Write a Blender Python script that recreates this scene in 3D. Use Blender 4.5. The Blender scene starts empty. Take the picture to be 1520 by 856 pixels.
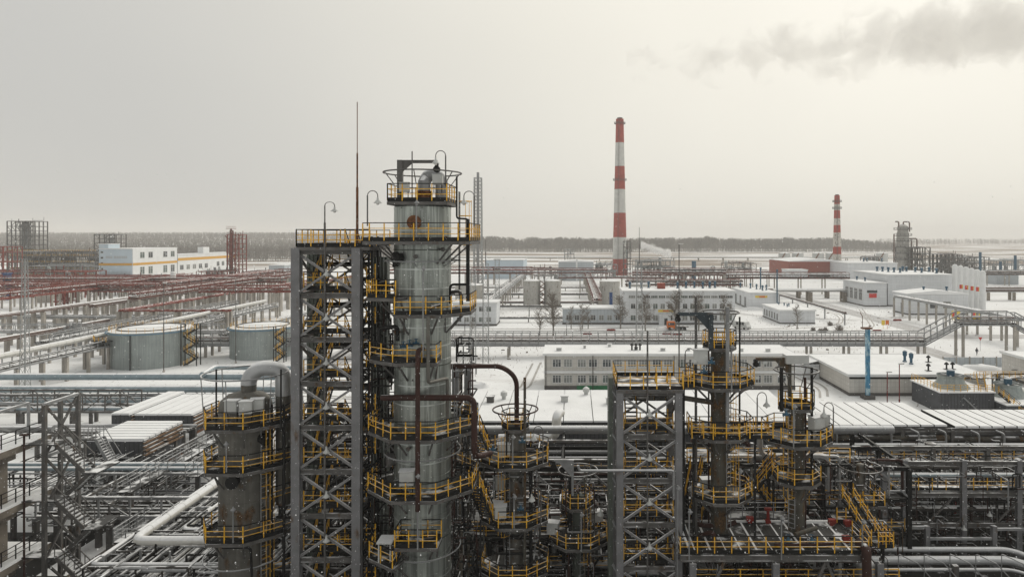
import bpy, bmesh, math, random
from mathutils import Vector, Matrix, noise
random.seed(7)
R = math.radians
scene = bpy.context.scene
col = scene.collection
# ------------------------------------------------------------------ camera, sky, sun, exposure
cam_d = bpy.data.cameras.new('camera')
cam = bpy.data.objects.new('camera', cam_d); col.objects.link(cam)
EYE = 28.0                                   # standing on a high platform
cam.location = (0, 0, EYE); cam.rotation_euler = (R(90), 0, 0)
cam_d.sensor_width = 36; cam_d.lens = 36*1000/1520
cam_d.shift_x = -90/1520; cam_d.shift_y = -76/1520
cam_d.clip_start = 0.5; cam_d.clip_end = 12000
scene.camera = cam
SUN_EL, SUN_AZ = R(38), R(35)                # azimuth from +Y towards +X
sdir = Vector((math.sin(SUN_AZ)*math.cos(SUN_EL), math.cos(SUN_AZ)*math.cos(SUN_EL), math.sin(SUN_EL)))
w = bpy.data.worlds.new('World'); scene.world = w; w.use_nodes = True
nt = w.node_tree; N = nt.nodes; L = nt.links
bg = N['Background']
sky = N.new('ShaderNodeTexSky'); sky.sky_type = 'NISHITA'; sky.sun_disc = False
sky.sun_elevation = SUN_EL; sky.sun_rotation = SUN_AZ; sky.dust_density = 6
tc = N.new('ShaderNodeTexCoord')
dot = N.new('ShaderNodeVectorMath'); dot.operation = 'DOT_PRODUCT'; dot.inputs[1].default_value = sdir
L.new(tc.outputs['Generated'], dot.inputs[0])
mr = N.new('ShaderNodeMapRange'); mr.interpolation_type = 'SMOOTHSTEP'
mr.inputs[1].default_value = 0.30; mr.inputs[2].default_value = 1.0
L.new(dot.outputs['Value'], mr.inputs[0])
cl = N.new('ShaderNodeTexNoise'); cl.inputs['Scale'].default_value = 1.6; cl.inputs['Detail'].default_value = 3
L.new(tc.outputs['Generated'], cl.inputs['Vector'])
cm = N.new('ShaderNodeMapRange'); cm.inputs[1].default_value = .3; cm.inputs[2].default_value = .7; cm.inputs[3].default_value = .96; cm.inputs[4].default_value = 1.04
L.new(cl.outputs['Fac'], cm.inputs[0])
over = N.new('ShaderNodeMix'); over.data_type = 'RGBA'
over.inputs[6].default_value = (.585, .58, .555, 1); over.inputs[7].default_value = (.93, .895, .79, 1)
L.new(mr.outputs[0], over.inputs[0])
mul = N.new('ShaderNodeMix'); mul.data_type = 'RGBA'; mul.blend_type = 'MULTIPLY'; mul.inputs[0].default_value = 1
L.new(over.outputs[2], mul.inputs[6]); L.new(cm.outputs[0], mul.inputs[7])
hs = N.new('ShaderNodeHueSaturation'); hs.inputs['Saturation'].default_value = .2; hs.inputs['Value'].default_value = .1
L.new(sky.outputs[0], hs.inputs['Color'])
mx = N.new('ShaderNodeMix'); mx.data_type = 'RGBA'; mx.inputs[0].default_value = .06
L.new(mul.outputs[2], mx.inputs[6]); L.new(hs.outputs[0], mx.inputs[7])
L.new(mx.outputs[2], bg.inputs[0]); bg.inputs[1].default_value = 1.0
sl = bpy.data.lights.new('sun', 'SUN'); sl.energy = 1.45; sl.angle = R(25); sl.color = (1, .95, .86)
so = bpy.data.objects.new('sun', sl); col.objects.link(so)
so.rotation_euler = (-sdir).to_track_quat('-Z', 'Y').to_euler()
vs = scene.view_settings
vs.view_transform = 'Standard'; vs.look = 'None'; vs.exposure = 0.0; vs.gamma = 1; vs.use_curve_mapping = False
cy = scene.cycles
cy.use_denoising = True
cy.max_bounces = 5; cy.diffuse_bounces = 2; cy.glossy_bounces = 2; cy.transmission_bounces = 2; cy.volume_bounces = 3; cy.transparent_max_bounces = 6
cy.volume_step_rate = 1.0; cy.volume_max_steps = 512

# ------------------------------------------------------------------ materials
SNOW = (.80, .81, .83)
def nd(t, typ, **k):
    n = t.nodes.new(typ)
    for a, b in k.items(): setattr(n, a, b)
    return n
def mat(name, c, rough=.65, metal=0., var=.18, scale=1.5, snow=0., snow_lo=.55, rust=0., rustc=(.085, .048, .022), streak=0., bump=0., brick=None, spec=.3, stripes=None):
    m = bpy.data.materials.new(name); m.use_nodes = True
    t = m.node_tree; n = t.nodes; l = t.links
    b = n['Principled BSDF']; b.inputs['Roughness'].default_value = rough; b.inputs['Metallic'].default_value = metal
    b.inputs['Specular IOR Level'].default_value = spec
    g = nd(t, 'ShaderNodeNewGeometry')
    def noise_(s, det=4, vec=None):
        q = nd(t, 'ShaderNodeTexNoise'); q.inputs['Scale'].default_value = s; q.inputs['Detail'].default_value = det
        l.new(vec or g.outputs['Position'], q.inputs['Vector']); return q.outputs['Fac']
    def rng(v, a, b_, c_=0., d=1.):
        q = nd(t, 'ShaderNodeMapRange'); q.inputs[1].default_value = a; q.inputs[2].default_value = b_; q.inputs[3].default_value = c_; q.inputs[4].default_value = d
        l.new(v, q.inputs[0]); return q.outputs[0]
    def mix(f, a, b_, blend='MIX'):
        q = nd(t, 'ShaderNodeMix', data_type='RGBA', blend_type=blend)
        for sock, v in ((q.inputs[0], f), (q.inputs[6], a), (q.inputs[7], b_)):
            if isinstance(v, (int, float)): sock.default_value = v
            elif isinstance(v, tuple): sock.default_value = (*v, 1)
            else: l.new(v, sock)
        return q.outputs[2]
    def math_(op, a, b_):
        q = nd(t, 'ShaderNodeMath', operation=op)
        for sock, v in zip(q.inputs, (a, b_)):
            if isinstance(v, (int, float)): sock.default_value = v
            else: l.new(v, sock)
        return q.outputs[0]
    c0 = tuple(x*(1-var) for x in c); c1 = tuple(min(1, x*(1+var)) for x in c)
    cc = mix(rng(noise_(scale), .3, .7), c0, c1)
    if streak:
        mp = nd(t, 'ShaderNodeMapping'); mp.inputs['Scale'].default_value = (2.2, 2.2, .09)
        l.new(g.outputs['Position'], mp.inputs['Vector'])
        s = noise_(1.3, 5, mp.outputs[0])
        cc = mix(rng(s, .35, .7, 0, streak), cc, tuple(x*.35 for x in c))
        s2 = noise_(3.1, 4, mp.outputs[0])
        cc = mix(rng(s2, .52, .8, 0, streak), cc, tuple(min(1, x*1.7) for x in c))  # pale upright streaks; on the galvanised shell they are painted highlights
    if brick:
        bw, bh, mort, mc = brick
        sep = nd(t, 'ShaderNodeSeparateXYZ'); l.new(g.outputs['Position'], sep.inputs[0])
        ad = math_('ADD', sep.outputs[0], sep.outputs[1])
        cb = nd(t, 'ShaderNodeCombineXYZ'); l.new(ad, cb.inputs[0]); l.new(sep.outputs[2], cb.inputs[1])
        q = nd(t, 'ShaderNodeTexBrick'); q.offset = 0.0 if bw < 3 else .5
        q.inputs['Scale'].default_value = 1; q.inputs['Brick Width'].default_value = bw; q.inputs['Row Height'].default_value = bh
        q.inputs['Mortar Size'].default_value = mort; q.inputs['Color1'].default_value = (1, 1, 1, 1); q.inputs['Color2'].default_value = (.93, .93, .93, 1)
        q.inputs['Mortar'].default_value = (mc, mc, mc, 1); l.new(cb.outputs[0], q.inputs['Vector'])
        cc = mix(1.0, cc, q.outputs[0], 'MULTIPLY')
    if stripes:
        per, dark = stripes
        sep = nd(t, 'ShaderNodeSeparateXYZ'); l.new(g.outputs['Position'], sep.inputs[0])
        s = math_('SINE', math_('MULTIPLY', sep.outputs[0], 6.283/per), 0)
        cc = mix(rng(s, .55, .8), cc, tuple(x*dark for x in c))
    if rust:
        mp = nd(t, 'ShaderNodeMapping'); mp.inputs['Scale'].default_value = (1, 1, .45); l.new(g.outputs['Position'], mp.inputs['Vector'])
        f = rng(noise_(1.7, 6, mp.outputs[0]), .62-.2*rust, .74-.16*rust)
        cc = mix(f, cc, mix(rng(noise_(9), .3, .7), tuple(x*.5 for x in rustc), tuple(min(1, x*1.8) for x in rustc)))
    if snow:
        sep = nd(t, 'ShaderNodeSeparateXYZ'); l.new(g.outputs['Normal'], sep.inputs[0])
        up = rng(sep.outputs[2], snow_lo, min(.98, snow_lo+.25))
        cover = rng(noise_(.9, 5), .68-.5*snow, .80-.5*snow)
        f = math_('MULTIPLY', up, cover)
        cc = mix(f, cc, mix(rng(noise_(5), .3, .7), (.76, .77, .79), (.86, .87, .88)))
        rr = rng(f, 0, 1, rough, .9); l.new(rr, b.inputs['Roughness'])
        if metal: l.new(rng(f, 0, 1, metal, 0), b.inputs['Metallic'])
    l.new(cc, b.inputs['Base Color'])
    if bump:
        bp = nd(t, 'ShaderNodeBump'); bp.inputs['Strength'].default_value = bump; bp.inputs['Distance'].default_value = .05
        l.new(noise_(scale*4, 5), bp.inputs['Height']); l.new(bp.outputs[0], b.inputs['Normal'])
    return m
M = {}
M['steel'] = mat('grey painted steel', (.110, .106, .102), snow=.46, rust=.12, rustc=(.07, .045, .028), snow_lo=.8, var=.25)
M['steel_lt'] = mat('light grey steel', (.25, .255, .26), snow=.6, snow_lo=.8, rough=.5)
M['steel_dk'] = mat('dark steel', (.009, .009, .009), snow=.16, snow_lo=.85, var=.4)  # near-black colour includes the shade inside the crowded frames
M['black'] = mat('black painted steel', (.006, .006, .006), var=.3)
M['yellow'] = mat('yellow safety paint', (.84, .425, .03), var=.35, scale=5, rust=.22, snow=.5, snow_lo=.8, rough=.5)
M['galv'] = mat('galvanised shell', (.37, .40, .378), metal=.62, rough=.40, streak=.9, var=.15, scale=.45, bump=.55)
M['galv_dk'] = mat('greenish ribbed duct', (.10, .115, .10), metal=.2, rough=.5, streak=.4)
M['shell_rust'] = mat('grey shell with rust', (.15, .145, .13), metal=.3, rust=.3, streak=.4, rough=.6)
M['shell_rusty'] = mat('olive rusty shell', (.085, .08, .066), rust=.6, streak=.4, rough=.7, rustc=(.085, .048, .02))
M['rust'] = mat('rusty steel', (.13, .055, .025), var=.5, scale=4, rough=.85)
M['maroon'] = mat('dark red brown pipe', (.040, .016, .012), var=.3, snow=.3, snow_lo=.85)
M['red'] = mat('red oxide steel', (.20, .040, .026), var=.35, snow=.45, snow_lo=.7)
M['red_rack'] = mat('faded red oxide pipe rack', (.15, .05, .038), var=.4, snow=.5, snow_lo=.75)
M['redpaint'] = mat('red paint', (.24, .028, .02), var=.25)
M['insul'] = mat('aluminium clad pipe', (.27, .275, .28), metal=.35, rough=.45, snow=.8, snow_lo=.45, var=.1)
M['insul_dk'] = mat('weathered pipe cladding', (.062, .057, .052), metal=.3, rough=.5, snow=.55, snow_lo=.6, var=.25)
M['insul_wh'] = mat('white clad pipe', (.62, .61, .57), rough=.5, snow=.9, snow_lo=.3, var=.06)
M['insul_bl'] = mat('bluish clad pipe', (.29, .36, .40), metal=.3, rough=.45, snow=.85, snow_lo=.45, var=.12)
M['brown_pipe'] = mat('brown pipe', (.12, .075, .06), var=.3, snow=.8, snow_lo=.6)
M['deck'] = mat('open grating deck', (.020, .020, .019), snow=.24, snow_lo=.8, var=.4, scale=2, stripes=(.28, .35))
M['plate'] = mat('snow dusted deck plate', (.055, .055, .055), snow=.45, snow_lo=.8, var=.3)
M['concrete'] = mat('weathered concrete', (.24, .21, .175), var=.25, scale=.8, snow=.9, snow_lo=.75, bump=.3)
M['concrete_lt'] = mat('pale concrete post', (.36, .335, .30), var=.2, scale=.5)
M['snow'] = mat('snow cover', (.83, .84, .85), rough=.95, var=.05, scale=.35, bump=.3)
M['white_wall'] = mat('white wall panels', (.72, .74, .76), var=.04, scale=.3, brick=(6, 1.2, .03, .74), streak=.16, snow=.95, snow_lo=.8)
M['white_plain'] = mat('white painted metal', (.74, .75, .75), var=.05, scale=.4, snow=.9, snow_lo=.8)
M['tile'] = mat('white wall tiles', (.62, .60, .56), var=.05, scale=.3, brick=(.8, .8, .03, .72), streak=.16, snow=.95, snow_lo=.8)
M['bluish_wall'] = mat('pale blue cladding', (.52, .61, .68), var=.04, scale=.3)
M['grey_wall'] = mat('pale grey cladding', (.46, .50, .53), var=.06, scale=.3, stripes=(1.1, .88), snow=.95, snow_lo=.8)
M['dark_wall'] = mat('dark corrugated cladding', (.075, .078, .085), var=.2, stripes=(.5, .7), snow=.9, snow_lo=.8)
M['plinth'] = mat('dark plinth', (.10, .095, .09), var=.2)
M['brick'] = mat('red brick', (.30, .075, .05), var=.2, brick=(.9, .3, .03, .8))
M['stone'] = mat('brown block wall', (.15, .105, .07), var=.3, brick=(1.2, .6, .04, .6), snow=.9, snow_lo=.8)
M['glass2'] = mat('window glass with pale blind', (.22, .23, .22), rough=.25, var=.3, scale=.6, spec=.5)
M['glass3'] = mat('greenish window glass', (.09, .12, .11), rough=.12, var=.4, scale=.6, spec=.6)
M['glass'] = mat('window glass', (.045, .055, .06), rough=.08, var=.5, scale=.6, spec=.6)
M['frame_w'] = mat('white window frame', (.7, .7, .69), var=.05)
M['orange_band'] = mat('ochre stripe', (.62, .33, .05), var=.05)
M['blue'] = mat('blue paint', (.035, .095, .15), var=.25, snow=.6, snow_lo=.8)
M['blue_pole'] = mat('chipped blue paint', (.06, .22, .36), var=.3, scale=3, rust=.75, rustc=(.36, .50, .56), snow=.5, snow_lo=.8)
M['blue_dk'] = mat('deep blue paint', (.02, .06, .18), var=.2)
M['tank'] = mat('galvanised tank wall', (.33, .37, .365), metal=.3, rough=.45, streak=.35, var=.1, scale=.4)
M['tank_old'] = mat('old tank wall', (.46, .45, .42), rust=.15, streak=.35, var=.1, scale=.4, snow=.9, snow_lo=.8)
M['tank_blue'] = mat('blue rim pipe', (.12, .22, .31), var=.15)
M['cabinet'] = mat('grey cabinet', (.50, .51, .50), var=.08, snow=.9, snow_lo=.8, rough=.4)
M['chim_red'] = mat('chimney red', (.36, .062, .042), var=.16, scale=.4, brick=(2.2, 1.0, .06, .85))
M['chim_white'] = mat('chimney white', (.60, .60, .57), var=.08, scale=.4, brick=(2.2, 1.0, .06, .85))
M['chim_white2'] = mat('chimney stained white', (.60, .57, .52), var=.12, scale=.4, rust=.35, streak=.4)
M['lattice'] = mat('galvanised lattice', (.32, .33, .33), var=.15, metal=.2)
M['bark'] = mat('birch bark', (.20, .185, .165), var=.4, scale=3)
M['twig'] = mat('bare twigs', (.16, .135, .11), var=.3, scale=2)
M['forest_near'] = mat('bare forest', (.17, .155, .138), var=.35, scale=.05)
M['bush'] = mat('bush twigs', (.17, .14, .11), var=.3, snow=.5, snow_lo=.3)
M['van_white'] = mat('white car paint', (.55, .56, .55), rough=.3, spec=.5, snow=.6, snow_lo=.8)
M['orange'] = mat('orange paint', (.62, .16, .03), var=.1)
M['sign_y'] = mat('yellow sign face', (.75, .55, .08), var=.1)
M['sign_r'] = mat('red sign face', (.62, .06, .05), var=.1)
M['tyre'] = mat('tyre rubber', (.02, .02, .02))
M['lampglass'] = mat('lamp glass', (.7, .7, .68), rough=.2)
M['bluegrey'] = mat('blue grey paint', (.045, .058, .068))
M['tan'] = mat('tan weathered slats', (.20, .125, .075), var=.35, scale=2, snow=.5, snow_lo=.8)
M['brace'] = mat('bracing steel', (.21, .208, .21), snow=.8, snow_lo=.5, rough=.5)
M['galv_lt'] = mat('bright strap steel', (.5, .53, .52), metal=.7, rough=.4)
M['post_grey'] = mat('pale grey painted post', (.185, .185, .192), snow=.5, snow_lo=.8, var=.14, rough=.5, rust=.05, rustc=(.09, .06, .04))
M['mid_grey'] = mat('mid grey steel', (.13, .13, .13), snow=.5, snow_lo=.8, var=.25)
M['silver'] = mat('silver clad pipe', (.42, .43, .44), metal=.4, rough=.4, snow=.8, snow_lo=.5, var=.1)
M['cloth'] = mat('dark work clothes', (.04, .045, .06))
M['skin'] = mat('skin', (.45, .27, .2))

# ------------------------------------------------------------------ geometry helpers
def P(px, py, D): return Vector(((px-850)/1000*D, D, EYE-(py-352)/1000*D))    # surveyed point: bearing, drop and distance
def X(px, D): return (px-850)/1000*D
def Zy(py, D): return EYE-(py-352)/1000*D
class MB:
    def __init__(s): s.v = []; s.f = []
    def box(s, cx, cy_, cz, sx, sy, sz):
        b = len(s.v); hx, hy, hz = sx/2, sy/2, sz/2
        s.v += [(cx+i*hx, cy_+j*hy, cz+k*hz) for i in (-1, 1) for j in (-1, 1) for k in (-1, 1)]
        s.f += [tuple(b+i for i in q) for q in ((0, 1, 3, 2), (4, 6, 7, 5), (0, 4, 5, 1), (2, 3, 7, 6), (0, 2, 6, 4), (1, 5, 7, 3))]
        return s
    def b2(s, x0, x1, y0, y1, z0, z1): return s.box((x0+x1)/2, (y0+y1)/2, (z0+z1)/2, abs(x1-x0), abs(y1-y0), abs(z1-z0))
    def bar(s, p, q, w_, h=None):
        p = Vector(p); q = Vector(q); h = h or w_
        d = (q-p)
        if d.length < 1e-6: return s
        d.normalize(); u = Vector((0, 0, 1)) if abs(d.z) < .95 else Vector((0, 1, 0))
        a = d.cross(u).normalized()*w_/2; c = a.cross(d).normalized()*h/2
        b = len(s.v)
        for e in (p, q):
            for k in (-a-c, a-c, a+c, -a+c): s.v.append(tuple(e+k))
        s.f += [(b, b+3, b+2, b+1), (b+4, b+5, b+6, b+7)] + [(b+i, b+(i+1) % 4, b+4+(i+1) % 4, b+4+i) for i in range(4)]
        return s
    def tube(s, pts, r, n=8, closed=False):
        pts = [Vector(p) for p in pts]; m = len(pts); b = len(s.v)
        prev = None
        for i, p in enumerate(pts):
            if closed: d = (pts[(i+1) % m]-pts[i-1])
            else: d = pts[min(i+1, m-1)]-pts[max(i-1, 0)]
            d.normalize()
            if prev is None:
                u = Vector((0, 0, 1)) if abs(d.z) < .9 else Vector((0, 1, 0)); a = d.cross(u).normalized()
            else:
                a = (prev-d*prev.dot(d))
                a = a.normalized() if a.length > 1e-4 else d.orthogonal().normalized()
            prev = a; c = d.cross(a)
            for k in range(n):
                t = 2*math.pi*k/n; s.v.append(tuple(p+(a*math.cos(t)+c*math.sin(t))*r))
        for i in range(m if closed else m-1):
            j = (i+1) % m
            for k in range(n): s.f.append((b+i*n+k, b+i*n+(k+1) % n, b+j*n+(k+1) % n, b+j*n+k))
        if not closed: s.f += [tuple(b+k for k in range(n-1, -1, -1)), tuple(b+(m-1)*n+k for k in range(n))]
        return s
    def lathe(s, cx, cy_, prof, n=24, cap=True):
        b = len(s.v)
        for r, z in prof:
            for k in range(n): t = 2*math.pi*k/n; s.v.append((cx+r*math.cos(t), cy_+r*math.sin(t), z))
        for i in range(len(prof)-1):
            for k in range(n): s.f.append((b+i*n+k, b+i*n+(k+1) % n, b+(i+1)*n+(k+1) % n, b+(i+1)*n+k))
        if cap: s.f += [tuple(b+k for k in range(n-1, -1, -1)), tuple(b+(len(prof)-1)*n+k for k in range(n))]
        return s
    def prism(s, poly, z0, z1):
        b = len(s.v); n = len(poly)
        s.v += [(p[0], p[1], z0) for p in poly] + [(p[0], p[1], z1) for p in poly]
        s.f += [tuple(b+i for i in range(n-1, -1, -1)), tuple(b+n+i for i in range(n))] + [(b+i, b+(i+1) % n, b+n+(i+1) % n, b+n+i) for i in range(n)]
        return s
    def ring(s, cx, cy_, z, r, t, n=32): return s.tube([(cx+r*math.cos(2*math.pi*k/n), cy_+r*math.sin(2*math.pi*k/n), z) for k in range(n)], t, 6, True)
    def tri(s, a, b_, c): k = len(s.v); s.v += [tuple(a), tuple(b_), tuple(c)]; s.f.append((k, k+1, k+2)); return s
    def build(s, name, m, parent=None, smooth=False, **tagk):
        me = bpy.data.meshes.new(name); me.from_pydata(s.v, [], s.f); me.update()
        me.materials.append(M[m] if isinstance(m, str) else m)
        if smooth:
            me.shade_smooth(); me.set_sharp_from_angle(angle=R(38))
        o = bpy.data.objects.new(name, me); col.objects.link(o); attach(o, parent)
        if tagk: tag(o, **tagk)
        return o
def attach(o, parent):
    if parent is not None:
        o.parent = parent
        if parent.type == 'EMPTY': o.matrix_parent_inverse = Matrix.Translation(-parent.location)
def tag(o, label=None, cat=None, group=None, kind=None):
    if label: o['label'] = label
    if cat: o['category'] = cat
    if group: o['group'] = group
    if kind: o['kind'] = kind
    return o
def thing(name, label, cat, loc=(0, 0, 0), group=None):
    o = bpy.data.objects.new(name, None); col.objects.link(o); o.location = loc; o.empty_display_size = .5
    return tag(o, label, cat, group)
_unit = {}
def unit(m, kind='box'):
    k = (m, kind)
    if k not in _unit:
        b = MB()
        if kind == 'box': b.box(0, 0, 0, 1, 1, 1)
        elif kind == 'i':                                   # H section along X
            b.box(0, 0, .42, 1, 1, .16); b.box(0, 0, -.42, 1, 1, .16); b.box(0, 0, 0, 1, .14, .68)
        elif kind == 'c':                                   # round bar along X
            b.tube([(-.5, 0, 0), (.5, 0, 0)], .5, 8)
        me = bpy.data.meshes.new(kind+'_section'); me.from_pydata(b.v, [], b.f); me.materials.append(M[m]); me.update()
        if kind == 'c': me.shade_smooth(); me.set_sharp_from_angle(angle=R(50))
        _unit[k] = me
    return _unit[k]
def beam(name, p, q, w_, m, parent, h=None, kind='box', up=None):
    p = Vector(p); q = Vector(q); d = q-p; ln = d.length; x = d.normalized()
    u = Vector(up) if up else (Vector((0, 0, 1)) if abs(x.z) < .95 else Vector((0, 1, 0)))
    y = u.cross(x).normalized(); z = x.cross(y)
    h = h or w_
    mw = Matrix(((x.x*ln, y.x*w_, z.x*h, (p.x+q.x)/2), (x.y*ln, y.y*w_, z.y*h, (p.y+q.y)/2), (x.z*ln, y.z*w_, z.z*h, (p.z+q.z)/2), (0, 0, 0, 1)))
    o = bpy.data.objects.new(name, unit(m, kind)); col.objects.link(o)
    o.parent = parent
    if parent is not None and parent.type == 'EMPTY': o.matrix_basis = Matrix.Translation(-parent.location) @ mw
    else: o.matrix_basis = mw
    return o
def rounded(pts, r, k=5):
    pts = [Vector(p) for p in pts]; out = [pts[0]]
    for i in range(1, len(pts)-1):
        a, b, c = pts[i-1], pts[i], pts[i+1]
        d1 = (a-b); d2 = (c-b); rr = min(r, d1.length*.49, d2.length*.49)
        s_ = b+d1.normalized()*rr; e = b+d2.normalized()*rr
        for j in range(k+1):
            t = j/k; out.append(s_*(1-t)**2+b*2*t*(1-t)+e*t*t)
    out.append(pts[-1]); return out
def pipe(name, pts, r, m, parent=None, bend=None, n=10, flanges=0, **k):
    b = MB(); pts = rounded(pts, bend or r*3)
    b.tube(pts, r, n)
    if r >= .13 and pts[0].y < 112:                        # straps of the cladding
        for p, q in zip(pts, pts[1:]):
            ln = (q-p).length
            if ln > 3:
                d = (q-p)/ln; m_ = int(ln/2.1)
                for i in range(m_): c = p+d*(ln*(i+.5)/m_); b.tube([c-d*.05, c+d*.05], r*1.05, n)
    for i in range(flanges):
        a, c = pts[0], pts[1] if len(pts) == 2 else pts[0]
        p = pts[0].lerp(pts[-1], (i+.5)/flanges) if len(pts) == 2 else None
        if p is not None: d = (pts[1]-pts[0]).normalized(); b.tube([p-d*.06, p+d*.06], r*1.12, n)
    return b.build(name, m, parent, True, **k)
def copy_tree(o, loc=None, rz=None, parent=None, scale=None):
    c = o.copy(); col.objects.link(c); c.parent = parent
    if loc is not None: c.location = loc
    if rz is not None: c.rotation_euler = (0, 0, rz)
    if scale is not None: c.scale = scale if hasattr(scale, '__len__') else (scale,)*3
    for ch in list(o.children): copy_tree(ch, parent=c)
    return c
def first_or_copy(store, key, make, loc, rz=0, scale=None, label=None, group=None):
    if key not in store: o = store[key] = make()
    else: o = copy_tree(store[key])
    o.location = loc; o.rotation_euler = (0, 0, rz)
    if scale is not None: o.scale = scale if hasattr(scale, '__len__') else (scale,)*3
    if label: o['label'] = label
    if group: o['group'] = group
    return o
ORD = ['first', 'second', 'third', 'fourth', 'fifth', 'sixth', 'seventh', 'eighth', 'ninth', 'tenth', 'eleventh', 'twelfth', 'thirteenth', 'fourteenth', 'fifteenth', 'sixteenth', 'seventeenth', 'eighteenth']
def railing(parent, pts, h=1.1, m='yellow', top='black', toe=True, sp=1.0, closed=False, r=.03, prefix=''):
    """posts and two knee rails in yellow, a dark hand rail, a black toe board"""
    b = MB(); t = MB(); k = MB()
    pts = [Vector(p) for p in pts]
    seq = list(zip(pts, pts[1:]+pts[:1])) if closed else list(zip(pts, pts[1:]))
    for i, (p, q) in enumerate(seq):
        n = max(1, round((q-p).length/sp))
        for j in range(n+1):
            if j == 0 and i > 0: continue
            a = p.lerp(q, j/n); b.bar(a, a+Vector((0, 0, h-.02)), r*2.1)
        for z in (.42, .76): b.bar(p+Vector((0, 0, z*h/1.1)), q+Vector((0, 0, z*h/1.1)), r*1.3)
        t.bar(p+Vector((0, 0, h)), q+Vector((0, 0, h)), r*1.8)
        if toe: k.bar(p+Vector((0, 0, .10)), q+Vector((0, 0, .10)), .03, .22)
    b.build('railing', m, parent); t.build('handrail', top, parent)
    if toe: k.build('toe_board', 'black', parent)
# ------------------------------------------------------------------ the setting: ground, yard, roads
def hill(x, y):
    h = 0.0
    if y > 700:
        t = min(1, (y-700)/1500); t = t*t*(3-2*t)
        lx = max(0, min(1, (-x-120)/700))
        h += 26*t*lx + 3*t
    return h
def ground_mat():
    m = mat('snowy ground', (.83, .84, .85), rough=.95, var=.06, scale=.03, bump=.2)
    t = m.node_tree; l = t.links; b = t.nodes['Principled BSDF']
    src = b.inputs['Base Color'].links[0].from_socket
    g = nd(t, 'ShaderNodeNewGeometry')
    def nz(s, sc, det=5):
        mp = nd(t, 'ShaderNodeMapping'); mp.inputs['Scale'].default_value = sc; l.new(g.outputs['Position'], mp.inputs[0])
        q = nd(t, 'ShaderNodeTexNoise'); q.inputs['Scale'].default_value = s; q.inputs['Detail'].default_value = det; l.new(mp.outputs[0], q.inputs[0]); return q.outputs['Fac']
    def rg(v, a, c_, d=0, e=1):
        q = nd(t, 'ShaderNodeMapRange'); q.inputs[1].default_value = a; q.inputs[2].default_value = c_; q.inputs[3].default_value = d; q.inputs[4].default_value = e; l.new(v, q.inputs[0]); return q.outputs[0]
    def mixc(f, a, c_):
        q = nd(t, 'ShaderNodeMix', data_type='RGBA'); l.new(f, q.inputs[0]); l.new(a, q.inputs[6])
        q.inputs[7].default_value = (*c_, 1); return q.outputs[2]
    c = mixc(rg(nz(.12, (.35, 1, 1)), .52, .68, 0, .26), src, (.36, .33, .30))
    c = mixc(rg(nz(.9, (1, 1, 1)), .62, .70, 0, .5), c, (.17, .14, .11))
    sep = nd(t, 'ShaderNodeSeparateXYZ'); l.new(g.outputs['Position'], sep.inputs[0])
    far = rg(sep.outputs[1], 560, 700); fn = rg(nz(.02, (.25, 1, 1)), .45, .55)
    q = nd(t, 'ShaderNodeMath', operation='MULTIPLY'); l.new(far, q.inputs[0]); l.new(fn, q.inputs[1])
    c = mixc(q.outputs[0], c, (.22, .17, .13))
    l.new(c, b.inputs['Base Color']); return m
M['ground'] = ground_mat()
def sheet(name, x0, x1, y0, y1, z, m, nx=1, ny=1, fn=None, **k):
    b = MB()
    for j in range(ny+1):
        for i in range(nx+1):
            x = x0+(x1-x0)*i/nx; y = y0+(y1-y0)*j/ny
            b.v.append((x, y, z+(fn(x, y) if fn else 0)))
    for j in range(ny):
        for i in range(nx): a = j*(nx+1)+i; b.f.append((a, a+1, a+nx+2, a+nx+1))
    return b.build(name, m, **k)
sheet('ground', -5000, 5000, -300, 7000, 0, 'ground', 100, 73, hill, kind='structure')
M['yard'] = mat('dirty wet shaded yard', (.015, .0145, .0135), var=.5, scale=.2, rough=.7, snow=.16, snow_lo=.5)  # dirty ground; the near-black colour also holds shade under decks and racks
sheet('yard', -47, 110, 12, 77, .012, 'yard', kind='structure'); sheet('yard', -75, -47, 12, 64, .012, 'yard', kind='structure'); sheet('yard', 20, 110, 77, 97, .012, 'yard', kind='structure')
M['road'] = mat('snow packed road', (.52, .52, .53), var=.12, scale=.15, rough=.9)
M['track'] = mat('wheel track', (.40, .385, .37), var=.15, scale=.3)
def road(x0, x1, y0, y1, z=.008):
    sheet('road', x0, x1, y0, y1, z, 'road', kind='structure')
    if abs(x1-x0) > abs(y1-y0):
        for f in (.2, .32, .62, .75): yy = y0+(y1-y0)*f; sheet('wheel_track', x0, x1, yy-.22, yy+.22, z+.006, 'track', kind='structure')
    else:
        for f in (.2, .35, .62, .78): xx = x0+(x1-x0)*f; sheet('wheel_track', xx-.22, xx+.22, y0, y1, z+.006, 'track', kind='structure')
road(-70, 260, 186, 194); road(100, 108, 194.5, 340, .012); road(84, 91, 120, 185.5, .012); road(24, 300, 340.5, 348); road(-58, -50, 100, 185.5, .014)
random.seed(3)
for i in range(9):                                   # banks of shovelled snow
    x, y, l_ = [(-26, 128, 7), (-18, 126, 5), (60, 150, 9), (86, 143, 10), (98, 141, 12), (20, 176, 14), (-30, 181, 12), (70, 262, 9), (30, 205, 10)][i]
    b = MB(); n = 12
    for j in range(5):
        for k in range(n):
            t = 2*math.pi*k/n; rr = math.cos(j/4*math.pi/2); q = 1+.3*noise.noise(Vector((k*.9, j, i*3.7)))
            b.v.append((x+l_*.5*rr*math.cos(t)*q, y+1.6*rr*math.sin(t)*q, -.05+1.1*math.sin(j/4*math.pi/2)*q))
    for j in range(4):
        for k in range(n): b.f.append((j*n+k, j*n+(k+1) % n, (j+1)*n+(k+1) % n, (j+1)*n+k))
    b.build('snow_bank', 'snow', None, True, kind='structure')
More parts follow.
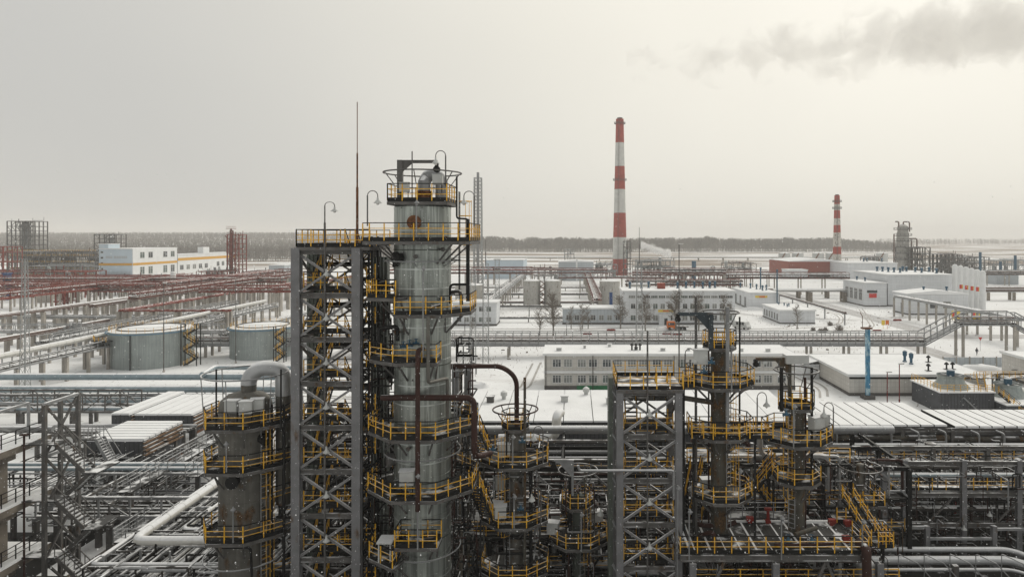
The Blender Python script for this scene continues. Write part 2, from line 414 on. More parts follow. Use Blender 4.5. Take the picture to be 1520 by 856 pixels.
# ------------------------------------------------------------------ forest on the skyline
def forest(name, spots, m, dens=46, sz=.035):
    b = MB(); rnd = random.random
    for x, y, z, h in spots:
        w_ = h*.2
        b.tri((x-.22, y, z), (x+.22, y, z), (x, y, z+h*.85))
        for k in range(dens):
            t = rnd(); zz = z+h*(.25+.75*t); rr = w_*(1.15-.8*t)*math.sqrt(rnd()); a = rnd()*6.283
            cx, cy_ = x+rr*math.cos(a), y+rr*math.sin(a); s_ = h*sz*(.6+rnd())
            dx = (rnd()-.5)*s_*2; dz = s_*(1.2+rnd()*1.5)
            b.tri((cx-s_*.35, cy_, zz), (cx+s_*.35, cy_+(rnd()-.5)*s_, zz), (cx+dx, cy_, zz+dz))
    return b.build(name, m)
random.seed(11)
sp = []
for i in range(3200):
    px = random.uniform(690, 1345); D = 1230+random.random()**1.5*170
    ed = 1-max(0, (px-1240)/105)*.45
    wob = 1+.13*noise.noise(Vector((px*.012, 1.3, 0)))+.16*noise.noise(Vector((px*.05, 5, 0)))
    sp.append((X(px, D), D, hill(X(px, D), D)-1, random.uniform(20, 27)*ed*wob))
tag(forest('forest', sp, 'forest_near'), 'bare grey birch forest behind the striped chimneys', 'forest', kind='stuff')
sp = []
for i in range(12500):
    px = random.uniform(-60, 620); D = 760+random.random()**1.2*1500
    x_ = X(px, D); sp.append((x_, D, hill(x_, D)-1, random.uniform(12, 16)))
for i in range(1500):
    px = random.uniform(-60, 700); D = 2300+random.random()*250
    x_ = X(px, D); sp.append((x_, D, hill(x_, D)-1, random.uniform(13, 17)))
tag(forest('forest', sp, 'forest_near', 12, .06), 'hazy dark woodland on the slope behind the white hall', 'forest', kind='stuff')
sp = []
for i in range(900):
    px = random.uniform(1300, 1640); D = 2100+random.random()*500
    x_ = X(px, D); sp.append((x_, D, hill(x_, D)-1, random.uniform(13, 22)))
tag(forest('forest', sp, 'forest_near', 30), 'faint distant tree belt fading into haze at far right', 'forest', kind='stuff')
# ------------------------------------------------------------------ builders for the middle distance
_win = {}; WR = random.Random(4)
def window(parent, cx, cy_, cz, w_, h, n=2, face='front', m='frame_w', bars=1):
    key = (round(w_, 2), round(h, 2), n, m, bars)
    if key not in _win:
        f = MB(); t = .07*max(1, h/1.6); d = .10
        for z in (-h/2, h/2): f.box(0, -d/2, z, w_+t, d, t)
        for i in range(n+1): f.box(-w_/2+w_*i/n, -d/2, 0, t, d, h-t)
        if bars: f.box(0, -d/2, h*.22, w_-t, d*.8, t*.7)
        f.box(0, -d*.8, -h/2-t, w_+t*3, d*1.6, t*.6)
        me1 = bpy.data.meshes.new('window_frame'); me1.from_pydata(f.v, [], f.f); me1.materials.append(M[m])
        g = MB().box(0, -.02, 0, w_, .04, h)
        ms = []
        for gm in ('glass', 'glass2', 'glass3'):
            me2 = bpy.data.meshes.new('window_pane'); me2.from_pydata(g.v, [], g.f); me2.materials.append(M[gm]); ms.append(me2)
        _win[key] = (me1, ms)
    me1, ms = _win[key]; me2 = WR.choice((ms[0], ms[0], ms[1], ms[2]))
    o = bpy.data.objects.new('window', me1); p = bpy.data.objects.new('pane', me2)
    col.objects.link(o); col.objects.link(p); p.parent = o; o.parent = parent
    pl = parent.location if parent.type == 'EMPTY' else Vector((0, 0, 0))
    o.location = Vector((cx, cy_, cz))-pl
    if face == 'left': o.rotation_euler = (0, 0, R(-90))
    if face == 'right': o.rotation_euler = (0, 0, R(90))
    return o
def winrow(parent, x0, x1, n, y, z, w_, h, panes=2, face='front', fixed=None, **k):
    for i in range(n):
        a = x0+(x1-x0)*(i+.5)/n
        if face == 'front': window(parent, a, y, z, w_, h, panes, **k)
        else: window(parent, fixed, a, z, w_, h, panes, face, **k)
def building(name, label, cat, x0, x1, y0, y1, h, wall='white_wall', roof='snow', slope=0, plinth=.5, parapet=.35, group=None, overhang=.25):
    t = thing(name, label, cat, ((x0+x1)/2, y0, 0), group)
    b = MB()
    b.prism([(x0, y0), (x1, y0), (x1, y1), (x0, y1)], 0, h)
    b.build('wall', wall, t)
    if plinth: MB().b2(x0-.05, x1+.05, y0-.05, y1+.05, -.1, plinth).build('plinth', 'plinth', t)
    o = overhang
    r_ = MB()
    if slope:      # gable along Y or lean
        r_.prism([(x0-o, y0-o), (x1+o, y0-o), (x1+o, y1+o), (x0-o, y1+o)], h+.003, h+.3)
        n4 = len(r_.v); xm = (x0+x1)/2
        r_.v += [(x0-o, y0-o, h+.304), (x1+o, y0-o, h+.304), (x1+o, y1+o, h+.304), (x0-o, y1+o, h+.304), (xm, y0-o, h+.3+slope), (xm, y1+o, h+.3+slope)]
        r_.f += [(n4, n4+4, n4+5, n4+3), (n4+1, n4+2, n4+5, n4+4), (n4, n4+1, n4+4), (n4+3, n4+5, n4+2)]
    else: r_.b2(x0-o, x1+o, y0-o, y1+o, h+.003, h+.28)
    r_.build('roof', roof, t)
    if not slope:
        c = MB()
        for (a0, a1, c0, c1) in ((x0-o-.06, x1+o+.06, y0-o-.06, y0-o+.05), (x0-o-.06, x1+o+.06, y1+o-.05, y1+o+.06), (x0-o-.06, x0-o+.05, y0-o+.05, y1+o-.05), (x1+o-.05, x1+o+.06, y0-o+.05, y1+o-.05)):
            c.b2(a0, a1, c0, c1, h-.12, h+parapet)
        c.build('parapet', 'white_plain' if wall != 'brick' else 'steel', t)
    return t
def make_vent():
    t = thing('roof_vent', 'x', 'roof vent')
    MB().lathe(0, 0, [(.45, 0), (.45, .15), (.28, .22), (.28, .9)], 10).build('stem', 'blue', t, True)
    MB().lathe(0, 0, [(.28, .85), (.42, .95), (.44, 1.45), (.5, 1.5), (.1, 1.75)], 12).build('cowl', 'blue', t, True)
    return t
STO = {}
def vents(pts, scale, what, group):
    for i, (x, y, z) in enumerate(pts):
        first_or_copy(STO, 'vent', make_vent, (x, y, z), scale=scale, label=f'{what}, {ORD[i]} counted from the left', group=group)
def tank(name, label, cx, cy_, r, h, wall, rim=None, rail=True, roofh=.6, group=None, cat='storage tank', courses=6):
    t = thing(name, label, cat, (cx, cy_, 0), group)
    prof = []
    for i in range(courses):
        z0, z1 = h*i/courses, h*(i+1)/courses; prof += [(r, z0), (r, z1-.05), (r+.03, z1-.04), (r+.03, z1)]
    MB().lathe(cx, cy_, prof, 48, False).build('wall', wall, t, True)
    MB().lathe(cx, cy_, [(r+.02, h-.02), (r*.97, h+.05), (r*.5, h+roofh*.7), (.01, h+roofh)], 48, False).build('roof', 'snow', t, True)
    if rim:
        b = MB(); b.ring(cx, cy_, h-.25, r+.45, .13, 64)
        for k in range(20): a = k*2*math.pi/20; b.bar((cx+r*math.cos(a), cy_+r*math.sin(a), h-.35), (cx+(r+.45)*math.cos(a), cy_+(r+.45)*math.sin(a), h-.3), .06)
        b.build('rim_pipe', rim, t, True)
    if rail:
        n = 32; pts = [(cx+(r-.15)*math.cos(2*math.pi*k/n), cy_+(r-.15)*math.sin(2*math.pi*k/n), h) for k in range(n)]
        railing(t, pts, closed=True, sp=2, toe=False, top='steel', r=.022)
        MB().ring(cx, cy_, h+.30, r*.8, .10, 48).build('foam_ring', 'steel_dk', t, True)
    return t
def rack(name, label, axis, c, a0, a1, z, width, pipes=(), zt=0, sp=8., steel='steel_lt', post='concrete_lt', pw=.5, bracing=True, levels=1, bay=None, dz=2.2, posts=True):
    """a pipe rack running along X or Y: posts, cross beams, girders, struts and the pipes it carries"""
    V = (lambda a, o, zz: Vector((a, c+o, zz))) if axis == 'x' else (lambda a, o, zz: Vector((c+o, a, zz)))
    t = thing(name, label, 'pipe rack', V((a0+a1)/2, 0, 0), name.replace('_', ' ')+'s across the site')
    n = max(1, round((a1-a0)/sp))
    for i in range(n+1):
        a = a0+(a1-a0)*i/n
        if posts:
            for o in ((-width/2, width/2) if width > 1.2 else (0,)):
                beam('post', V(a, o, -.2), V(a, o, z-.01), pw, post, t)
        for lv in range(levels): beam('crossbeam', V(a, -width/2-.3, z+.15+lv*dz), V(a, width/2+.3, z+.15+lv*dz), .28, steel, t)
    for o in (-width/2, width/2):
        beam('girder', V(a0, o, z+.31), V(a1, o, z+.31), .22, steel, t, h=.3)
        if zt:
            beam('girder', V(a0, o, z+zt), V(a1, o, z+zt), .2, steel, t, h=.22)
            bb = bay or sp/2; m_ = max(1, round((a1-a0)/bb))
            for i in range(m_+1):
                a = a0+(a1-a0)*i/m_; beam('strut', V(a, o*1.01, z+.31), V(a, o*1.01, z+zt), .13, steel, t)
            if bracing:
                lat = MB()
                for i in range(m_):
                    p, q = a0+(a1-a0)*i/m_, a0+(a1-a0)*(i+1)/m_
                    lat.bar(V(p, o*.99, z+.31 if i % 2 else z+zt), V(q, o*.99, z+zt if i % 2 else z+.31), .10)
                lat.build('bracing', steel, t)
    for (o, dz_, r, m) in pipes: pipe('pipe', [V(a0-.6, o, z+.3+dz_+r), V(a1+.6, o, z+.3+dz_+r)], r, m, t, n=8)
    return t
def bundle(width, n, rlo, rhi, mats, seed, dz=(0,)):
    rr = random.Random(seed); out = []
    for d in dz:
        for i in range(n): out.append((-width/2+width*(i+.5)/n+rr.uniform(-.1, .1), d, rr.uniform(rlo, rhi), rr.choice(mats)))
    return out
def mast(name, label, px, D, y_top, w_, h_spike=0, m='lattice', taper=.7, seg=None, z0=0, cat='lattice mast', k_=1.):
    x = X(px, D); zt = Zy(y_top, D); t = thing(name, label, cat, (x, D, z0)); n = seg or max(6, int((zt-z0)/w_/1.3))
    legs = [(-1, -1), (1, -1), (1, 1), (-1, 1)]; b = MB()
    W = lambda f: w_*(1-(1-taper)*f)/2
    for sx, sy in legs: beam('leg', (x+sx*W(0), D+sy*W(0), z0), (x+sx*W(1), D+sy*W(1), zt), (w_*.055+.02)*k_, m, t)
    for i in range(n):
        f0, f1 = i/n, (i+1)/n; za, zb = z0+(zt-z0)*f0, z0+(zt-z0)*f1
        for k in range(4):
            a, c_ = legs[k], legs[(k+1) % 4]
            if i % 2: a, c_ = c_, a
            b.bar((x+a[0]*W(f0), D+a[1]*W(f0), za), (x+c_[0]*W(f1), D+c_[1]*W(f1), zb), (w_*.028+.014)*k_)
            b.bar((x+a[0]*W(f1), D+a[1]*W(f1), zb), (x+c_[0]*W(f1), D+c_[1]*W(f1), zb), (w_*.028+.012)*k_)
    b.build('lattice', m, t)
    if h_spike: MB().tube([(x, D, zt-.5), (x, D, zt+h_spike*.5)], .10, 6).tube([(x, D, zt+h_spike*.5), (x, D, zt+h_spike)], .05, 6).build('lightning_rod', 'steel', t)
    return t
def process_frame(name, label, x0, x1, y0, y1, levels, m='steel', nx=4, ny=2, w_=.35, pipes=14, pm=('insul', 'steel_lt', 'insul_dk'), seed=1, vessels=0, brace=True, rails=None, z0=0, decks=True, cat='process unit'):
    """an open steel frame filled with floors, vessels and pipework"""
    rr = random.Random(seed); t = thing(name, label, cat, ((x0+x1)/2, y0, z0))
    xs = [x0+(x1-x0)*i/nx for i in range(nx+1)]; ys = [y0+(y1-y0)*j/ny for j in range(ny+1)]; zt = levels[-1]
    for x in xs:
        for y in ys: beam('post', (x, y, z0), (x, y, zt), w_, m, t)
    for z in levels:
        for y in ys: beam('beam', (x0, y, z), (x1, y, z), w_*.8, m, t)
        for x in xs: beam('beam', (x, y0, z-.02), (x, y1, z-.02), w_*.7, m, t)
        if decks:
            k = rr.uniform(.35, 1); MB().b2(x0+.2, x0+(x1-x0)*k, y0+.25, y1-.25, z+.12, z+.2).build('deck', 'plate', t)
        if rails: railing(t, [(x0, y0, z+.2), (x1, y0, z+.2)], m=rails, top=rails, toe=False, sp=1.5)
    if brace:
        zz = [z0]+list(levels)
        for i in range(nx):
            for j in range(len(zz)-1):
                if rr.random() < .6:
                    a, b_ = (xs[i], xs[i+1]) if rr.random() < .5 else (xs[i+1], xs[i])
                    beam('brace', (a, y0, zz[j]), (b_, y0, zz[j+1]), w_*.5, m, t)
    for i in range(vessels):
        x = rr.uniform(x0+1, x1-1); r = rr.uniform(.6, 1.4); za = rr.choice([z0]+list(levels[:-1])); hh = rr.uniform(2.5, 6)
        MB().lathe(x, (y0+y1)/2, [(r*.3, za+.3), (r, za+.8), (r, za+hh), (r*.6, za+hh+.4), (.05, za+hh+.6)], 14).build('vessel', rr.choice(('tank', 'insul', 'cabinet')), t, True)
    for k in range(pipes):
        r = rr.uniform(.07, .24); y = rr.uniform(y0, y1); z = rr.choice(levels)+rr.uniform(-1.2, 1.0)
        a, c_ = sorted((rr.uniform(x0, x1), rr.uniform(x0, x1))); pts = [(a, y, z), (c_, y, z)]
        if rr.random() < .7: pts.append((c_, y, max(z0, z+rr.choice((-3, 2.2, -5)))))
        if rr.random() < .5: pts.insert(0, (a, y, max(z0, z+rr.choice((-2.6, 1.6)))))
        pipe('pipe', pts, r, rr.choice(pm), t, n=6)
    return t
# ------------------------------------------------------------------ chimneys
def chimney(label, px, D, ytop, wb, wt, bands, mats, balconies=()):
    x = X(px, D); h = Zy(ytop, D); t = thing('striped_chimney', label, 'chimney', (x, D, 0)); rb, rt = wb*D/2000, wt*D/2000
    rad = lambda z: rb+(rt-rb)*(z/h)**.8
    zs = [0]+[Zy(y, D) for y in bands]+[h]
    for i in range(len(zs)-1):
        n = 4; MB().lathe(x, D, [(rad(zs[i]+(zs[i+1]-zs[i])*k/n), zs[i]+(zs[i+1]-zs[i])*k/n) for k in range(n+1)], 36).build('band', mats[i % 2], t, True)
    MB().lathe(x, D, [(rt*.7, h-1), (rt*.7, h+rt*.35), (rt*.55, h+rt*.35), (rt*.55, h-1)], 24, False).build('flue_mouth', 'plinth', t, True)
    for yb in balconies:
        z = Zy(yb, D); r = rad(z); b = MB(); b.lathe(x, D, [(r*.98, z), (r+1.2, z), (r+1.2, z+.15), (r*.98, z+.15)], 24, False)
        for k in range(24): a = 2*math.pi*k/24; b.bar((x+(r+1.1)*math.cos(a), D+(r+1.1)*math.sin(a), z), (x+(r+1.1)*math.cos(a), D+(r+1.1)*math.sin(a), z+1.3), .12)
        b.ring(x, D, z+1.3, r+1.1, .08, 24); b.ring(x, D, z+.7, r+1.1, .06, 24); b.build('balcony', 'steel', t)
    b = MB()
    for k in (-.3, .3): b.bar((x-rb*.3+k, D-rb*.97, 1), (x-rt*.3+k, D-rt*1.0, h), .1)
    for i in range(int(h/1.5)): f = (i*1.5+1)/h; xx = x-(rb+(rt-rb)*f)*.3; yy = D-(rb+(rt-rb)*f)*.985; b.bar((xx-.3, yy, i*1.5+1), (xx+.3, yy, i*1.5+1), .07)
    b.build('ladder', 'steel', t)
    return t
chimney('tall red and white striped chimney beside the pale sheds', 920, 500, 177, 23.5, 11.5, [384, 352, 316, 281, 247, 212], ('chim_red', 'chim_white'), (184, 268))
chimney('shorter rust-stained red and white chimney by the brick warehouse', 1242.5, 478, 290, 14.5, 7.5, [377, 366, 345, 334, 324, 312, 303], ('chim_white2', 'chim_red'), (300, 310))
# ------------------------------------------------------------------ buildings, right of the column
# two storey tiled office in front
D0 = 124; a0, a1 = X(808, D0), X(1180, D0)
t = building('office_building', 'two-storey white tiled office with balcony ledge and snowy flat roof', 'building', a0, a1, D0, 134, 6.3, 'tile', plinth=.0)
OFFICE = t; MB().b2(a0-.1, a1+.1, D0-.35, D0-.01, 3.05, 3.45).build('ledge', 'white_plain', t)
MB().b2(a0+.02, a1+.06, D0-.08, D0-.012, -.1, .7).build('plinth', 'plinth', t)
MB().b2(a0+6, a0+13, D0-.12, D0-.085, 0, .75).build('green_base', mat('green base paint', (.03, .16, .07)), t)
for z in (1.95, 4.85):
    x = a0+1.6; i = 0
    while x < a1-1.2:
        window(t, x+.7, D0-.005, z, 1.5, 1.35, 3); x += 2.05 if i % 2 == 0 else 2.55; i += 1
for x, z in ((a1-5.6, 5.05), (a1-2.0, 4.9), (a1-7.1, 2.2), (a1-11, 4.9)):
    b = MB().box(x, D0-.3, z, .8, .45, .55); b.box(x, D0-.53, z, .5, .03, .45); b.build('air_conditioner', 'cabinet', t)
for i, px in enumerate((938, 944, 950)):
    b = MB(); x = X(px, 128); b.tube([(x, 128, 6.4), (x, 128, 7.5)], .16, 8); b.lathe(x, 128, [(.36, 7.5), (.36, 7.62), (.05, 7.9)], 8)
    b.build('chimney_pot', 'steel_dk', None, True, label=f'small dark flue on the tiled office roof, {ORD[i]} of three', cat='flue', group='flues on the office roof')
# long low hall with snowy seamed roof
t = thing('low_hall', 'long low hall with wide snow-covered seamed roof behind the pipes', 'building', (8, 80, 0))
hx0, hx1 = -15, 27; MB().b2(hx0, hx1, 80.3, 93.5, 0, 6.0).build('wall', 'dark_wall', t)
n = 12
for i in range(n):
    u0 = hx0-.3+(hx1-hx0+.6)*i/n; u1 = hx0-.3+(hx1-hx0+.6)*(i+1)/n; b = MB(); q = len(b.v)
    b.v += [(u0+.05, 79.9, 6.05), (u1-.05, 79.9, 6.05), (u1-.05, 93.8, 6.55), (u0+.05, 93.8, 6.55), (u0+.05, 79.9, 6.25), (u1-.05, 79.9, 6.25), (u1-.05, 93.8, 6.75), (u0+.05, 93.8, 6.75)]
    b.f += [(0, 3, 2, 1), (4, 5, 6, 7), (0, 1, 5, 4), (1, 2, 6, 5), (2, 3, 7, 6), (3, 0, 4, 7)]; b.build('roof_panel', 'snow', t)
MB().b2(hx0-.25, hx1+.25, 80, 93.7, 5.98, 6.04).build('roof_seam', 'steel_dk', t)
for i, (px, py) in enumerate(((728, 598), (748, 594), (838, 597), (870, 588), (905, 600))):
    D = 21.6/(py-352)*1000; x = X(px, D); b = MB(); s_ = (1.0, .8, .75, .9, .7)[i]
    b.lathe(x, D, [(.28, 6.3), (.28, 7.0), (.45, 7.05), (.45, 7.5), (.1, 7.75)], 10) if i in (1, 3) else b.box(x, D, 6.8, .9, .8, .9).box(x, D, 7.3, 1.1, 1.0, .12)
    b.build('roof_vent', 'cabinet' if i != 0 else 'steel', None, True, label=f'grey roof vent on the low seamed hall, {ORD[i]} from the left', cat='roof vent', group='vents on the low hall')
# white tiled flat hall to the right
t = building('tiled_hall', 'low white tiled hall with big snowy flat roof behind the blue pole', 'building', 48.9, 72.8, 119, 139, 3.55, 'tile', plinth=.55, overhang=.35)
b = MB(); b.prism([(45.6, 133.2), (48.8, 133.2), (48.8, 140), (45.6, 140)], 0, 2.9); b.build('porch', 'white_wall', t)
b = MB(); b.v += [(45.3, 132.9, 2.92), (48.85, 132.9, 3.7), (48.85, 140.2, 3.7), (45.3, 140.2, 2.92), (45.3, 132.9, 2.75), (48.85, 132.9, 3.5), (48.85, 140.2, 3.5), (45.3, 140.2, 2.75)]
b.f += [(0, 1, 2, 3), (7, 6, 5, 4), (0, 4, 5, 1), (1, 5, 6, 2), (2, 6, 7, 3), (3, 7, 4, 0)]; b.build('porch_roof', 'insul', t)
MB().b2(48.84, 72.9, 118.9, 118.96, 3.0, 3.5).build('cornice', 'steel_dk', t)
vv = [(X(px, D), D, 3.8) for px, D in ((1343, 131), (1352.5, 128.5))]
vents(vv, (.9, .9, 1.3), 'tall blue ventilator on the tiled hall roof', 'ventilators on the tiled hall')
for i, (px, D) in enumerate(((1378, 130.5), (1378, 122), (1405, 123.5), (1414, 123.5))):
    b = MB(); x = X(px, D); b.tube([(x, D, 3.8), (x, D, 4.7)], .15, 8); b.lathe(x, D, [(.4, 4.7), (.4, 4.85), (.1, 5.15)], 10); b.box(x, D, 3.85, .9, .9, .1)
    b.build('roof_vent', 'steel_dk', None, True, label=f'small dark mushroom vent on the tiled hall, {ORD[i]} by distance' if i < 2 else f'small dark mushroom vent, {"left" if i == 2 else "right"} of the pair near the hall front edge', cat='roof vent', group='mushroom vents on the tiled hall')
# blue pole
t = thing('blue_pole', 'tall chipped blue square pole on a dark footing beside the tiled hall', 'pole', (X(1288, 117), 117, 0)); x = X(1288, 117)
beam('shaft', (x, 117, .6), (x, 117, 12.1), .62, 'blue_pole', t); MB().b2(x-.95, x+.95, 116.1, 117.9, 0, .62).build('footing', 'plinth', t)
MB().b2(x-1.0, x+.6, 116.4, 117.6, 12.1, 12.35).tube([(x-.9, 117, 12.3), (x-.9, 117, 14.3), (x-1.3, 117, 14.9)], .06, 6).build('head', 'rust', t)
# tiled building at the right edge
t = building('tiled_building', 'white tiled building cut by the right edge above the fans', 'building', 86, 106, 112, 135, 4.9, 'tile', plinth=.6)
MB().b2(84.9, 85.95, 130.2, 130.4, 2.3, 2.45).build('lamp_arm', 'steel', t)
# concrete fence
t = thing('concrete_fence', 'grey concrete panel fence beside the snowy road', 'fence', (X(1440, 146), 146, 0)); f0 = X(1400, 146)
for i in range(5):
    MB().b2(f0+i*2.9, f0+i*2.9+2.75, 146, 146.15, 0, 2.0).build('panel', 'grey_wall', t); beam('post', (f0+i*2.9-.07, 145.95, 0), (f0+i*2.9-.07, 145.95, 2.2), .2, 'concrete_lt', t)
# three storey office with birches
D0 = 216; a0, a1 = X(925, D0), X(1091, D0)
t = building('white_office', 'three-storey white office with top ribbon windows and roof vents behind birches', 'building', a0, a1, D0, 231, 10.6, 'white_wall', plinth=.6)
winrow(t, a0+1.6, a1-.6, 14, D0, 8.9, 2.1, .85, 4, bars=0); winrow(t, a0+2.0, a1-.6, 14, D0, 5.9, 1.45, 1.6, 2); winrow(t, a0+2.0, a1-.6, 14, D0, 2.2, 1.6, 1.7, 2)
MB().b2(a0+11.2, a0+16.2, D0-.15, D0-.02, 4.05, 4.75).build('sign_board', 'sign_y', t, label='yellow board with red lettering above the entrance')
for i in range(5): MB().b2(a0+12.8+i*.42, a0+13.1+i*.42, D0-.2, D0-.155, 4.2, 4.65).build('letter', 'sign_r', t)
MB().b2(a0+11.4, a0+15, D0-1.6, D0-.02, 0, 3.2).build('porch', 'white_wall', t); MB().b2(a0+13, a0+14, D0-1.68, D0-1.61, .1, 2.2).build('door', 'steel_dk', t)
t = building('office_annex', 'single-storey grey annex with five windows joined to the white office', 'building', X(835, 216), a0-.1, 216.4, 226, 5.0, 'grey_wall', plinth=.6)
winrow(t, X(838, 216), a0-.4, 7, 216.4, 2.2, 1.5, 1.7, 2)
vents([(a0+x, 226+(i % 3), 10.9) for i, x in enumerate((3, 7, 9.5, 19, 22, 25, 27.5, 30, 32))], (1.0, 1.0, 1.35), 'blue ventilator on the three-storey white office roof', 'ventilators on the white office')
MB().b2(a0+12.2, a0+14.6, 224, 227, 10.9, 12.7).build('roof_hut', 'brick', None, label='small red brick box on the white office roof', cat='roof hut')
# white house left of it
t = building('white_house', 'white two-storey block beside the lattice mast behind the column', 'building', X(672, 213), X(737, 213), 213, 223, 7.2, 'white_wall', plinth=.6)
winrow(t, X(676, 213), X(731, 213), 5, 213, 5.3, 1.5, 1.5, 2); winrow(t, X(676, 213), X(731, 213), 5, 213, 2.0, 1.5, 1.5, 2)
# two small white buildings
D0 = 263; t = building('white_pump_house', 'white pump house with yellow sign and blue vents by two blue pipes', 'building', X(1112, 263), X(1156, 263), 263, 290, 6.2, 'white_wall', plinth=.5)
MB().b2(X(1121, 263), X(1139, 263), 262.85, 262.98, 4.4, 5.2).build('sign_board', 'sign_y', t)
for i in range(5): MB().b2(X(1127, 263)+i*.45, X(1127, 263)+i*.45+.33, 262.78, 262.845, 4.55, 5.1).build('letter', 'sign_r', t)
winrow(t, 265, 288, 3, 0, 2.2, 2.2, 4.0, 2, face='left', fixed=X(1112, 263), m='steel_lt')
vents([(X(px, D), D, 6.5) for px, D in ((1099, 287), (1114, 284), (1123, 279), (1132, 272), (1137.5, 274))], (.95, .95, 1.3), 'blue ventilator on the pump house roof', 'ventilators on the pump house')
for i, (px, yt, yb, D) in enumerate(((1129, 397, 430, 280), (1153.5, 400, 455, 262))):
    b = MB(); x = X(px, D); zb = 6.4 if i == 0 else 0; b.tube([(x, D, zb), (x, D, Zy(yt, D))], .26*D/262, 10); b.lathe(x, D, [(.42, Zy(yt, D)-.6), (.42, Zy(yt, D)), (.3, Zy(yt, D)+.1)], 10)
    b.lathe(x, D, [(.6, zb), (.6, zb+.3), (.3, zb+.5)], 10)
    b.build('vent_pipe', 'blue', None, True, label=('tall blue vent pipe rising from the pump house roof', 'tall blue vent pipe standing beside the pump house wall')[i], cat='vent pipe', group='blue vent pipes')
D0 = 218; t = building('white_shed', 'low white shed with row of windows and blue hatches beside a birch', 'building', X(1158, 218), X(1210, 218), 218, 238, 4.2, 'white_wall', plinth=.4)
winrow(t, 219.5, 237, 6, 0, 2.0, 1.2, 2.0, 1, face='left', fixed=X(1158, 218), m='steel_lt')
vents([(X(px, D), D, 4.5) for px, D in ((1156, 235), (1164, 232), (1168.5, 228), (1171, 230))], .6, 'low blue hatch vent on the white shed roof', 'vents on the white shed')
# big white workshop
t = building('workshop_annex', 'white workshop annex with two square windows under the silos', 'building', X(1347, 243), X(1437, 243), 243, 254, 7.4, 'white_wall', plinth=.5, slope=1.2)
for px in (1386, 1405.5): window(t, X(px, 243), 242.99, 3.6, 2.9, 2.5, 1, m='white_plain', bars=0)
window(t, X(1347, 243)-.01, 247, 2.2, 1.4, 3.6, 1, face='left', m='steel_lt')
vents([(X(px, D), D, z) for px, D, z in ((1371, 249, 8.2), (1405, 249, 8.2))], 1.1, 'blue ventilator on the workshop annex roof', 'ventilators on the workshop annex')
t = building('workshop', 'large white workshop with rows of blue roof ventilators', 'building', X(1318, 273.5), X(1418, 273.5), 273.5, 307, 12.6, 'white_wall', plinth=.5)
winrow(t, 276, 304, 5, 0, 7.5, 4.2, 1.3, 4, face='left', fixed=X(1318, 273.5), bars=0)
vents([(X(px, D), D, 12.9) for px, D in ((1302, 300), (1310, 297), (1318.5, 294), (1327, 291), (1336, 287), (1340, 300), (1345.5, 297), (1358.5, 294), (1368, 287), (1379, 294), (1390, 282))], 1.35, 'blue ventilator on the large workshop roof', 'ventilators on the large workshop')
t = building('entrance_block', 'lower white entrance block with tall glazed bays and red sign', 'building', X(1284, 272), X(1317, 272)-.2, 272, 294, 9.4, 'white_wall', plinth=.5)
winrow(t, 274, 292, 4, 0, 4.6, 3.2, 4.6, 3, face='left', fixed=X(1284, 272))
MB().b2(X(1287, 272), X(1302, 272), 271.85, 271.98, 5.6, 6.6).build('window_band', 'glass', t); MB().b2(X(1290, 272), X(1301, 272), 271.8, 271.96, 3.6, 5.3).build('sign_board', 'sign_r', t)
vents([(X(px, D), D, 9.7) for px, D in ((1272, 290), (1284, 282))], 1.0, 'grey-blue ventilator on the entrance block', 'ventilators on the entrance block')
# silos
for i in range(6):
    D = 268-i*4.4; px = 1417.5+i*8.2; x = X(px, D); r = 1.03; h = 17.2-i*.28
    t = thing('white_silo', f'white upright silo with red and orange band, {ORD[i]} of six from the left', 'silo', (x, D, 0), 'row of white silos')
    MB().lathe(x, D, [(r, .0), (r, h-.7), (r*.8, h-.25), (r*.4, h), (.02, h+.05)], 24).build('shell', 'white_plain', t, True)
    if 0 < i < 5:
        z = Zy(424+i*1.2, D)
        for k, mm in ((-1, 'sign_r'), (1, 'orange_band')):
            b = MB(); n = 6
            for j in range(n):
                q0 = -math.pi/2+k*.75*(j/n)-.1; q1 = -math.pi/2+k*.75*((j+1)/n)-.1
                p = [(x+(r+.02)*math.cos(q), D+(r+.02)*math.sin(q)) for q in (q0, q1)]; e = len(b.v)
                b.v += [(*p[0], z-.8), (*p[1], z-.8), (*p[1], z+.8), (*p[0], z+.8)]; b.f.append((e, e+1, e+2, e+3))
            b.build('band', mm, t)
# brick warehouse
t = building('brick_warehouse', 'long red brick warehouse with snowy roof beside the short chimney', 'building', X(1171, 470), X(1258, 470), 470, 517, 11, 'brick', plinth=0, slope=1.5)
winrow(t, X(1200, 470), X(1256, 470), 6, 470, 1.9, 4.0, 2.4, 3, m='steel')
building('brick_warehouse_porch', 'small white lean-to in front of the brick warehouse', 'building', X(1170, 455), X(1199, 455), 455, 469, 5.8, 'white_wall', plinth=0)
t = building('white_block', 'white block with glazed front left of the process tower', 'building', X(1258, 440), X(1332, 440), 440, 480, 11, 'white_wall', plinth=.5)
winrow(t, X(1277, 440), X(1330, 440), 5, 440, 3.4, 4.0, 4.5, 3, m='steel_lt')
vents([(X(px, D), D, 11.3) for px, D in ((1282, 462), (1287, 464), (1309, 458))], 1.6, 'blue ventilator on the white block by the process tower', 'ventilators on the white block')
for i, px in enumerate((1160, 1180, 1210, 1230, 1305)):
    D = 720; x = X(px, D); t = thing('white_tank', f'far white upright tank with rusty sloping stair, {ORD[i]} from the left', 'storage tank', (x, D, 0), 'far white tanks')
    MB().lathe(x+3, D, [(6, 0), (6, 11), (.1, 12.0)], 24).build('shell', 'cabinet', t, True)
    b = MB(); b.bar((x-5, D-6.3, 0), (x+2, D-6.3, 11.2), .6, 1.1); b.build('stair', 'rust', t)
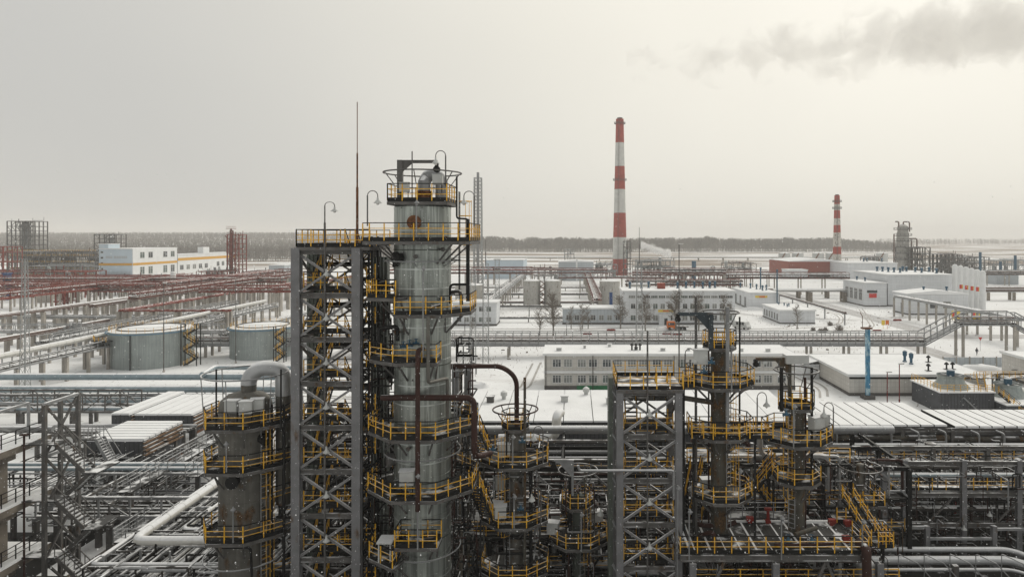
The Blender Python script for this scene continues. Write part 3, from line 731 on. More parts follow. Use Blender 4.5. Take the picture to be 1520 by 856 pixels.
# sheds behind the left tanks
t = building('grey_shed', 'pale blue-grey metal shed with snowy roof left of the tall chimney', 'building', X(829, 440), X(881, 440), 440, 465, 11.8, 'grey_wall', plinth=0, slope=.8)
MB().b2(X(841, 440), X(872, 440), 434, 439.9, 0, 7).build('porch', 'grey_wall', t); MB().b2(X(840, 440), X(873, 440), 433.7, 439.9, 7.003, 7.5).build('porch_roof', 'snow', t); MB().b2(X(856, 440)-.5, X(856, 440)+.5, 433.4, 433.7, 0, 14).build('duct', 'white_plain', t)
building('blue_shed', 'plain pale blue shed behind the floodlight mast', 'building', X(720, 455), X(777, 455), 455, 490, 12.5, 'bluish_wall', plinth=0)
# tanks by the white office
t = tank('old_tank', 'old stained pale tank, left one of the joined pair behind birches', X(789.5, 271), 271, 3.45, 10.6, 'tank_old', rail=False, group='old tanks')
t = tank('old_tank', 'old stained pale tank, right one of the joined pair behind birches', X(820, 271), 271, 3.4, 10.6, 'tank_old', rail=False, group='old tanks')
t = tank('old_tank', 'old pale tank with deep blue cabinet before it, left of the white office', X(905, 272), 272, 4.1, 10.4, 'tank_old', rail=False, group='old tanks')
t = tank('old_tank', 'small pale tank peeping over the white office roof', X(948, 300), 300, 5.4, 7.4, 'tank_old', rail=False, group='old tanks')
t = tank('old_tank', 'old pale tank half hidden behind the column beside the lattice mast', X(697, 262), 262, 5.5, 9.6, 'tank_old', rail=False, group='old tanks')
t = thing('tank_stair', 'rusty stair between the joined pair of old tanks', 'stair', (X(805, 268), 268, 0)); b = MB()
for k in range(5): z = k*2.1; b.bar((X(802, 268), 268, z), (X(808, 268), 268, z+1.05), .2, .3); b.bar((X(808, 268), 268.6, z+1.05), (X(802, 268), 268.6, z+2.1), .2, .3)
b.build('stair_flight', 'rust', t)
for px in (801.5, 808.5): beam('post', (X(px, 268), 268.3, 0), (X(px, 268), 268.3, 11), .3, 'steel', t)
MB().b2(X(904.5, 262), X(909, 262), 261, 262, 0, 6.4).b2(X(904.2, 262), X(909.3, 262), 260.9, 262.1, 6.4, 6.6).build('blue_cabinet', 'blue_dk', None, label='tall narrow deep blue cabinet in front of the old tank', cat='cabinet')
# ------------------------------------------------------------------ process tower far right
D0 = 470; x = X(1340, D0)
t = thing('process_column', 'tall grey process column with platforms above the workshop roof', 'process column', (x, D0, 0))
MB().lathe(x, D0, [(4.0, 0), (4.0, Zy(347, D0)), (3.4, Zy(343, D0)), (3.4, Zy(336, D0)), (1.5, Zy(333, D0)), (.2, Zy(332, D0))], 24).build('shell', 'tank_old', t, True)
for i, yy in enumerate((341, 350, 358, 367, 376, 385)):
    z = Zy(yy, D0); b = MB(); b.lathe(x, D0, [(3.6, z), (5.8, z), (5.8, z+.4), (3.6, z+.4)], 14, False)
    for k in range(14): a = 2*math.pi*k/14; b.bar((x+5.7*math.cos(a), D0+5.7*math.sin(a), z), (x+5.7*math.cos(a), D0+5.7*math.sin(a), z+1.5), .18)
    b.ring(x, D0, z+1.5, 5.7, .12, 14); b.build('platform', 'steel', t)
for pts in ([(1341, 333), (1341, 329), (1350, 329), (1350, 344)], [(1350, 354), (1361, 354), (1361, 370)], [(1329, 329), (1334, 329), (1334, 337)], [(1327, 348), (1327, 390)], [(1353, 356), (1353, 410)]):
    pipe('pipe', [P(a, c, D0-3) for a, c in pts], .5, 'brown_pipe', t, n=6)
process_frame('process_unit', 'dense brown process frame beside the far process column', X(1345, 465), X(1375, 465), 460, 480, [5, 9, 13, 17, 21], 'steel', 4, 2, .6, 60, ('brown_pipe', 'insul_dk', 'steel'), 5, 6)
process_frame('process_unit', 'far low process frame crowded with dark pipes near the right edge', X(1384, 480), X(1416, 480), 470, 490, [5, 9, 13, 16], 'steel', 5, 2, .6, 60, ('brown_pipe', 'insul_dk', 'steel'), 6, 6)
process_frame('process_unit', 'far low brown pipe structure right of the dark process frame', X(1418, 500), X(1468, 500), 500, 520, [5, 9, 13], 'steel', 7, 2, .5, 70, ('brown_pipe', 'insul_dk', 'steel', 'cabinet'), 8, 6)
process_frame('process_unit', 'low grey pipework between the white block and far column', X(1285, 540), X(1310, 540), 540, 550, [6, 12], 'steel', 4, 1, .5, 30, ('brown_pipe', 'insul', 'cabinet'), 9, 5)
process_frame('process_unit', 'grey pipe frame at the foot of the tall chimney', X(880, 470), X(915, 470), 462, 478, [5, 9], 'steel_lt', 5, 1, .4, 36, ('insul', 'steel_lt', 'insul_dk'), 10, 4)
process_frame('process_unit', 'slender frame tower right beside the tall chimney', X(926, 480), X(936, 480), 478, 486, [5, 9, 13, 17, 21, 25], 'steel', 2, 1, .4, 16, ('insul', 'brown_pipe'), 12, 1)
process_frame('process_unit', 'steaming pale pipework block right of the tall chimney', X(942, 460), X(1000, 460), 455, 475, [4, 8, 12], 'steel_lt', 8, 1, .4, 70, ('insul', 'cabinet', 'steel_lt', 'insul_dk'), 13, 8)
process_frame('process_unit', 'far pale frame and flare pipework above the grey shed', X(838, 560), X(852, 560), 558, 566, [8, 14, 18], 'steel_lt', 3, 1, .5, 12, ('insul', 'steel_lt'), 14, 2)
process_frame('process_unit', 'far grey pipework block at the right edge of the works', X(1470, 560), X(1530, 560), 555, 575, [5, 9], 'steel_lt', 7, 1, .4, 40, ('insul', 'cabinet', 'steel_lt'), 15, 5)
for i, (px, yt, D) in enumerate(((1455, 374, 420), (1507, 379, 420), (1485, 388, 430), (1030, 387, 430), (1016, 397, 430))):
    b = MB(); x = X(px, D); b.tube([(x, D, 0), (x, D, Zy(yt, D))], .8 if i != 3 else 1.4, 10); b.lathe(x, D, [(1.2, 0), (1.2, 1.5), (.8, 2)], 10); b.build('vent_pipe', 'blue', None, True, cat='vent pipe', group='far blue vent pipes',
        label=('far thick blue vent pipe rising behind the white silos', 'far blue vent pipe near the right edge of the photograph', 'far short blue vent pipe between two taller ones', 'far squat blue stack on the snowy field right of steam', 'small far blue stub pipe left of the squat blue stack')[i])
# ------------------------------------------------------------------ pipe racks right of the column
MX = ('insul', 'insul_dk', 'brown_pipe', 'steel_lt')
D0 = 157
rack('pipe_rack', 'long grey pipe rack crossing the snow below the white office', 'x', D0+1.5, -112, 82, 2.4, 3, bundle(2.6, 5, .16, .34, ('insul', 'insul_dk', 'insul_dk'), 1)+bundle(2.6, 4, .1, .2, ('insul_dk', 'brown_pipe'), 2, (.9, 1.6)), zt=3.3, sp=9, bay=2.0, post='concrete_lt', bracing=False)
t = rack('pipe_bridge', 'raised grey pipe bridge crossing over the snowy road', 'x', D0+1.5, 91, 103, 7.2, 3, bundle(2.6, 5, .16, .34, ('insul', 'insul_dk', 'insul_dk'), 3)+bundle(2.6, 4, .1, .2, ('insul_dk', 'brown_pipe'), 4, (.9, 1.6)), zt=3.3, sp=11, bay=2.0, post='concrete_lt', bracing=False)
for o in (0, 3):
    for (p, q) in (((82, 2.7), (91, 7.5)), ((103, 7.5), (112, 2.7))):
        for dz in (0, 3.0): beam('ramp_girder', (p[0], D0+o, p[1]+dz), (q[0], D0+o, q[1]+dz), .24, 'steel_lt', t)
        for k in range(1, 6): x_ = p[0]+(q[0]-p[0])*k/6; z_ = p[1]+(q[1]-p[1])*k/6; beam('strut', (x_, D0+o, z_), (x_, D0+o, z_+3), .14, 'steel_lt', t)
for k in range(5): pipe('ramp_pipe', [(82, D0+.4+k*.55, 3.1), (91, D0+.4+k*.55, 7.9)], .22, ('insul', 'insul_dk')[k % 2], t, n=6); pipe('ramp_pipe', [(103, D0+.4+k*.55, 7.9), (112, D0+.4+k*.55, 3.1), (150, D0+.4+k*.55, 3.1)], .22, ('insul', 'insul_dk')[k % 2], t, n=6)
rack('pipe_rack', 'snowy pipe rack on pale posts running behind the raised bridge', 'y', X(1440, 195), 172, 238, 6.6, 3, bundle(2.6, 4, .2, .35, ('insul', 'insul_dk'), 5), sp=11, post='concrete_lt', zt=0)
D0 = 330
rack('pipe_rack', 'far brown pipe rack left of the brick warehouse', 'x', D0, X(1080, D0), X(1258, D0), 7.6, 4, bundle(3.4, 6, .2, .45, ('brown_pipe', 'insul_dk', 'insul'), 6, (0, 1.6)), zt=3.2, sp=12, bay=4, steel='red_rack')
rack('pipe_rack', 'low pale pipe rack on thick posts behind the small white shed', 'x', 292, X(1150, 292), X(1252, 292), 4.4, 2.5, bundle(2, 3, .3, .5, ('insul_wh', 'insul'), 7), sp=16, pw=1.6, post='concrete')
rack('pipe_rack', 'far brown pipe rack right of the white silos', 'x', 300, X(1464, 300), X(1540, 300), 3.6, 3, bundle(2.6, 4, .3, .5, ('brown_pipe', 'insul_dk', 'insul'), 8, (0, 1.2)), sp=12, pw=1, post='concrete')
rack('pipe_rack', 'low far pipe rack beyond the silos at the right edge', 'x', 390, X(1462, 390), X(1560, 390), 6, 4, bundle(3.4, 6, .3, .6, ('brown_pipe', 'insul_dk', 'insul'), 9, (0, 1.4)), zt=3, sp=13, steel='steel')
D0 = 350
rack('pipe_rack', 'far brown pipe rack behind the white office roof', 'x', D0, X(985, D0), X(1075, D0), 9.0, 4, bundle(3.4, 6, .3, .5, ('brown_pipe', 'insul_dk'), 10, (0, 1.5)), zt=3, sp=12, steel='red_rack')
rack('pipe_rack', 'far red pipe rack passing behind the floodlight mast', 'x', 340, X(560, 340), X(790, 340), 9.4, 4, bundle(3.4, 6, .2, .45, ('red_rack', 'brown_pipe', 'red'), 11, (0, 1.5)), zt=3.6, sp=11, bay=5, steel='red_rack')
rack('pipe_rack', 'far thin brown pipe bridge between old tanks and chimney', 'x', 335, X(830, 335), X(985, 335), 7.5, 3, bundle(2.4, 4, .2, .4, ('brown_pipe', 'insul_dk'), 12), zt=2.6, sp=11, bay=5.5, steel='red_rack')
for i, (yy, lab) in enumerate(((448, 'low brown pipe run just behind the joined old tanks'), (436, 'low pale pipe run farther behind the joined old tanks'), (426, 'farthest low pipe run behind the joined old tanks'))):
    D = 26/(yy-352)*1000; rack('pipe_run', lab, 'x', D, X(560, D), X(890, D), 1.3, 2.4, bundle(2, 4, .25, .45, ('brown_pipe', 'insul', 'insul_dk'), 20+i), sp=9, pw=.4)
rack('pipe_run', 'low pipe rail on short posts in front of the old tanks', 'x', 234, X(733, 234), X(838, 234), 3.6, 1.0, bundle(.8, 2, .2, .3, ('insul_dk', 'brown_pipe'), 24), sp=10, pw=.3, post='steel')
rack('pipe_run', 'lower pipe rail on short posts left of the grey annex', 'x', 222, X(733, 222), X(836, 222), 1.0, 1.0, bundle(.8, 2, .15, .25, ('insul_dk', 'brown_pipe'), 25), sp=10, pw=.3, post='steel')
rack('pipe_run', 'long snow-capped pipeline running before the forest edge', 'x', 800, X(560, 800), X(1330, 800), 3.0, 5, bundle(4, 3, .8, 1.1, ('insul_wh', 'insul'), 26), sp=30, pw=.8)
rack('pipe_run', 'thin pipe run with snow crossing the yard right of the shed', 'y', X(1218, 236), 215, 300, 3.4, 1.0, bundle(.8, 2, .25, .35, ('insul_dk', 'brown_pipe'), 27), sp=16, pw=.35, post='steel_lt')
# ------------------------------------------------------------------ masts, poles, steam
mast('lattice_mast', 'slim lattice mast with lightning rod before the white office', 949, 150, 388, 1.6, 7.6, taper=.62)
mast('lattice_mast', 'lattice mast with lightning rod beside the column, taller of the near pair', 721, 148, 391, 1.25, 5.2, taper=.9)
mast('lattice_mast', 'plain lattice mast close beside the column without a rod', 702, 146, 400, 1.2, 0, taper=.9)
t = mast('floodlight_mast', 'lattice floodlight mast with lamp platform before the old tanks', 738, 225, 385, 1.35, 0, taper=1)
x = X(738, 225)
for z in (Zy(385, 225), Zy(402, 225)): MB().b2(x-1.1, x+1.1, 223.9, 226.1, z-.1, z+.15).build('lamp_platform', 'lattice', t)
for k in range(5): MB().box(x-1+k*.5, 223.8, Zy(402, 225)+.7, .35, .3, .45).build('floodlight', 'steel', t)
t = mast('flue_tower', 'tall steel lattice flue tower rising right of the big column', 709.5, 380, 264, 4.6, 0, taper=.85, seg=30, cat='flue tower', k_=1.5)
MB().tube([(X(709.5, 380), 380, 0), (X(709.5, 380), 380, Zy(256, 380))], .75, 14).build('flue', 'insul', t, True)
mast('lattice_mast', 'lattice mast on the left above the bluish pipes', 37, 108, 384, 1.1, 0, taper=.45)
def pole(label, px, D, yt, r=.09, m='steel', name='light_pole', head=True):
    x = X(px, D); t = thing(name, label, 'pole', (x, D, 0)); zt = Zy(yt, D)
    MB().tube([(x, D, 0), (x, D, zt*.55)], r*1.3, 8).tube([(x, D, zt*.55), (x, D, zt)], r*.8, 8).build('shaft', m, t, True)
    MB().lathe(x, D, [(r*3, 0), (r*3, .25), (r*1.4, .4)], 8).build('base', 'concrete_lt', t)
    if head: MB().box(x+.25, D, zt+.02, .7, .22, .14).build('lamp_head', 'lampglass', t)
    return t
for lab, px, D, yt in (('thin tall pole before the white office entrance', 1008, 96, 362), ('thin pole standing right of the left tank roof', 243, 140, 420), ('thin pole rising in front of the second tank', 350, 150, 415), ('red-banded thin pole above the snowy cooler panels', 1335, 92, 540), ('thin dark pole left of the red-banded one', 1317, 90, 552), ('short pole on the snow left of the annex', 841, 192, 480), ('short pole on the snow right of the truck', 996, 192, 487), ('thin pole near the old tank below the mast', 690, 192, 470)):
    pole(lab, px, D, yt, .08, 'redpaint' if 'red' in lab else 'steel')
# ------------------------------------------------------------------ left middle distance
# white hall with ochre stripe
D0 = 400
def S(px): return X(px, D0)
t = building('white_hall', 'tall white hall with ochre stripe and blue-white end wall', 'building', X(147, 400), X(196, 400), 400, 445, 21.0, 'bluish_wall', plinth=0)
MB().b2(X(147, 400), X(161, 400), 399.9, 410, 21, 23.8).build('stair_head', 'bluish_wall', t); MB().b2(X(147, 400)-.2, X(161, 400)+.2, 399.7, 410.2, 23.8, 24.1).build('stair_head_roof', 'snow', t)
MB().b2(X(147, 400)-.1, X(196, 400)+.05, 399.85, 399.98, 11.2, 12.6).build('stripe', 'orange_band', t)
for k in range(5): window(t, X(151.5, 400), 399.97, 22.4-k*3.3, 1.6, 1.1, 1, bars=0)
for x0_, x1_ in ((157, 167), (169, 189)): MB().b2(X(x0_, 400), X(x1_, 400), 399.9, 399.97, 15.4, 16.8).build('louvre', 'grey_wall', t)
b = MB(); MB().b2(X(150, 400), X(195, 400), 398.4, 399.9, 6.4, 6.6).build('balcony', 'steel_lt', t)
for k in range(24): b.bar((X(150, 400)+k*.77, 398.5, 6.6), (X(150, 400)+k*.77, 398.5, 7.8), .08)
b.build('balcony_rail', 'steel_lt', t)
# east wall of the hall seen obliquely
x1 = X(196, 400)+.02
MB().b2(x1, x1+.3, 400.2, 445, 0, 21.0).build('side_wall', 'white_plain', t); MB().b2(x1+.28, x1+.42, 400.2, 445, 11.2, 12.6).build('stripe', 'orange_band', t)
for yy in (409, 417, 432, 440):
    for z in (17.2, 7.8, 2.6): window(t, x1+.31, yy, z, 4.2, 3.6 if z != 7.8 else 4.6, 2, face='right')
t = building('hall_wing', 'lower white wing of the hall with long ochre stripe', 'building', X(196, 400)-8, X(196, 400)+.5, 445.5, 520, 16.4, 'white_plain', plinth=0)
x1 = X(196, 400)+.5
MB().b2(x1+.0, x1+.14, 445.6, 520, 12.4, 14.2).build('stripe', 'orange_band', t)
for k in range(5): window(t, x1+.01, 450+k*7.5, 7.9, 4.0, 3.2, 2, face='right')
for k in range(3): window(t, x1+.01, 496+k*7, 8.6, 3.6, 3.2, 2, face='right')
MB().b2(x1-5, x1-1, 478, 486, 16.6, 21).build('stair_head', 'white_plain', t)
# scaffold towers and process units at far left
D0 = 440
t = process_frame('scaffold_tower', 'tall scaffolded silo tower on the far left skyline', X(22, D0), X(60, D0), 434, 446, [4, 8, 12, 16, 20, 23, 26, 29, 32, 35, 38.3], 'steel', 6, 1, .5, 26, ('steel', 'steel_lt'), 31, 0, cat='tower')
MB().lathe(X(38.5, D0), 440, [(2.4, 0), (2.4, 36), (1.9, 37.6), (.1, 38)], 20).build('silo', 'insul', t, True)
t = process_frame('scaffold_tower', 'smaller open frame tower behind the white hall', X(146, 470), X(176, 470), 466, 478, [8, 14, 20, 24, 27, 30], 'steel', 4, 1, .5, 30, ('insul', 'steel_lt'), 32, 0, cat='tower', decks=False)
MB().lathe(X(163, 470), 472, [(2, 10), (2, 28), (.3, 29)], 16).build('silo', 'insul', t, True)
t = process_frame('process_unit', 'broad dark process frame with pale vessels left of the hall', X(22, 425), X(150, 425), 420, 438, [4, 8, 12, 16, 19], 'steel', 14, 2, .4, 110, ('insul', 'steel_lt', 'insul_dk', 'brown_pipe'), 33, 12, rails='yellow')
for k in range(9): xa = X(26+k*13.5, 432); MB().b2(xa, xa+3.6+.4*(k % 3), 430, 436, (0, 4.3, 8.3)[k % 3], (9, 11.5, 15)[k % 3]).build('housing', ('dark_wall', 'plinth', 'dark_wall', 'concrete')[k % 4], t)
process_frame('process_unit', 'grey sloping pipework in front of the broad dark frame', X(58, 380), X(146, 380), 372, 382, [5, 9, 12], 'steel_lt', 9, 1, .3, 60, ('insul', 'steel_lt'), 34, 2)
process_frame('process_unit', 'red steel frame cluster at the left edge', X(-6, 360), X(24, 360), 352, 364, [5, 10, 15, 20, 23], 'red', 4, 1, .4, 30, ('red', 'red_rack', 'steel'), 35, 0, decks=False)
t = process_frame('red_stair_tower', 'red steel stair tower with slender column beside the white hall wing', X(344, 400), X(361, 400), 395, 404, [3, 6, 9, 12, 15, 18, 21, 24, 27, 29.5], 'red', 3, 1, .5, 26, ('red', 'red_rack'), 36, 0, cat='tower')
x = X(343, 400); MB().lathe(x, 400, [(1.1, 0), (1.1, 27), (.8, 29), (.8, 32), (.2, 33)], 14).build('column', 'red_rack', t, True)
for z in (14, 19, 24, 29.5, 33): b = MB(); b.lathe(x, 400, [(1.2, z), (2.8, z), (2.8, z+.3), (1.2, z+.3)], 10, False); b.ring(x, 400, z+1.3, 2.7, .09, 10); b.build('platform', 'red', t)
for pts in ([(337, 400), (337, 352), (334, 350)], [(341, 360), (341, 400)], [(346, 342), (346, 380)]): pipe('pipe', [P(a, c, 398) for a, c in pts], .3, 'red_rack', t, n=6)
process_frame('process_unit', 'low dark red pipework at the foot of the red stair tower', X(300, 390), X(345, 390), 384, 396, [3, 6, 8.5], 'red', 6, 1, .3, 50, ('red', 'steel', 'insul_dk'), 37, 4, decks=False)
process_frame('process_unit', 'grey low pipework before the hall wing', X(225, 375), X(300, 375), 370, 378, [3, 5.5], 'steel_lt', 8, 1, .25, 50, ('insul', 'steel_lt', 'insul'), 38, 3, decks=False)
building('grey_box_building', 'small pale blue-grey box building at the edge left of the tower', 'building', X(399, 430), X(422, 430), 430, 450, 10, 'grey_wall', plinth=0)
MB().lathe(X(257, 300), 300, [(1.1, 8.5), (1.1, 12.0), (.8, 12.6), (.1, 12.8)], 16).build('white_drum', 'white_plain', None, True, label='small white upright drum on the red pipe rack', cat='drum')
for i, px in enumerate((52, 84)): MB().b2(X(px-3, 330), X(px+4, 330), 300, 302, 0, 11.6).b2(X(px-4, 330), X(px+5, 330), 299.7, 302.3, 11.6, 12.1).build('blue_stack', 'blue_dk', None, label=f'square deep blue stack among red racks, {("left", "right")[i]} one of two', cat='stack', group='blue stacks among red racks')
# red racks
RD = ('red', 'red_rack', 'brown_pipe', 'red_rack')
rack('red_pipe_rack', 'broad two-tier red pipe rack crossing the left middle distance', 'x', 268, X(-20, 268), X(238, 268), 6.3, 6, bundle(5.4, 9, .15, .35, RD, 41, (0, 1.3, 2.6)), zt=4.0, sp=9, bay=4.5, steel='red', levels=2)
rack('red_pipe_rack', 'red pipe rack receding past the hall towards the stair tower', 'y', -163, 272, 372, 6.5, 6, bundle(5.4, 8, .15, .35, RD, 42, (0, 1.3, 2.6)), zt=3.6, sp=9, bay=4.5, steel='red', levels=2)
rack('red_pipe_rack', 'far red pipe rack behind the tower left post', 'x', 375, -165, X(470, 375), 7.0, 5, bundle(4.4, 7, .15, .35, RD, 43, (0, 1.3)), zt=3.4, sp=9, bay=4.5, steel='red_rack')
rack('brown_pipe_rack', 'brown pipe pair on pale concrete posts at the left edge', 'y', -160, 176, 262, 5.6, 3, [(-.9, 0, .38, 'brown_pipe'), (.2, 0, .38, 'brown_pipe'), (1.1, 0, .3, 'brown_pipe')], sp=9, pw=.9, steel='brown_pipe')
rack('brown_pipe_rack', 'brown pipe run between red racks left of the tanks', 'y', -146, 205, 300, 6.6, 2.4, [(-.7, 0, .4, 'brown_pipe'), (.4, 0, .4, 'brown_pipe')], sp=8, pw=.8, steel='brown_pipe')
rack('red_pipe_rack', 'slim bright red pipe rack on pale posts receding behind the tanks', 'y', -128, 192, 330, 6.8, 2.6, bundle(2.2, 4, .15, .28, ('red', 'red', 'brown_pipe'), 44), sp=8, pw=.9, steel='red')
rack('red_pipe_rack', 'short bright red crossing pipes above the left tank', 'x', 192, -127, -98, 6.8, 2, bundle(1.8, 3, .14, .24, ('red', 'red'), 45), sp=8, pw=.8, steel='red')
rack('grey_pipe_rack', 'row of tall pale posts carrying pipes left of the tower', 'y', -112, 255, 350, 8.0, 3, bundle(2.6, 3, .2, .35, ('red_rack', 'red'), 46), sp=7, pw=1.1, steel='red')
rack('pipe_run', 'low grey pipe run across the snow behind the left tank', 'x', 205, X(0, 205), X(330, 205), 3.4, 2.6, bundle(2.2, 4, .2, .35, ('insul_dk', 'insul'), 47), sp=10, pw=.8)
rack('pipe_run', 'low dark pipe run on the snow under the brown pipe rack', 'x', 222, X(0, 222), X(340, 222), 1.0, 3, bundle(2.6, 4, .25, .4, ('insul_dk', 'brown_pipe'), 48), sp=10, pw=.5)
# white pipe rack receding
t = rack('white_pipe_rack', 'receding rack with one large white pipe and mesh of grey pipes', 'y', -101, 96, 225, 4.6, 5, [(-1.9, 1.2, .55, 'insul_wh')]+bundle(4.4, 9, .14, .30, ('insul', 'insul_dk', 'insul_dk'), 49, (0,)), zt=1.6, sp=6, bay=2.2, steel='steel_lt', bracing=False)
rack('grey_pipe_rack', 'grey pipes sloping away right of the left tank', 'y', -85, 165, 260, 3.6, 3, bundle(2.6, 6, .2, .35, ('insul_dk', 'insul'), 50), sp=8, steel='steel_lt')
# descending gantry at left
t = thing('pipe_gantry', 'grey ladder-like sloping pipe gantry left of the left tank', 'gantry', (X(88, 170), 170, 0))
for o in (0, 2.2):
    p, q = P(58, 524, 170), P(104, 497, 170); p.y += o; q.y += o
    for dz in (0, 2.6): beam('chord', p+Vector((0, 0, dz)), q+Vector((0, 0, dz)), .3, 'steel_lt', t)
    for k in range(7): a = p.lerp(q, k/6); beam('strut', a, a+Vector((0, 0, 2.6)), .25, 'steel_lt', t)
for px in (106, 114): beam('post', (X(px, 170), 171, 0), (X(px, 170), 171, 6.3), .7, 'steel_lt', t)
# storage tanks
t = tank('storage_tank', 'large galvanised storage tank with blue rim, the left one', -93.6, 150, 8.2, 7.7, 'tank', 'tank_blue', group='galvanised storage tanks')
x = -93.6
railing(t, [(x-8.6, 143.6, 6.1), (x-6.4, 141.0, 6.1), (x-4.0, 140.9, 6.1)], sp=.8); MB().prism([(x-8.4, 146), (x-8.8, 143.4), (x-6.4, 140.8), (x-3.9, 140.7), (x-3.9, 142.8)], 5.95, 6.08).build('landing', 'deck', t)
MB().tube([(x+.6, 141.55, 0), (x+.6, 141.55, 7.5)], .12, 6).build('drain_pipe', 'steel_dk', t)
t2 = tank('storage_tank', 'galvanised storage tank with blue rim and spiral stair beside tower', X(391, 160), 160, 7.2, 7.0, 'tank', 'tank_blue', group='galvanised storage tanks')
def zig(parent, x, y, zs, w_=1.6, dx=2.4, m='steel_dk', rail=None, run='x'):
    """a zigzag stair: flights of separate treads between landings"""
    for i in range(len(zs)-1):
        s_ = 1 if i % 2 == 0 else -1; za, zb = zs[i], zs[i+1]; b = MB()
        p0, p1 = (x-dx/2*s_, x+dx/2*s_) if run == 'x' else (y-dx/2*s_, y+dx/2*s_)
        G = (lambda u, o, z: (u, y+o, z)) if run == 'x' else (lambda u, o, z: (x+o, u, z))
        for o in (-w_/2, w_/2):
            b.bar(G(p0, o, za), G(p1, o, zb), .06, .25)
        b.build('stringer', m, parent)
        n = max(4, int((zb-za)/.24)); tr = MB()
        for k in range(1, n): u = p0+(p1-p0)*k/n; z = za+(zb-za)*k/n; c_ = G(u, 0, z); tr.box(c_[0], c_[1], c_[2], .26 if run == 'x' else w_, w_ if run == 'x' else .26, .04)
        tr.build('tread', m, parent)
        if rail:
            for o in (-w_/2, w_/2): railing(parent, [G(p0, o, za), G(p1, o, zb)], m=rail, top=m, toe=False, sp=.9)
t = thing('tank_stair', 'dark zigzag stair tower between the two galvanised tanks', 'stair', (-83.8, 147, 0))
zig(t, -83.6, 147.5, [0, 1.6, 3.2, 4.8, 6.4, 8.0], 1.2, 2.6, 'steel_dk', 'yellow')
for sx in (-1.7, 1.7):
    for sy in (-.8, .8): beam('post', (-83.6+sx, 147.5+sy, 0), (-83.6+sx, 147.5+sy, 9), .18, 'steel_dk', t)
t = thing('tank_stair', 'dark zigzag stair in front of the second galvanised tank', 'stair', (X(414, 151), 151, 0)); x = X(414, 151)
zig(t, x, 151.5, [0, 1.4, 2.8, 4.2, 5.6, 7.0], 1.0, 1.9, 'steel_dk', 'yellow')
for sx in (-1.15, 1.15):
    for sy in (-.6, .6): beam('post', (x+sx, 151.5+sy, 0), (x+sx, 151.5+sy, 8), .16, 'steel_dk', t)
# bluish horizontal pipes
D0 = 100
t = rack('blue_pipe_rack', 'rack of thick bluish pipes running below the tanks', 'x', D0, X(-30, D0), X(436, D0), 3.4, 5, [(-1.8, 1.7, .52, 'insul_bl'), (-.6, 1.7, .3, 'insul'), (.6, 3.0, .52, 'insul_bl'), (1.7, 3.0, .3, 'insul_bl'), (-1.9, 0, .4, 'insul_bl'), (-.8, 0, .25, 'insul'), (.4, 0, .3, 'insul_bl'), (1.6, 0, .3, 'insul_dk')], zt=1.9, sp=8, bay=3, post='steel', pw=.4, steel='steel_lt')
rack('blue_pipe_rack', 'lower rack of bluish pipes and trusses in front of the block wall', 'x', 93, X(-30, 93), X(200, 93), 4.0, 3, bundle(2.6, 4, .16, .3, ('insul_bl', 'insul_dk'), 55), zt=2.6, sp=8, bay=3, steel='steel', post='steel', pw=.35)
MB().b2(X(60, 98), X(200, 98), 108, 108.5, 0, 2.0).b2(X(60, 98), X(200, 98), 107.9, 108.6, 2.0, 2.15).build('block_wall', 'stone', None, label='low brown block wall under the bluish pipes', cat='wall')
pipe('bend_pipe', [P(300, 556, 99), P(318, 545, 112), P(440, 545, 112)], .42, 'insul_bl', None, label='bluish pipe bending back below the tanks', cat='pipe')
# air coolers at left
def cooler(label, x0, x1, y0, y1, zt, hh, n, along='y', side='dark_wall', legs=True):
    t = thing('air_cooler', label, 'air cooler', ((x0+x1)/2, y0, 0))
    MB().b2(x0, x1, y0, y1, zt-hh, zt-.06).build('casing', side, t)
    for i in range(n):
        if along == 'y': u0 = x0+(x1-x0)*i/n; u1 = x0+(x1-x0)*(i+1)/n; MB().b2(u0+.07, u1-.07, y0-.15, y1+.15, zt-.05, zt+.18).build('louvre_panel', 'snow', t)
        else: u0 = y0+(y1-y0)*i/n; u1 = y0+(y1-y0)*(i+1)/n; MB().b2(x0-.15, x1+.15, u0+.13, u1-.13, zt-.05, zt+.2).build('louvre_panel', 'snow', t)
    for k in range(4):
        z = zt-.25-k*.42; MB().b2(x1+.003, x1+.16+.05*k, y0+.1, y1-.1, z-.14, z+.06).build('louvre_slat', 'tan', t)
    MB().b2(x1, x1+.4, y0, y1, zt-hh-.15, zt-hh-.003).build('side_channel', 'rust', t)
    if legs:
        for x in (x0+.4, x1-.4):
            for k in range(3): y = y0+.4+(y1-y0-.8)*k/2; beam('leg', (x, y, 0), (x, y, zt-hh), .35, 'steel', t)
    return t
Dn = 72; cooler('near snow-topped air cooler with rusty side and stair in front', X(126, Dn), X(211, Dn), Dn, 79.3, Zy(654, Dn), 3.6, 7, 'x')
Dn = 82; zc = 6.4
cooler('wide farther snow-topped air cooler with five roof panels', X(200, Dn), X(286, Dn), Dn, 92, zc, 2.2, 5); cooler('narrow snow-topped air cooler left of the wide one', X(168, Dn), X(196, Dn), Dn-.3, 93, zc+.15, 2.2, 2)
t = thing('cooler_stair', 'small grey stair climbing to the near air cooler', 'stair', (X(150, 69), 69, 0))
zc = Zy(690, 69); b = MB()
for o in (0, 1.2):
    b.bar((X(166, 69), 69+o, zc-.5), (X(142, 69), 69+o, zc+2.6), .08, .3); b.bar((X(170, 69), 69+o, zc+.6), (X(142, 69), 69+o, zc+3.7), .06); b.bar((X(142, 69), 69+o, zc+3.7), (X(120, 69), 69+o, zc+3.7), .06)
    for k in range(5): xx = X(142, 69)-k*.4; b.bar((xx, 69+o, zc+2.6), (xx, 69+o, zc+3.7), .05)
b.build('handrail', 'steel_lt', t); b = MB()
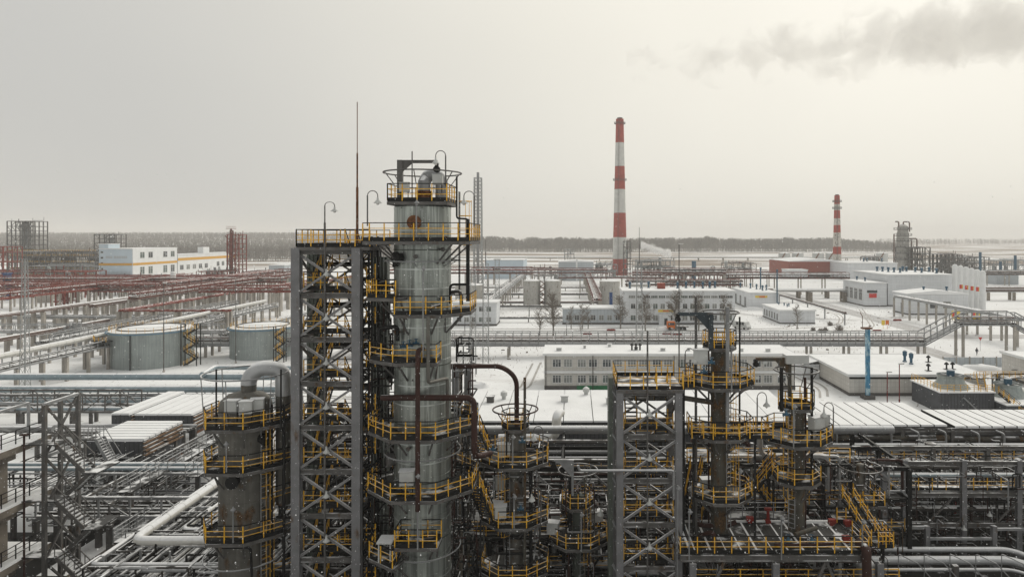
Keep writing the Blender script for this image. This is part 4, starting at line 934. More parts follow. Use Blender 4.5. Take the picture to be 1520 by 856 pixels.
for k in range(12): f = k/12; b.box(X(166, 69)+(X(142, 69)-X(166, 69))*f, 69.6, zc-.5+3.1*f, .3, 1.15, .05)
b.build('tread', 'steel_lt', t); MB().b2(X(110, 69), X(142, 69), 69, 70.2, zc+2.5, zc+2.6).build('landing', 'plate', t); beam('leg', (X(120, 69), 69.6, 0), (X(120, 69), 69.6, zc+2.5), .2, 'steel', t)
# walkway beside the coolers
t = thing('catwalk', 'long snowy catwalk with railing beside the air coolers', 'catwalk', (X(286, 80), 66, 0))
zc = 5.2; xw = -40.0
MB().b2(xw-.6, xw+.6, 60, 96, zc, zc+.12).build('deck', 'plate', t)
for o in (-.6, .6): railing(t, [(xw+o, 60, zc+.1), (xw+o, 96, zc+.1)], m='steel_lt', top='steel_lt', toe=False, sp=1.4)
for k in range(6): beam('post', (xw, 61+k*7, 0), (xw, 61+k*7, zc), .3, 'steel', t)
t = thing('catwalk', 'second snowy catwalk nearer the round column', 'catwalk', (-36, 66, 0)); xw = -36.2
MB().b2(xw-.6, xw+.6, 64, 92, zc, zc+.12).build('deck', 'plate', t)
for o in (-.6, .6): railing(t, [(xw+o, 64, zc+.1), (xw+o, 92, zc+.1)], m='steel_lt', top='steel_lt', toe=False, sp=1.4)
for k in range(5): beam('post', (xw, 65+k*6, 0), (xw, 65+k*6, zc), .3, 'steel', t)
# ------------------------------------------------------------------ left concrete structure with stair
t = thing('concrete_building', 'weathered concrete deck structure at the lower left edge', 'structure', (-50, 46, 0))
for i, z in enumerate((12.6, 8.3, 4.1)):
    MB().b2(-64, -41, 36, 53, z-.55, z-.05).build('slab', 'concrete', t); MB().b2(-63.8, -41.2, 36, 52.8, z-.045, z+.08).build('slab_snow', 'snow', t)
    railing(t, [(-41.3, 36, z), (-41.3, 52.5, z)], m='steel_dk', top='steel_dk', toe=False, sp=1.3)
for y in (43.5, 49.5):
    for x in (-42.2, -50): 
        beam('column', (x, y, 0), (x, y, 12.1), .75, 'concrete', t)
        for z in (12.05, 7.75, 3.55): MB().prism([(x-.8, y-.6), (x+.8, y-.6), (x+.8, y+.6), (x-.8, y+.6)], z-.5, z-.003).build('corbel', 'concrete', t)
t = thing('steel_cage', 'pale steel box frame on the snowy concrete deck', 'frame', (-43.5, 49, 12.7))
for x in (-46.5, -42.0):
    for y in (47, 52): beam('post', (x, y, 12.68), (x, y, 15.2), .16, 'steel_lt', t)
for a, b_ in (((-46.5, 47), (-42, 47)), ((-42, 47), (-42, 52)), ((-42, 52), (-46.5, 52)), ((-46.5, 52), (-46.5, 47))): beam('rail', (*a, 15.2), (*b_, 15.2), .2, 'steel_lt', t)
beam('brace', (-46.5, 47, 12.7), (-42, 47, 15.2), .12, 'steel_lt', t); beam('brace', (-42, 47, 15.2), (-42, 52, 12.7), .12, 'steel_lt', t)
pipe('deck_pipe', [(-62, 55, 12.4), (-42.4, 55, 12.4)], .25, 'insul', None, label='grey pipe passing behind the concrete deck stair', cat='pipe')
t = thing('stair_tower', 'grey open steel stair tower attached to the concrete decks', 'stair', (-39.5, 51, 0))
zz = 15.6
pa, pb = (-39.3, 50), (-39.3, 54.5)
for i, (x, y) in enumerate(((-39.3, 50.2), (-41.0+2.9, 50.2+.4), (-39.3, 54.5), (-38.1, 54.5))): pass
for (x, y) in ((-39.2, 50), (-39.2, 53.4), (-40.6, 53.4)): beam('post', (x, y, 0), (x, y, zz), .26, 'steel', t)
for (a, b_) in (((-39.2, 50), (-39.2, 53.4)),):
    for k in range(4):
        z0_, z1_ = zz-3.9*(k+1), zz-3.9*k
        beam('beam', (*a, z1_), (*b_, z1_), .22, 'steel_lt', t); beam('brace', (*a, z0_), (*b_, z1_), .14, 'steel', t); beam('brace', (*b_, z0_), (*a, z1_), .14, 'steel', t)
for k in range(3):
    za = 12.6-4.2*k
    MB().b2(-41, -38.4, 50.1, 51.4, za-.1, za).build('landing', 'plate', t)
    b = MB(); tr = MB()
    for o in (50.2, 51.3):
        b.bar((-38.6, o, za), (-36.4, o, za-2.1), .08, .28); b.bar((-38.6, o, za+1.05), (-36.4, o, za-1.05), .06)
        for j in range(4): f = j/3; b.bar((-38.6+2.2*f, o, za-2.1*f), (-38.6+2.2*f, o, za-2.1*f+1.05), .05)
        b.bar((-36.4, o+1.3, za-2.1), (-38.6, o+1.3, za-4.2), .08, .28)
    for j in range(1, 10): tr.box(-38.6+2.2*j/10, 50.75, za-2.1*j/10, .26, 1.1, .05); tr.box(-36.4-2.2*j/10, 52.05, za-2.1-2.1*j/10, .26, 1.1, .05)
    b.build('stringer', 'steel', t); tr.build('tread', 'steel_lt', t); MB().b2(-36.5, -35.4, 50.1, 52.7, za-2.2, za-2.1).build('landing', 'plate', t)
MB().tube([(-39.9, 49, 0), (-39.9, 49, 13.6)], .07, 8).box(-39.9, 49, 13.65, .5, .3, .1).build('red_standpipe', 'maroon', None, label='thin dark red standpipe beside the left stair tower', cat='pipe')
# ------------------------------------------------------------------ left foreground pipe field
t = thing('pipe_field_frame', 'steel cross beams carrying the field of receding pipes', 'pipe support', (-29, 60, 0))
for k in range(9):
    y = 44+k*4.2; beam('crossbeam', (-33.9, y, 4.0), (-21, y, 4.0), .28, 'steel', t)
    for x in (-33.4, -30.3, -27.2, -21.6): beam('post', (x, y, 0), (x, y, 3.86), .3, 'steel', t)
rr = random.Random(5); xs = -33.7; i = 0
while xs < -21.5:
    r = rr.choice((.07, .09, .09, .12, .16, .2)); m = rr.choice(('insul', 'insul', 'insul', 'insul_dk', 'insul_wh', 'insul_wh'))
    y0_ = rr.choice((40, 44, 46, 50)); y1_ = rr.choice((70, 74, 80, 84)); z = 4.14+r
    if i % 5 == 2: pts = [(xs, y0_, z), (xs, y1_, z), (xs, y1_, z-2.5)]
    elif i % 5 == 4: pts = [(xs+3.2, y0_+3, z+.5), (xs, y0_+3, z+.5), (xs, y1_, z+.5)]
    else: pts = [(xs, y0_, z), (xs, y1_, z)]
    pipe('pipe', pts, r, m, t, n=8); xs += r*2+rr.uniform(.05, .28); i += 1
for k in range(7):
    y = 47+k*5; pipe('pipe', [(-33.8, y, 5.0+.05*k), (-24+rr.uniform(-3, 3), y, 5.0+.05*k)], rr.choice((.07, .1, .14)), rr.choice(('insul', 'insul_dk', 'steel_lt')), t, n=8)
pipe('white_pipe', [(-32.6, 96, 5.5), (-32.6, 50, 5.5), (-24.6, 50, 5.5)], .34, 'insul_wh', None, bend=.9, n=16, label='thick white pipe receding left then elbowing towards the round column', cat='pipe')
pipe('white_pipe', [(-30.4, 96, 5.2), (-30.4, 52.5, 5.2), (-29.0, 52.5, 5.2)], .2, 'insul_wh', None, n=12, label='slimmer white pipe beside the thick elbowing one', cat='pipe')
pipe('grey_pipe', [(-34.0, 78, 4.9), (-34.0, 47.5, 4.9), (-20, 47.5, 4.9)], .2, 'insul', None, n=12, label='grey pipe turning below the thick white pipe', cat='pipe')
pipe('grey_pipe', [(-29.8, 51, 4.0), (-29.8, 45.8, 4.0), (-20, 45.8, 4.0)], .17, 'insul', None, n=12, label='lowest grey pipe running under the round column', cat='pipe')
for k, (y, z, r) in enumerate(((66, 5.35, .22), (67.0, 5.45, .22))): pipe('bluish_pipe', [(X(-20, 66), y, z), (-25, y, z)], r, 'insul_bl', None, label=('front', 'rear')[k]+' bluish pipe of the pair crossing below the near air cooler', cat='pipe', group='pair of bluish pipes below the cooler')
rack('pipe_truss', 'snowy trussed pipe rack below the bluish pipe pair', 'x', 62, -47, -25, 3.2, 6, bundle(5.4, 7, .08, .16, ('insul', 'insul_dk', 'steel_lt'), 61), zt=2.0, sp=5.5, bay=2.75, steel='steel_lt', post='steel', pw=.4)
rack('pipe_truss', 'trussed pipe rack receding left of the pipe field', 'y', -41.5, 58, 92, 3.0, 3.2, bundle(2.8, 6, .08, .2, ('insul', 'insul_dk', 'brown_pipe'), 62), zt=2.0, sp=6, bay=3, steel='steel', post='steel', pw=.35)
rack('pipe_truss', 'receding pipe rack beyond the concrete decks', 'y', -50, 56, 96, 4.4, 4, bundle(3.4, 8, .08, .2, ('insul', 'insul_dk', 'insul'), 63), sp=7, steel='steel', post='steel', pw=.35)
rack('pipe_truss', 'low pipe rack behind the near air cooler left side', 'x', 80, -70, -46, 4.8, 4, bundle(3.4, 6, .08, .2, ('insul', 'insul_dk', 'insul'), 64), sp=7, steel='steel', post='steel', pw=.35)
t = thing('dark_platform', 'dark service platform with railing in the lower left yard', 'platform', (-34.5, 58, 0))
MB().b2(-37.5, -33.5, 55, 61, 3.0, 3.12).build('deck', 'plate', t); railing(t, [(-37.5, 61, 3.1), (-37.5, 55, 3.1), (-33.5, 55, 3.1)], m='steel_lt', top='steel_lt', toe=False)
for x in (-37.3, -33.7):
    for y in (55.2, 60.8): beam('leg', (x, y, 0), (x, y, 3), .2, 'steel', t)
b = MB(); b.b2(-43, -40.6, 54, 78, 0, .9); b.build('yard_wall', 'concrete', None, label='low concrete retaining strip along the left yard', cat='wall')
# ------------------------------------------------------------------ foreground: templates
def make_lamp(h=2.0):
    t = thing('gooseneck_lamp', 'x', 'lamp')
    pts = [(0, 0, 0), (0, 0, h)]; r = .32
    for k in range(1, 9): a = math.pi*k/8; pts.append((r-r*math.cos(a), 0, h+r*math.sin(a)))
    pts.append((2*r, 0, h-.12))
    MB().tube(pts[:2], .045, 8).tube(pts[1:], .028, 6).build('pole', 'steel', t, True)
    MB().lathe(2*r, 0, [(.05, h-.10), (.07, h-.28), (.24, h-.46), (.25, h-.50)], 14, False).build('shade', 'cabinet', t, True)
    MB().lathe(2*r, 0, [(.03, h-.62), (.09, h-.56), (.09, h-.46), (.04, h-.40)], 10).build('bulb_glass', 'lampglass', t, True)
    return t
def lamp(x, y, z, label, rz=0, h=1.0): return first_or_copy(STO, 'lamp', make_lamp, (x, y, z), rz, (1, 1, h), label, 'gooseneck lamps on the platforms')
def make_cabinet():
    t = thing('equipment_cabinet', 'x', 'cabinet')
    MB().box(0, 0, 1.0, .75, .55, .75).box(0, 0, 1.39, .85, .65, .03).build('body', 'cabinet', t)
    MB().box(0, -.285, 1.0, .62, .012, .62).build('door', 'cabinet', t)
    b = MB()
    for sx in (-.3, .3): b.box(sx, 0, .31, .06, .06, .62)
    b.build('stand', 'steel_dk', t)
    return t
def cabinet(x, y, z, label, rz=0, s=1.): return first_or_copy(STO, 'cab', make_cabinet, (x, y, z), rz, s, label, 'grey cabinets on the platforms')
def octo(cx, cy_, r, n=8, rot=None):
    rot = math.pi/n if rot is None else rot
    return [(cx+r*math.cos(2*math.pi*k/n+rot), cy_+r*math.sin(2*math.pi*k/n+rot)) for k in range(n)]
def platform(parent, poly, z, cx, cy_, r_in, open_sides=(), brackets=True, h=1.1, deck='deck', name='platform', sp=.95):
    d = MB().prism(poly, z-.05, z).build(name, deck, parent)
    n = len(poly); e = MB()
    for i in range(n):
        p, q = poly[i], poly[(i+1) % n]; e.bar((*p, z-.16), (*q, z-.16), .08, .2)
    e.build('edge_channel', 'steel', d)
    run = []
    for i in range(n+1):
        if i < n and i not in open_sides:
            if not run: run = [poly[i]]
            run.append(poly[(i+1) % n])
        else:
            if run: railing(d, [(*p, z) for p in run], h=h, sp=sp); run = []
    if brackets:
        b = MB()
        for p in poly:
            v = Vector((p[0]-cx, p[1]-cy_)); ln = v.length; v /= ln
            b.bar((cx+v.x*r_in, cy_+v.y*r_in, z-.15), (*p, z-.15), .1, .16); b.bar((cx+v.x*r_in, cy_+v.y*r_in, z-1.5), (cx+v.x*ln*.85, cy_+v.y*ln*.85, z-.2), .09)
        b.build('bracket', 'steel', d)
    return d
def column(name, label, cx, cy_, r, z0, z1, shell, dome=True, seams=2.4, cat='process column'):
    t = thing(name, label, cat, (cx, cy_, z0)); prof = [(r, z0)]; z = z0+seams
    while z < z1-.6: prof += [(r, z-.05), (r+.02, z-.04), (r+.02, z+.04), (r, z+.05)]; z += seams
    prof.append((r, z1))
    MB().lathe(cx, cy_, prof, 40).build('shell', shell, t, True)
    if dome: MB().lathe(cx, cy_, [(r*.995, z1+.002), (r*.93, z1+r*.22), (r*.7, z1+r*.42), (r*.35, z1+r*.52), (.05, z1+r*.55)], 32).build('head', shell, t, True)
    return t
def manhole(parent, cx, cy_, r, z, ang, R_=.42, m='rust'):
    d = Vector((math.cos(ang), math.sin(ang), 0)); p = Vector((cx, cy_, z))+d*(r-.05); b = MB()
    b.tube([p, p+d*.38], R_*.8, 20); b.tube([p+d*.38, p+d*.46], R_, 20); b.tube([p+d*.461, p+d*.54], R_, 20); b.build('manhole', m, parent, True)
def hose_ring(parent, cx, cy_, z, r, m='steel_lt', legs=4, z0=None, rr=None, t=.045):
    MB().ring(cx, cy_, z, r, t, 48).build('spray_ring', m, parent, True); b = MB()
    for k in range(legs):
        a = 2*math.pi*(k+.5)/legs; b.bar((cx+r*math.cos(a), cy_+r*math.sin(a), z), (cx+(rr or r*.7)*math.cos(a), cy_+(rr or r*.7)*math.sin(a), z0 if z0 else z-.9), .05)
    b.build('ring_support', m, parent)
def valve(x, y, z, label, m='blue', s=1.):
    s *= .75
    b = MB(); b.tube([(x-.3*s, y, z), (x+.3*s, y, z)], .14*s, 10); b.lathe(x, y, [(.17*s, z-.1*s), (.2*s, z+.1*s), (.1*s, z+.25*s), (.05*s, z+.5*s)], 10); b.ring(x, y, z+.5*s, .2*s, .03*s, 14); b.box(x-.3*s, y, z, .05*s, .36*s, .36*s); b.box(x+.3*s, y, z, .05*s, .36*s, .36*s)
    return b.build('valve', m, None, True, label=label, cat='valve')
def flight(parent, p, q, w_=.8, m='steel_dk', rail='yellow', side='y'):
    p = Vector(p); q = Vector(q); d = q-p; hd = Vector((d.x, d.y, 0)).normalized(); s_ = Vector((-hd.y, hd.x, 0))*w_/2
    b = MB(); tr = MB(); n = max(5, int(abs(d.z)/.24))
    for k in (-1, 1): b.bar(p+s_*k, q+s_*k, .05, .22)
    for k in range(1, n): c = p.lerp(q, k/n); tr.bar(c-s_, c+s_, .24, .035)
    b.build('stringer', m, parent); tr.build('tread', m, parent)
    if rail:
        for k in (-1, 1): railing(parent, [p+s_*k, q+s_*k], m=rail, toe=False, sp=.9)
# ------------------------------------------------------------------ stair towers
def stair_tower(label, x0, x1, y0, y1, ztop, dz, pw, nlev, rails_back=True):
    t = thing('stair_tower', label, 'stair tower', ((x0+x1)/2, y0, 0))
    for x in (x0, x1):
        for y in (y0, y1): beam('post', (x, y, 0), (x, y, ztop+.25), pw, 'post_grey', t, kind='i', h=pw)
    for k in range(nlev):
        z = ztop-dz*k
        if z < .4: break
        for y in (y0, y1): beam('beam', (x0+pw/2, y, z), (x1-pw/2, y, z), .2, 'steel', t, kind='i', h=.34)
        for x in (x0, x1): beam('beam', (x, y0+pw/2, z), (x, y1-pw/2, z), .2, 'steel', t, kind='i', h=.34)
        zb = max(z-dz, 0)
        for y, o in ((y0-.06, 1), (y1+.06, 1)):
            beam('brace', (x0+pw*.4, y, zb+.25), (x1-pw*.4, y, z-.25), .15, 'brace', t); beam('brace', (x1-pw*.4, y+.16*o, zb+.25), (x0+pw*.4, y+.16*o, z-.25), .15, 'brace', t)
        for x in (x0, x1): beam('brace', (x, y0+pw*.4, zb+.25 if k % 2 else z-.25), (x, y1-pw*.4, z-.25 if k % 2 else zb+.25), .14, 'steel', t)
        if k > 0:                                     # intermediate floor behind a yellow railing, hung a little above the beam
            zf = z+.42
            d = MB().b2(x0+.3, x1-.3, y0+.35, y0+1.55, zf-.08, zf).build('landing', 'deck', t)
            railing(d, [(x0+.3, y0+.4, zf), (x1-.3, y0+.4, zf)], sp=1.05)
            d2 = MB().b2(x0+.3, x1-.3, y1-1.5, y1-.35, zf+dz/2-.08, zf+dz/2).build('landing', 'deck', t)
            railing(d2, [(x0+.3, y1-.4, zf+dz/2), (x1-.3, y1-.4, zf+dz/2)], sp=1.05)
            ym = (y0+y1)/2
            flight(t, (x0+.9, y0+1.5, zf), (x0+.9, y1-1.5, zf+dz/2), .8); flight(t, (x1-.9, y1-1.5, zf+dz/2), (x1-.9, y0+1.5, zf+dz), .8)
    return t
TX0, TX1, TY0, TY1, TZ = X(440.5, 44), X(530, 44), 44, 48.4, 27.05
tw = stair_tower('tall grey steel stair tower left of the big column', TX0, TX1, TY0, TY1, TZ, 2.87, .56, 10)
d = platform(tw, [(TX0+.05, TY0-.2), (TX1+.9, TY0-.2), (TX1+.9, TY1+.2), (TX0+.05, TY1+.2)], TZ+.35, 0, 0, 0, open_sides=(1,), brackets=False, name='top_platform')
xm = X(482.5, 43.8)
MB().tube([(xm, 43.75, 0), (xm, 43.75, TZ+1.9)], .07, 8).build('lamp_conduit', 'steel', tw, True)
for k in range(9):
    z = TZ-1.1-2.87*k
    if z > 1: b = MB(); b.lathe(xm+.14, 43.65, [(.05, z), (.07, z-.2), (.22, z-.38), (.22, z-.42)], 12, False); b.lathe(xm+.14, 43.65, [(.09, z-.5), (.09, z-.38)], 8); b.build('tower_lamp', 'cabinet', tw, True)
lamp(xm, 43.75, TZ+1.5, 'gooseneck lamp on top of the tall stair tower', 0, .75)
x = X(531, 44); b = MB(); b.tube([(x, 43.9, TZ+.3), (x, 43.9, TZ+4.2)], .085, 8).tube([(x, 43.9, TZ+4.2), (x, 43.9, Zy(228, 44))], .055, 8).tube([(x, 43.9, Zy(228, 44)), (x, 43.9, Zy(152, 44))], .028, 6)
b.build('lightning_rod', 'rust', None, True, label='tall thin rusty lightning rod rising from the stair tower', cat='lightning rod')
t = thing('vertical_duct', 'dark greenish upright ribbed duct inside the tall stair tower', 'duct', (X(460, 46.5), 46.5, 0)); x = X(461, 46.6)
MB().b2(x-.42, x+.42, 47.0, 47.7, 0, TZ+.2).build('casing', 'galv_dk', t)
for k in range(3): MB().b2(x-.30+k*.26, x-.22+k*.26, 46.93, 46.997, 0, TZ+.1).build('rib', 'galv_dk', t)
t = thing('cable_tray', 'greenish ribbed cable tray running down beside the big column', 'cable tray', (X(565, 46.3), 46.3, 0)); x = X(565, 46.3)
MB().b2(x-.52, x+.52, 46.3, 46.7, 0, TZ-.4).build('casing', 'galv_dk', t)
for k in range(5): MB().b2(x-.52+k*.24, x-.44+k*.24, 46.2, 46.297, 0, TZ-.45).build('rib', 'galv', t)
# narrow ladder shaft between tower and column
t = thing('ladder_shaft', 'narrow black ladder shaft between stair tower and big column', 'ladder', (X(542, 44.5), 44.5, 0)); xa, xb = X(538, 44.6), X(552, 44.6)
for x in (xa, xb):
    for y in (44.6, 46.0): beam('post', (x, y, 0), (x, y, TZ+1.0), .12, 'black', t)
for k in range(18):
    z = 1+k*1.5; b = MB(); b.bar((xa, 44.6, z), (xb, 44.6, z+.75), .07); b.bar((xb, 44.6, z+.75), (xa, 44.6, z+1.5), .07); b.bar((xa, 44.6, z), (xb, 44.6, z), .08); b.build('lattice', 'black', t)
for k in range(9): z = 2.2+2.87*k; d = MB().b2(xa-.35, xb+.2, 44.7, 46.2, z-.06, z).build('landing', 'deck', t); railing(d, [(xa-.35, 44.7, z), (xb+.2, 44.7, z)], sp=.5)
# ------------------------------------------------------------------ the big galvanised column
CX, CY, CR = X(627.5, 45), 45.0, 1.86
ZC = Zy(308, 45)
cc = column('distillation_column', 'tall galvanised distillation column ringed by yellow-railed platforms', CX, CY, CR, 0, ZC, 'galv', dome=False, seams=1.25)
MB().lathe(CX, CY, [(CR*.99, ZC+.002), (CR*.95, ZC+.15), (CR*.72, ZC+.55), (CR*.6, ZC+.6)], 40).build('head', 'galv', cc, True)
for k in range(23): z = .9+k*1.25; MB().lathe(CX, CY, [(CR, z), (CR+.035, z), (CR+.035, z+.07), (CR, z+.07)], 40, False).build('cladding_band', 'galv_lt' if k % 3 else 'galv_dk', cc, True)
zt = Zy(298, 43.2)
platform(cc, [(CX-1.85, CY-1.85), (CX+1.95, CY-1.85), (CX+1.95, CY+1.85), (CX-1.85, CY+1.85)], zt, CX, CY, CR*.8, brackets=False, name='top_platform', sp=.85)
b = MB()
for k in range(8): a = 2*math.pi*k/8+.2; b.bar((CX+1.2*math.cos(a), CY+1.2*math.sin(a), zt-.2), (CX+CR*1.0*math.cos(a), CY+CR*1.0*math.sin(a), ZC-.1), .12)
b.build('head_strut', 'steel', cc)
# vapour elbow on top
pts = [(CX+.1, CY, ZC+.4), (CX+.1, CY, zt+1.35)]
for k in range(1, 9): a = math.pi*k/8; pts.append((CX+.1+.55-.55*math.cos(a), CY+.3, zt+1.35+.55*math.sin(a)))
pts.append((CX+1.2, CY+.3, zt-.3)); MB().tube(pts, .42, 16).build('vapour_elbow', 'insul', cc, True)
MB().tube([(CX+.1, CY-.01, ZC+.4), (CX+.1, CY-.01, zt+.75)], .47, 16).build('rusty_nozzle', 'rust', cc, True)
hose_ring(cc, CX, CY, Zy(257, 45), 2.55, 'steel', 6, zt+1.1, 1.9, .05)
# davit
dv = thing('davit_crane', 'grey davit crane with pulley on top of the big column', 'davit crane', (CX-1.25, CY-.8, zt)); zx = Zy(240, 44.2)
beam('mast', (CX-1.3, CY-.8, zt), (CX-1.3, CY-.8, zx+.1), .34, 'steel', dv); beam('arm', (CX-1.3, CY-.8, zx), (CX+1.15, CY-.8, zx), .16, 'steel', dv, h=.2)
MB().prism([(0, 0), (1, 0), (1, 1), (0, 1)], 0, 0).build('gusset_plate', 'steel', dv) if False else None
b = MB(); e = [(CX-1.13, CY-.86, zx-.1), (CX-.5, CY-.86, zx-.1), (CX-1.13, CY-.86, zx-.65), (CX-1.13, CY-.74, zx-.1), (CX-.5, CY-.74, zx-.1), (CX-1.13, CY-.74, zx-.65)]; b.v += e; b.f += [(0, 1, 2), (5, 4, 3), (0, 3, 4, 1), (1, 4, 5, 2), (2, 5, 3, 0)]; b.build('gusset', 'steel', dv)
b = MB(); b.tube([(CX+1.1, CY-.95, zx-.5), (CX+1.1, CY-.65, zx-.5)], .22, 14); b.box(CX+1.1, CY-.8, zx-.2, .2, .3, .3); b.build('pulley', 'steel_dk', dv)
MB().tube([(CX-.4, CY-1.3, zt), (CX-.4, CY-1.3, Zy(225, 43.8))], .04, 6).build('thin_rod', 'steel', None, label='thin rod standing on the top platform of the big column', cat='rod')
cabinet(CX-.9, CY-1.3, zt+.1, 'grey cabinet near the davit on top of the big column', 0, .8); cabinet(CX+1.25, CY-1.2, zt+.55, 'grey cabinet right of the vapour elbow on top platform', 0, .85)
lamp(CX+1.85, CY-1.7, zt+.9, 'gooseneck lamp at the very top of the big column', math.pi, 1.0)
# platform with caged ladder
t = thing('caged_ladder', 'yellow caged ladder hanging right of the column top', 'ladder', (X(689, 44), 44, 25)); xl = X(681, 44.2)
b = MB()
for k in range(4):
    z = 26.9+.0+k*.95+.6; pts = [(xl, 44.2, z)]+[(xl+.42+.42*math.sin(a), 44.2-.38*math.cos(a), z) for a in [math.pi*j/8-.3 for j in range(9)]]+[(xl, 44.7, z)]
    b.tube(pts, .025, 5)
for a in (.2, 1.4, 2.6): b.bar((xl+.42+.42*math.sin(a), 44.2-.38*math.cos(a), 27.5), (xl+.42+.42*math.sin(a), 44.2-.38*math.cos(a), 30.4), .03)
b.build('cage', 'yellow', t); b = MB()
for y in (44.25, 44.65): b.bar((xl, y, 24.3), (xl, y, 31.0), .05)
for k in range(20): b.bar((xl, 44.25, 24.5+k*.32), (xl, 44.65, 24.5+k*.32), .03)
b.build('ladder_rails', 'black', t)
# platforms
L1 = Zy(357, 41.9); O = octo(CX+.15, CY, 3.62)
platform(cc, [(CX-3.3, CY+1.0), (CX-3.2, CY-2.6), (CX-2.6, CY-3.2), (CX+2.9, CY-3.2), (CX+3.5, CY-2.4), (CX+3.5, CY+2.2), (CX-1, CY+2.8)], L1, CX, CY, CR, open_sides=(0, 5, 6))
lamp(X(549, 42.5), 42.0, L1+.9, 'gooseneck lamp at the left corner of the upper column platform', 0, .95); lamp(X(703, 42.2), 42.4, L1+.9, 'gooseneck lamp at the right corner of the upper column platform', math.pi, .95)
L2 = Zy(466, 41.7); platform(cc, [(CX-1.0, CY-2.0), (CX-1.0, CY-3.35), (CX+1.9, CY-3.35), (CX+3.4, CY-1.45), (CX+3.35, CY+1.4), (CX+1.95, CY+1.4), (CX+1.95, CY-1)], L2, CX, CY, CR, open_sides=(0, 4, 5, 6))
L2b = Zy(441, 42.4); platform(cc, [(CX-3.1, CY-.6), (CX-3.0, CY-2.4), (CX-1.05, CY-2.9), (CX-1.05, CY-1.2)], L2b, CX, CY, CR, open_sides=(3, 2), sp=.65)
L3 = Zy(537, 41.7); platform(cc, [(CX-3.1, CY-.2), (CX-2.9, CY-2.1), (CX-1.1, CY-3.4), (CX+1.6, CY-3.4), (CX+1.6, CY-2.0), (CX-.2, CY-1.6)], L3, CX, CY, CR, open_sides=(0, 4, 5))
L4 = Zy(652, 41.65); platform(cc, [p for p in O], L4, CX, CY, CR, open_sides=())
L5 = Zy(742, 41.65); platform(cc, [p for p in octo(CX+.15, CY, 3.65)], L5, CX, CY, CR, open_sides=())
L6 = Zy(812, 41.7); platform(cc, [(CX-1.0, CY-1.8), (CX-1.0, CY-3.3), (CX+1.6, CY-3.3), (CX+1.6, CY-1.8)], L6, CX, CY, CR, open_sides=(2,))
L7 = Zy(843, 41.4); platform(cc, [(CX-3.0, CY-.6), (CX-2.9, CY-2.2), (CX-1.06, CY-3.6), (CX-1.06, CY-1.8)], L7, CX, CY, CR, open_sides=(3,))
for zz_ in (Zy(388, 42.9), Zy(684, 42.6), Zy(833, 42.6)): hose_ring(cc, CX, CY, zz_, 2.5, 'steel_lt', 6, zz_-.35, CR, .045)
manhole(cc, CX, CY, CR, Zy(330, 43), -math.pi/2-.02, .45); manhole(cc, CX, CY, CR, Zy(383, 43), -math.pi/2-.62, .40, 'steel_dk')
manhole(cc, CX, CY, CR, Zy(562, 43), math.pi, .5, 'steel_dk'); manhole(cc, CX, CY, CR, Zy(690, 43), -2.7, .5, 'steel')
rr = random.Random(9)
for k in range(14):
    a = -math.pi/2+rr.uniform(-1.1, 1.1); z = rr.uniform(7, 29); d_ = Vector((math.cos(a), math.sin(a), 0)); p = Vector((CX, CY, z))+d_*CR; MB().tube([p-d_*.05, p+d_*.25], .08, 10).tube([p+d_*.25, p+d_*.31], .15, 10).build('nozzle', rr.choice(('steel', 'rust', 'steel_dk')), cc, True)
for i, (px, D, ya, yb) in enumerate(((627, 41.2, 352, 298), (637, 41.2, 530, 395), (629, 41.1, 815, 702))): b = MB(); b.tube([P(px-9, ya, D), P(px-9, yb, D)], .045, 6); z = Zy(yb, D); x = X(px-9, D); b.lathe(x+.05, D-.1, [(.03, z+.06), (.05, z-.02), (.17, z-.13), (.17, z-.16)], 10, False); b.lathe(x+.05, D-.1, [(.08, z-.28), (.09, z-.14)], 8); b.build('lamp_pole', 'steel_lt', None, True, label=('short lamp pole on the upper column platform railing', 'lamp pole in front of the column at mid height', 'lamp pole in front of the column near its foot')[i], cat='lamp', group='straight lamp poles on the column')
# column process pipes
def cpipe(label, pts, r, m, name='process_pipe', bend=None): return pipe(name, pts, r, m, None, bend=bend, n=12, label=label, cat='pipe')
cpipe('maroon pipe crossing the column and turning down at its right', [P(566, 590, 43.0), P(704, 590, 42.2), P(704, 678, 42.2), P(728, 672, 44.5)], .19, 'maroon', bend=.55)
cpipe('maroon vertical pipe down the front of the column', [P(628, 500+18, 42.6), P(620, 520, 41.1), P(620, 758, 41.1)], .15, 'maroon', bend=.4)
cpipe('grey pipe ending in a rusty elbow mid column', [P(635.5, 470, 41.3), P(635.5, 568, 41.3), P(664, 561, 43.2), P(664, 640, 43.2)], .11, 'shell_rust', bend=.25)
cpipe('long maroon pipe leaving the column right then dropping to the slim column', [P(664, 543, 45.5), P(745, 543, 47.8), P(767, 560, 47.8), P(767, 640, 48)], .17, 'maroon', bend=.8)
cpipe('thin black downcomer right of the column top platform', [P(694.5, 325, 43.4), P(694.5, 447, 43.4)], .12, 'black')
cpipe('thin black pipe zigzagging from the top spray ring', [P(678, 262, 44), P(678, 324, 43.8), P(694.5, 325, 43.4), P(694.5, 340, 43.4)], .06, 'steel_dk')
cpipe('grey curved pipe on the second column platform', [P(639, 470, 42.2), P(639, 456, 42.2), P(655, 452, 43)], .08, 'insul_dk', bend=.3); cpipe('black looped pipe at the right of the second platform', [P(668, 450, 44), P(668, 422, 43.6), P(694, 422, 43.4)], .08, 'steel_dk', bend=.3); cpipe('grey looped pipe under the black one by second platform', [P(668, 434, 44), P(684, 431, 43.4), P(685, 452, 43.4)], .12, 'insul_dk', bend=.4)
for i, px in enumerate((597, 606, 616)): valve(X(px, 42.3), 42.6, Zy(515-i*2, 42.3), f'blue valve on the third column platform, {ORD[i]} of three', s=.8)
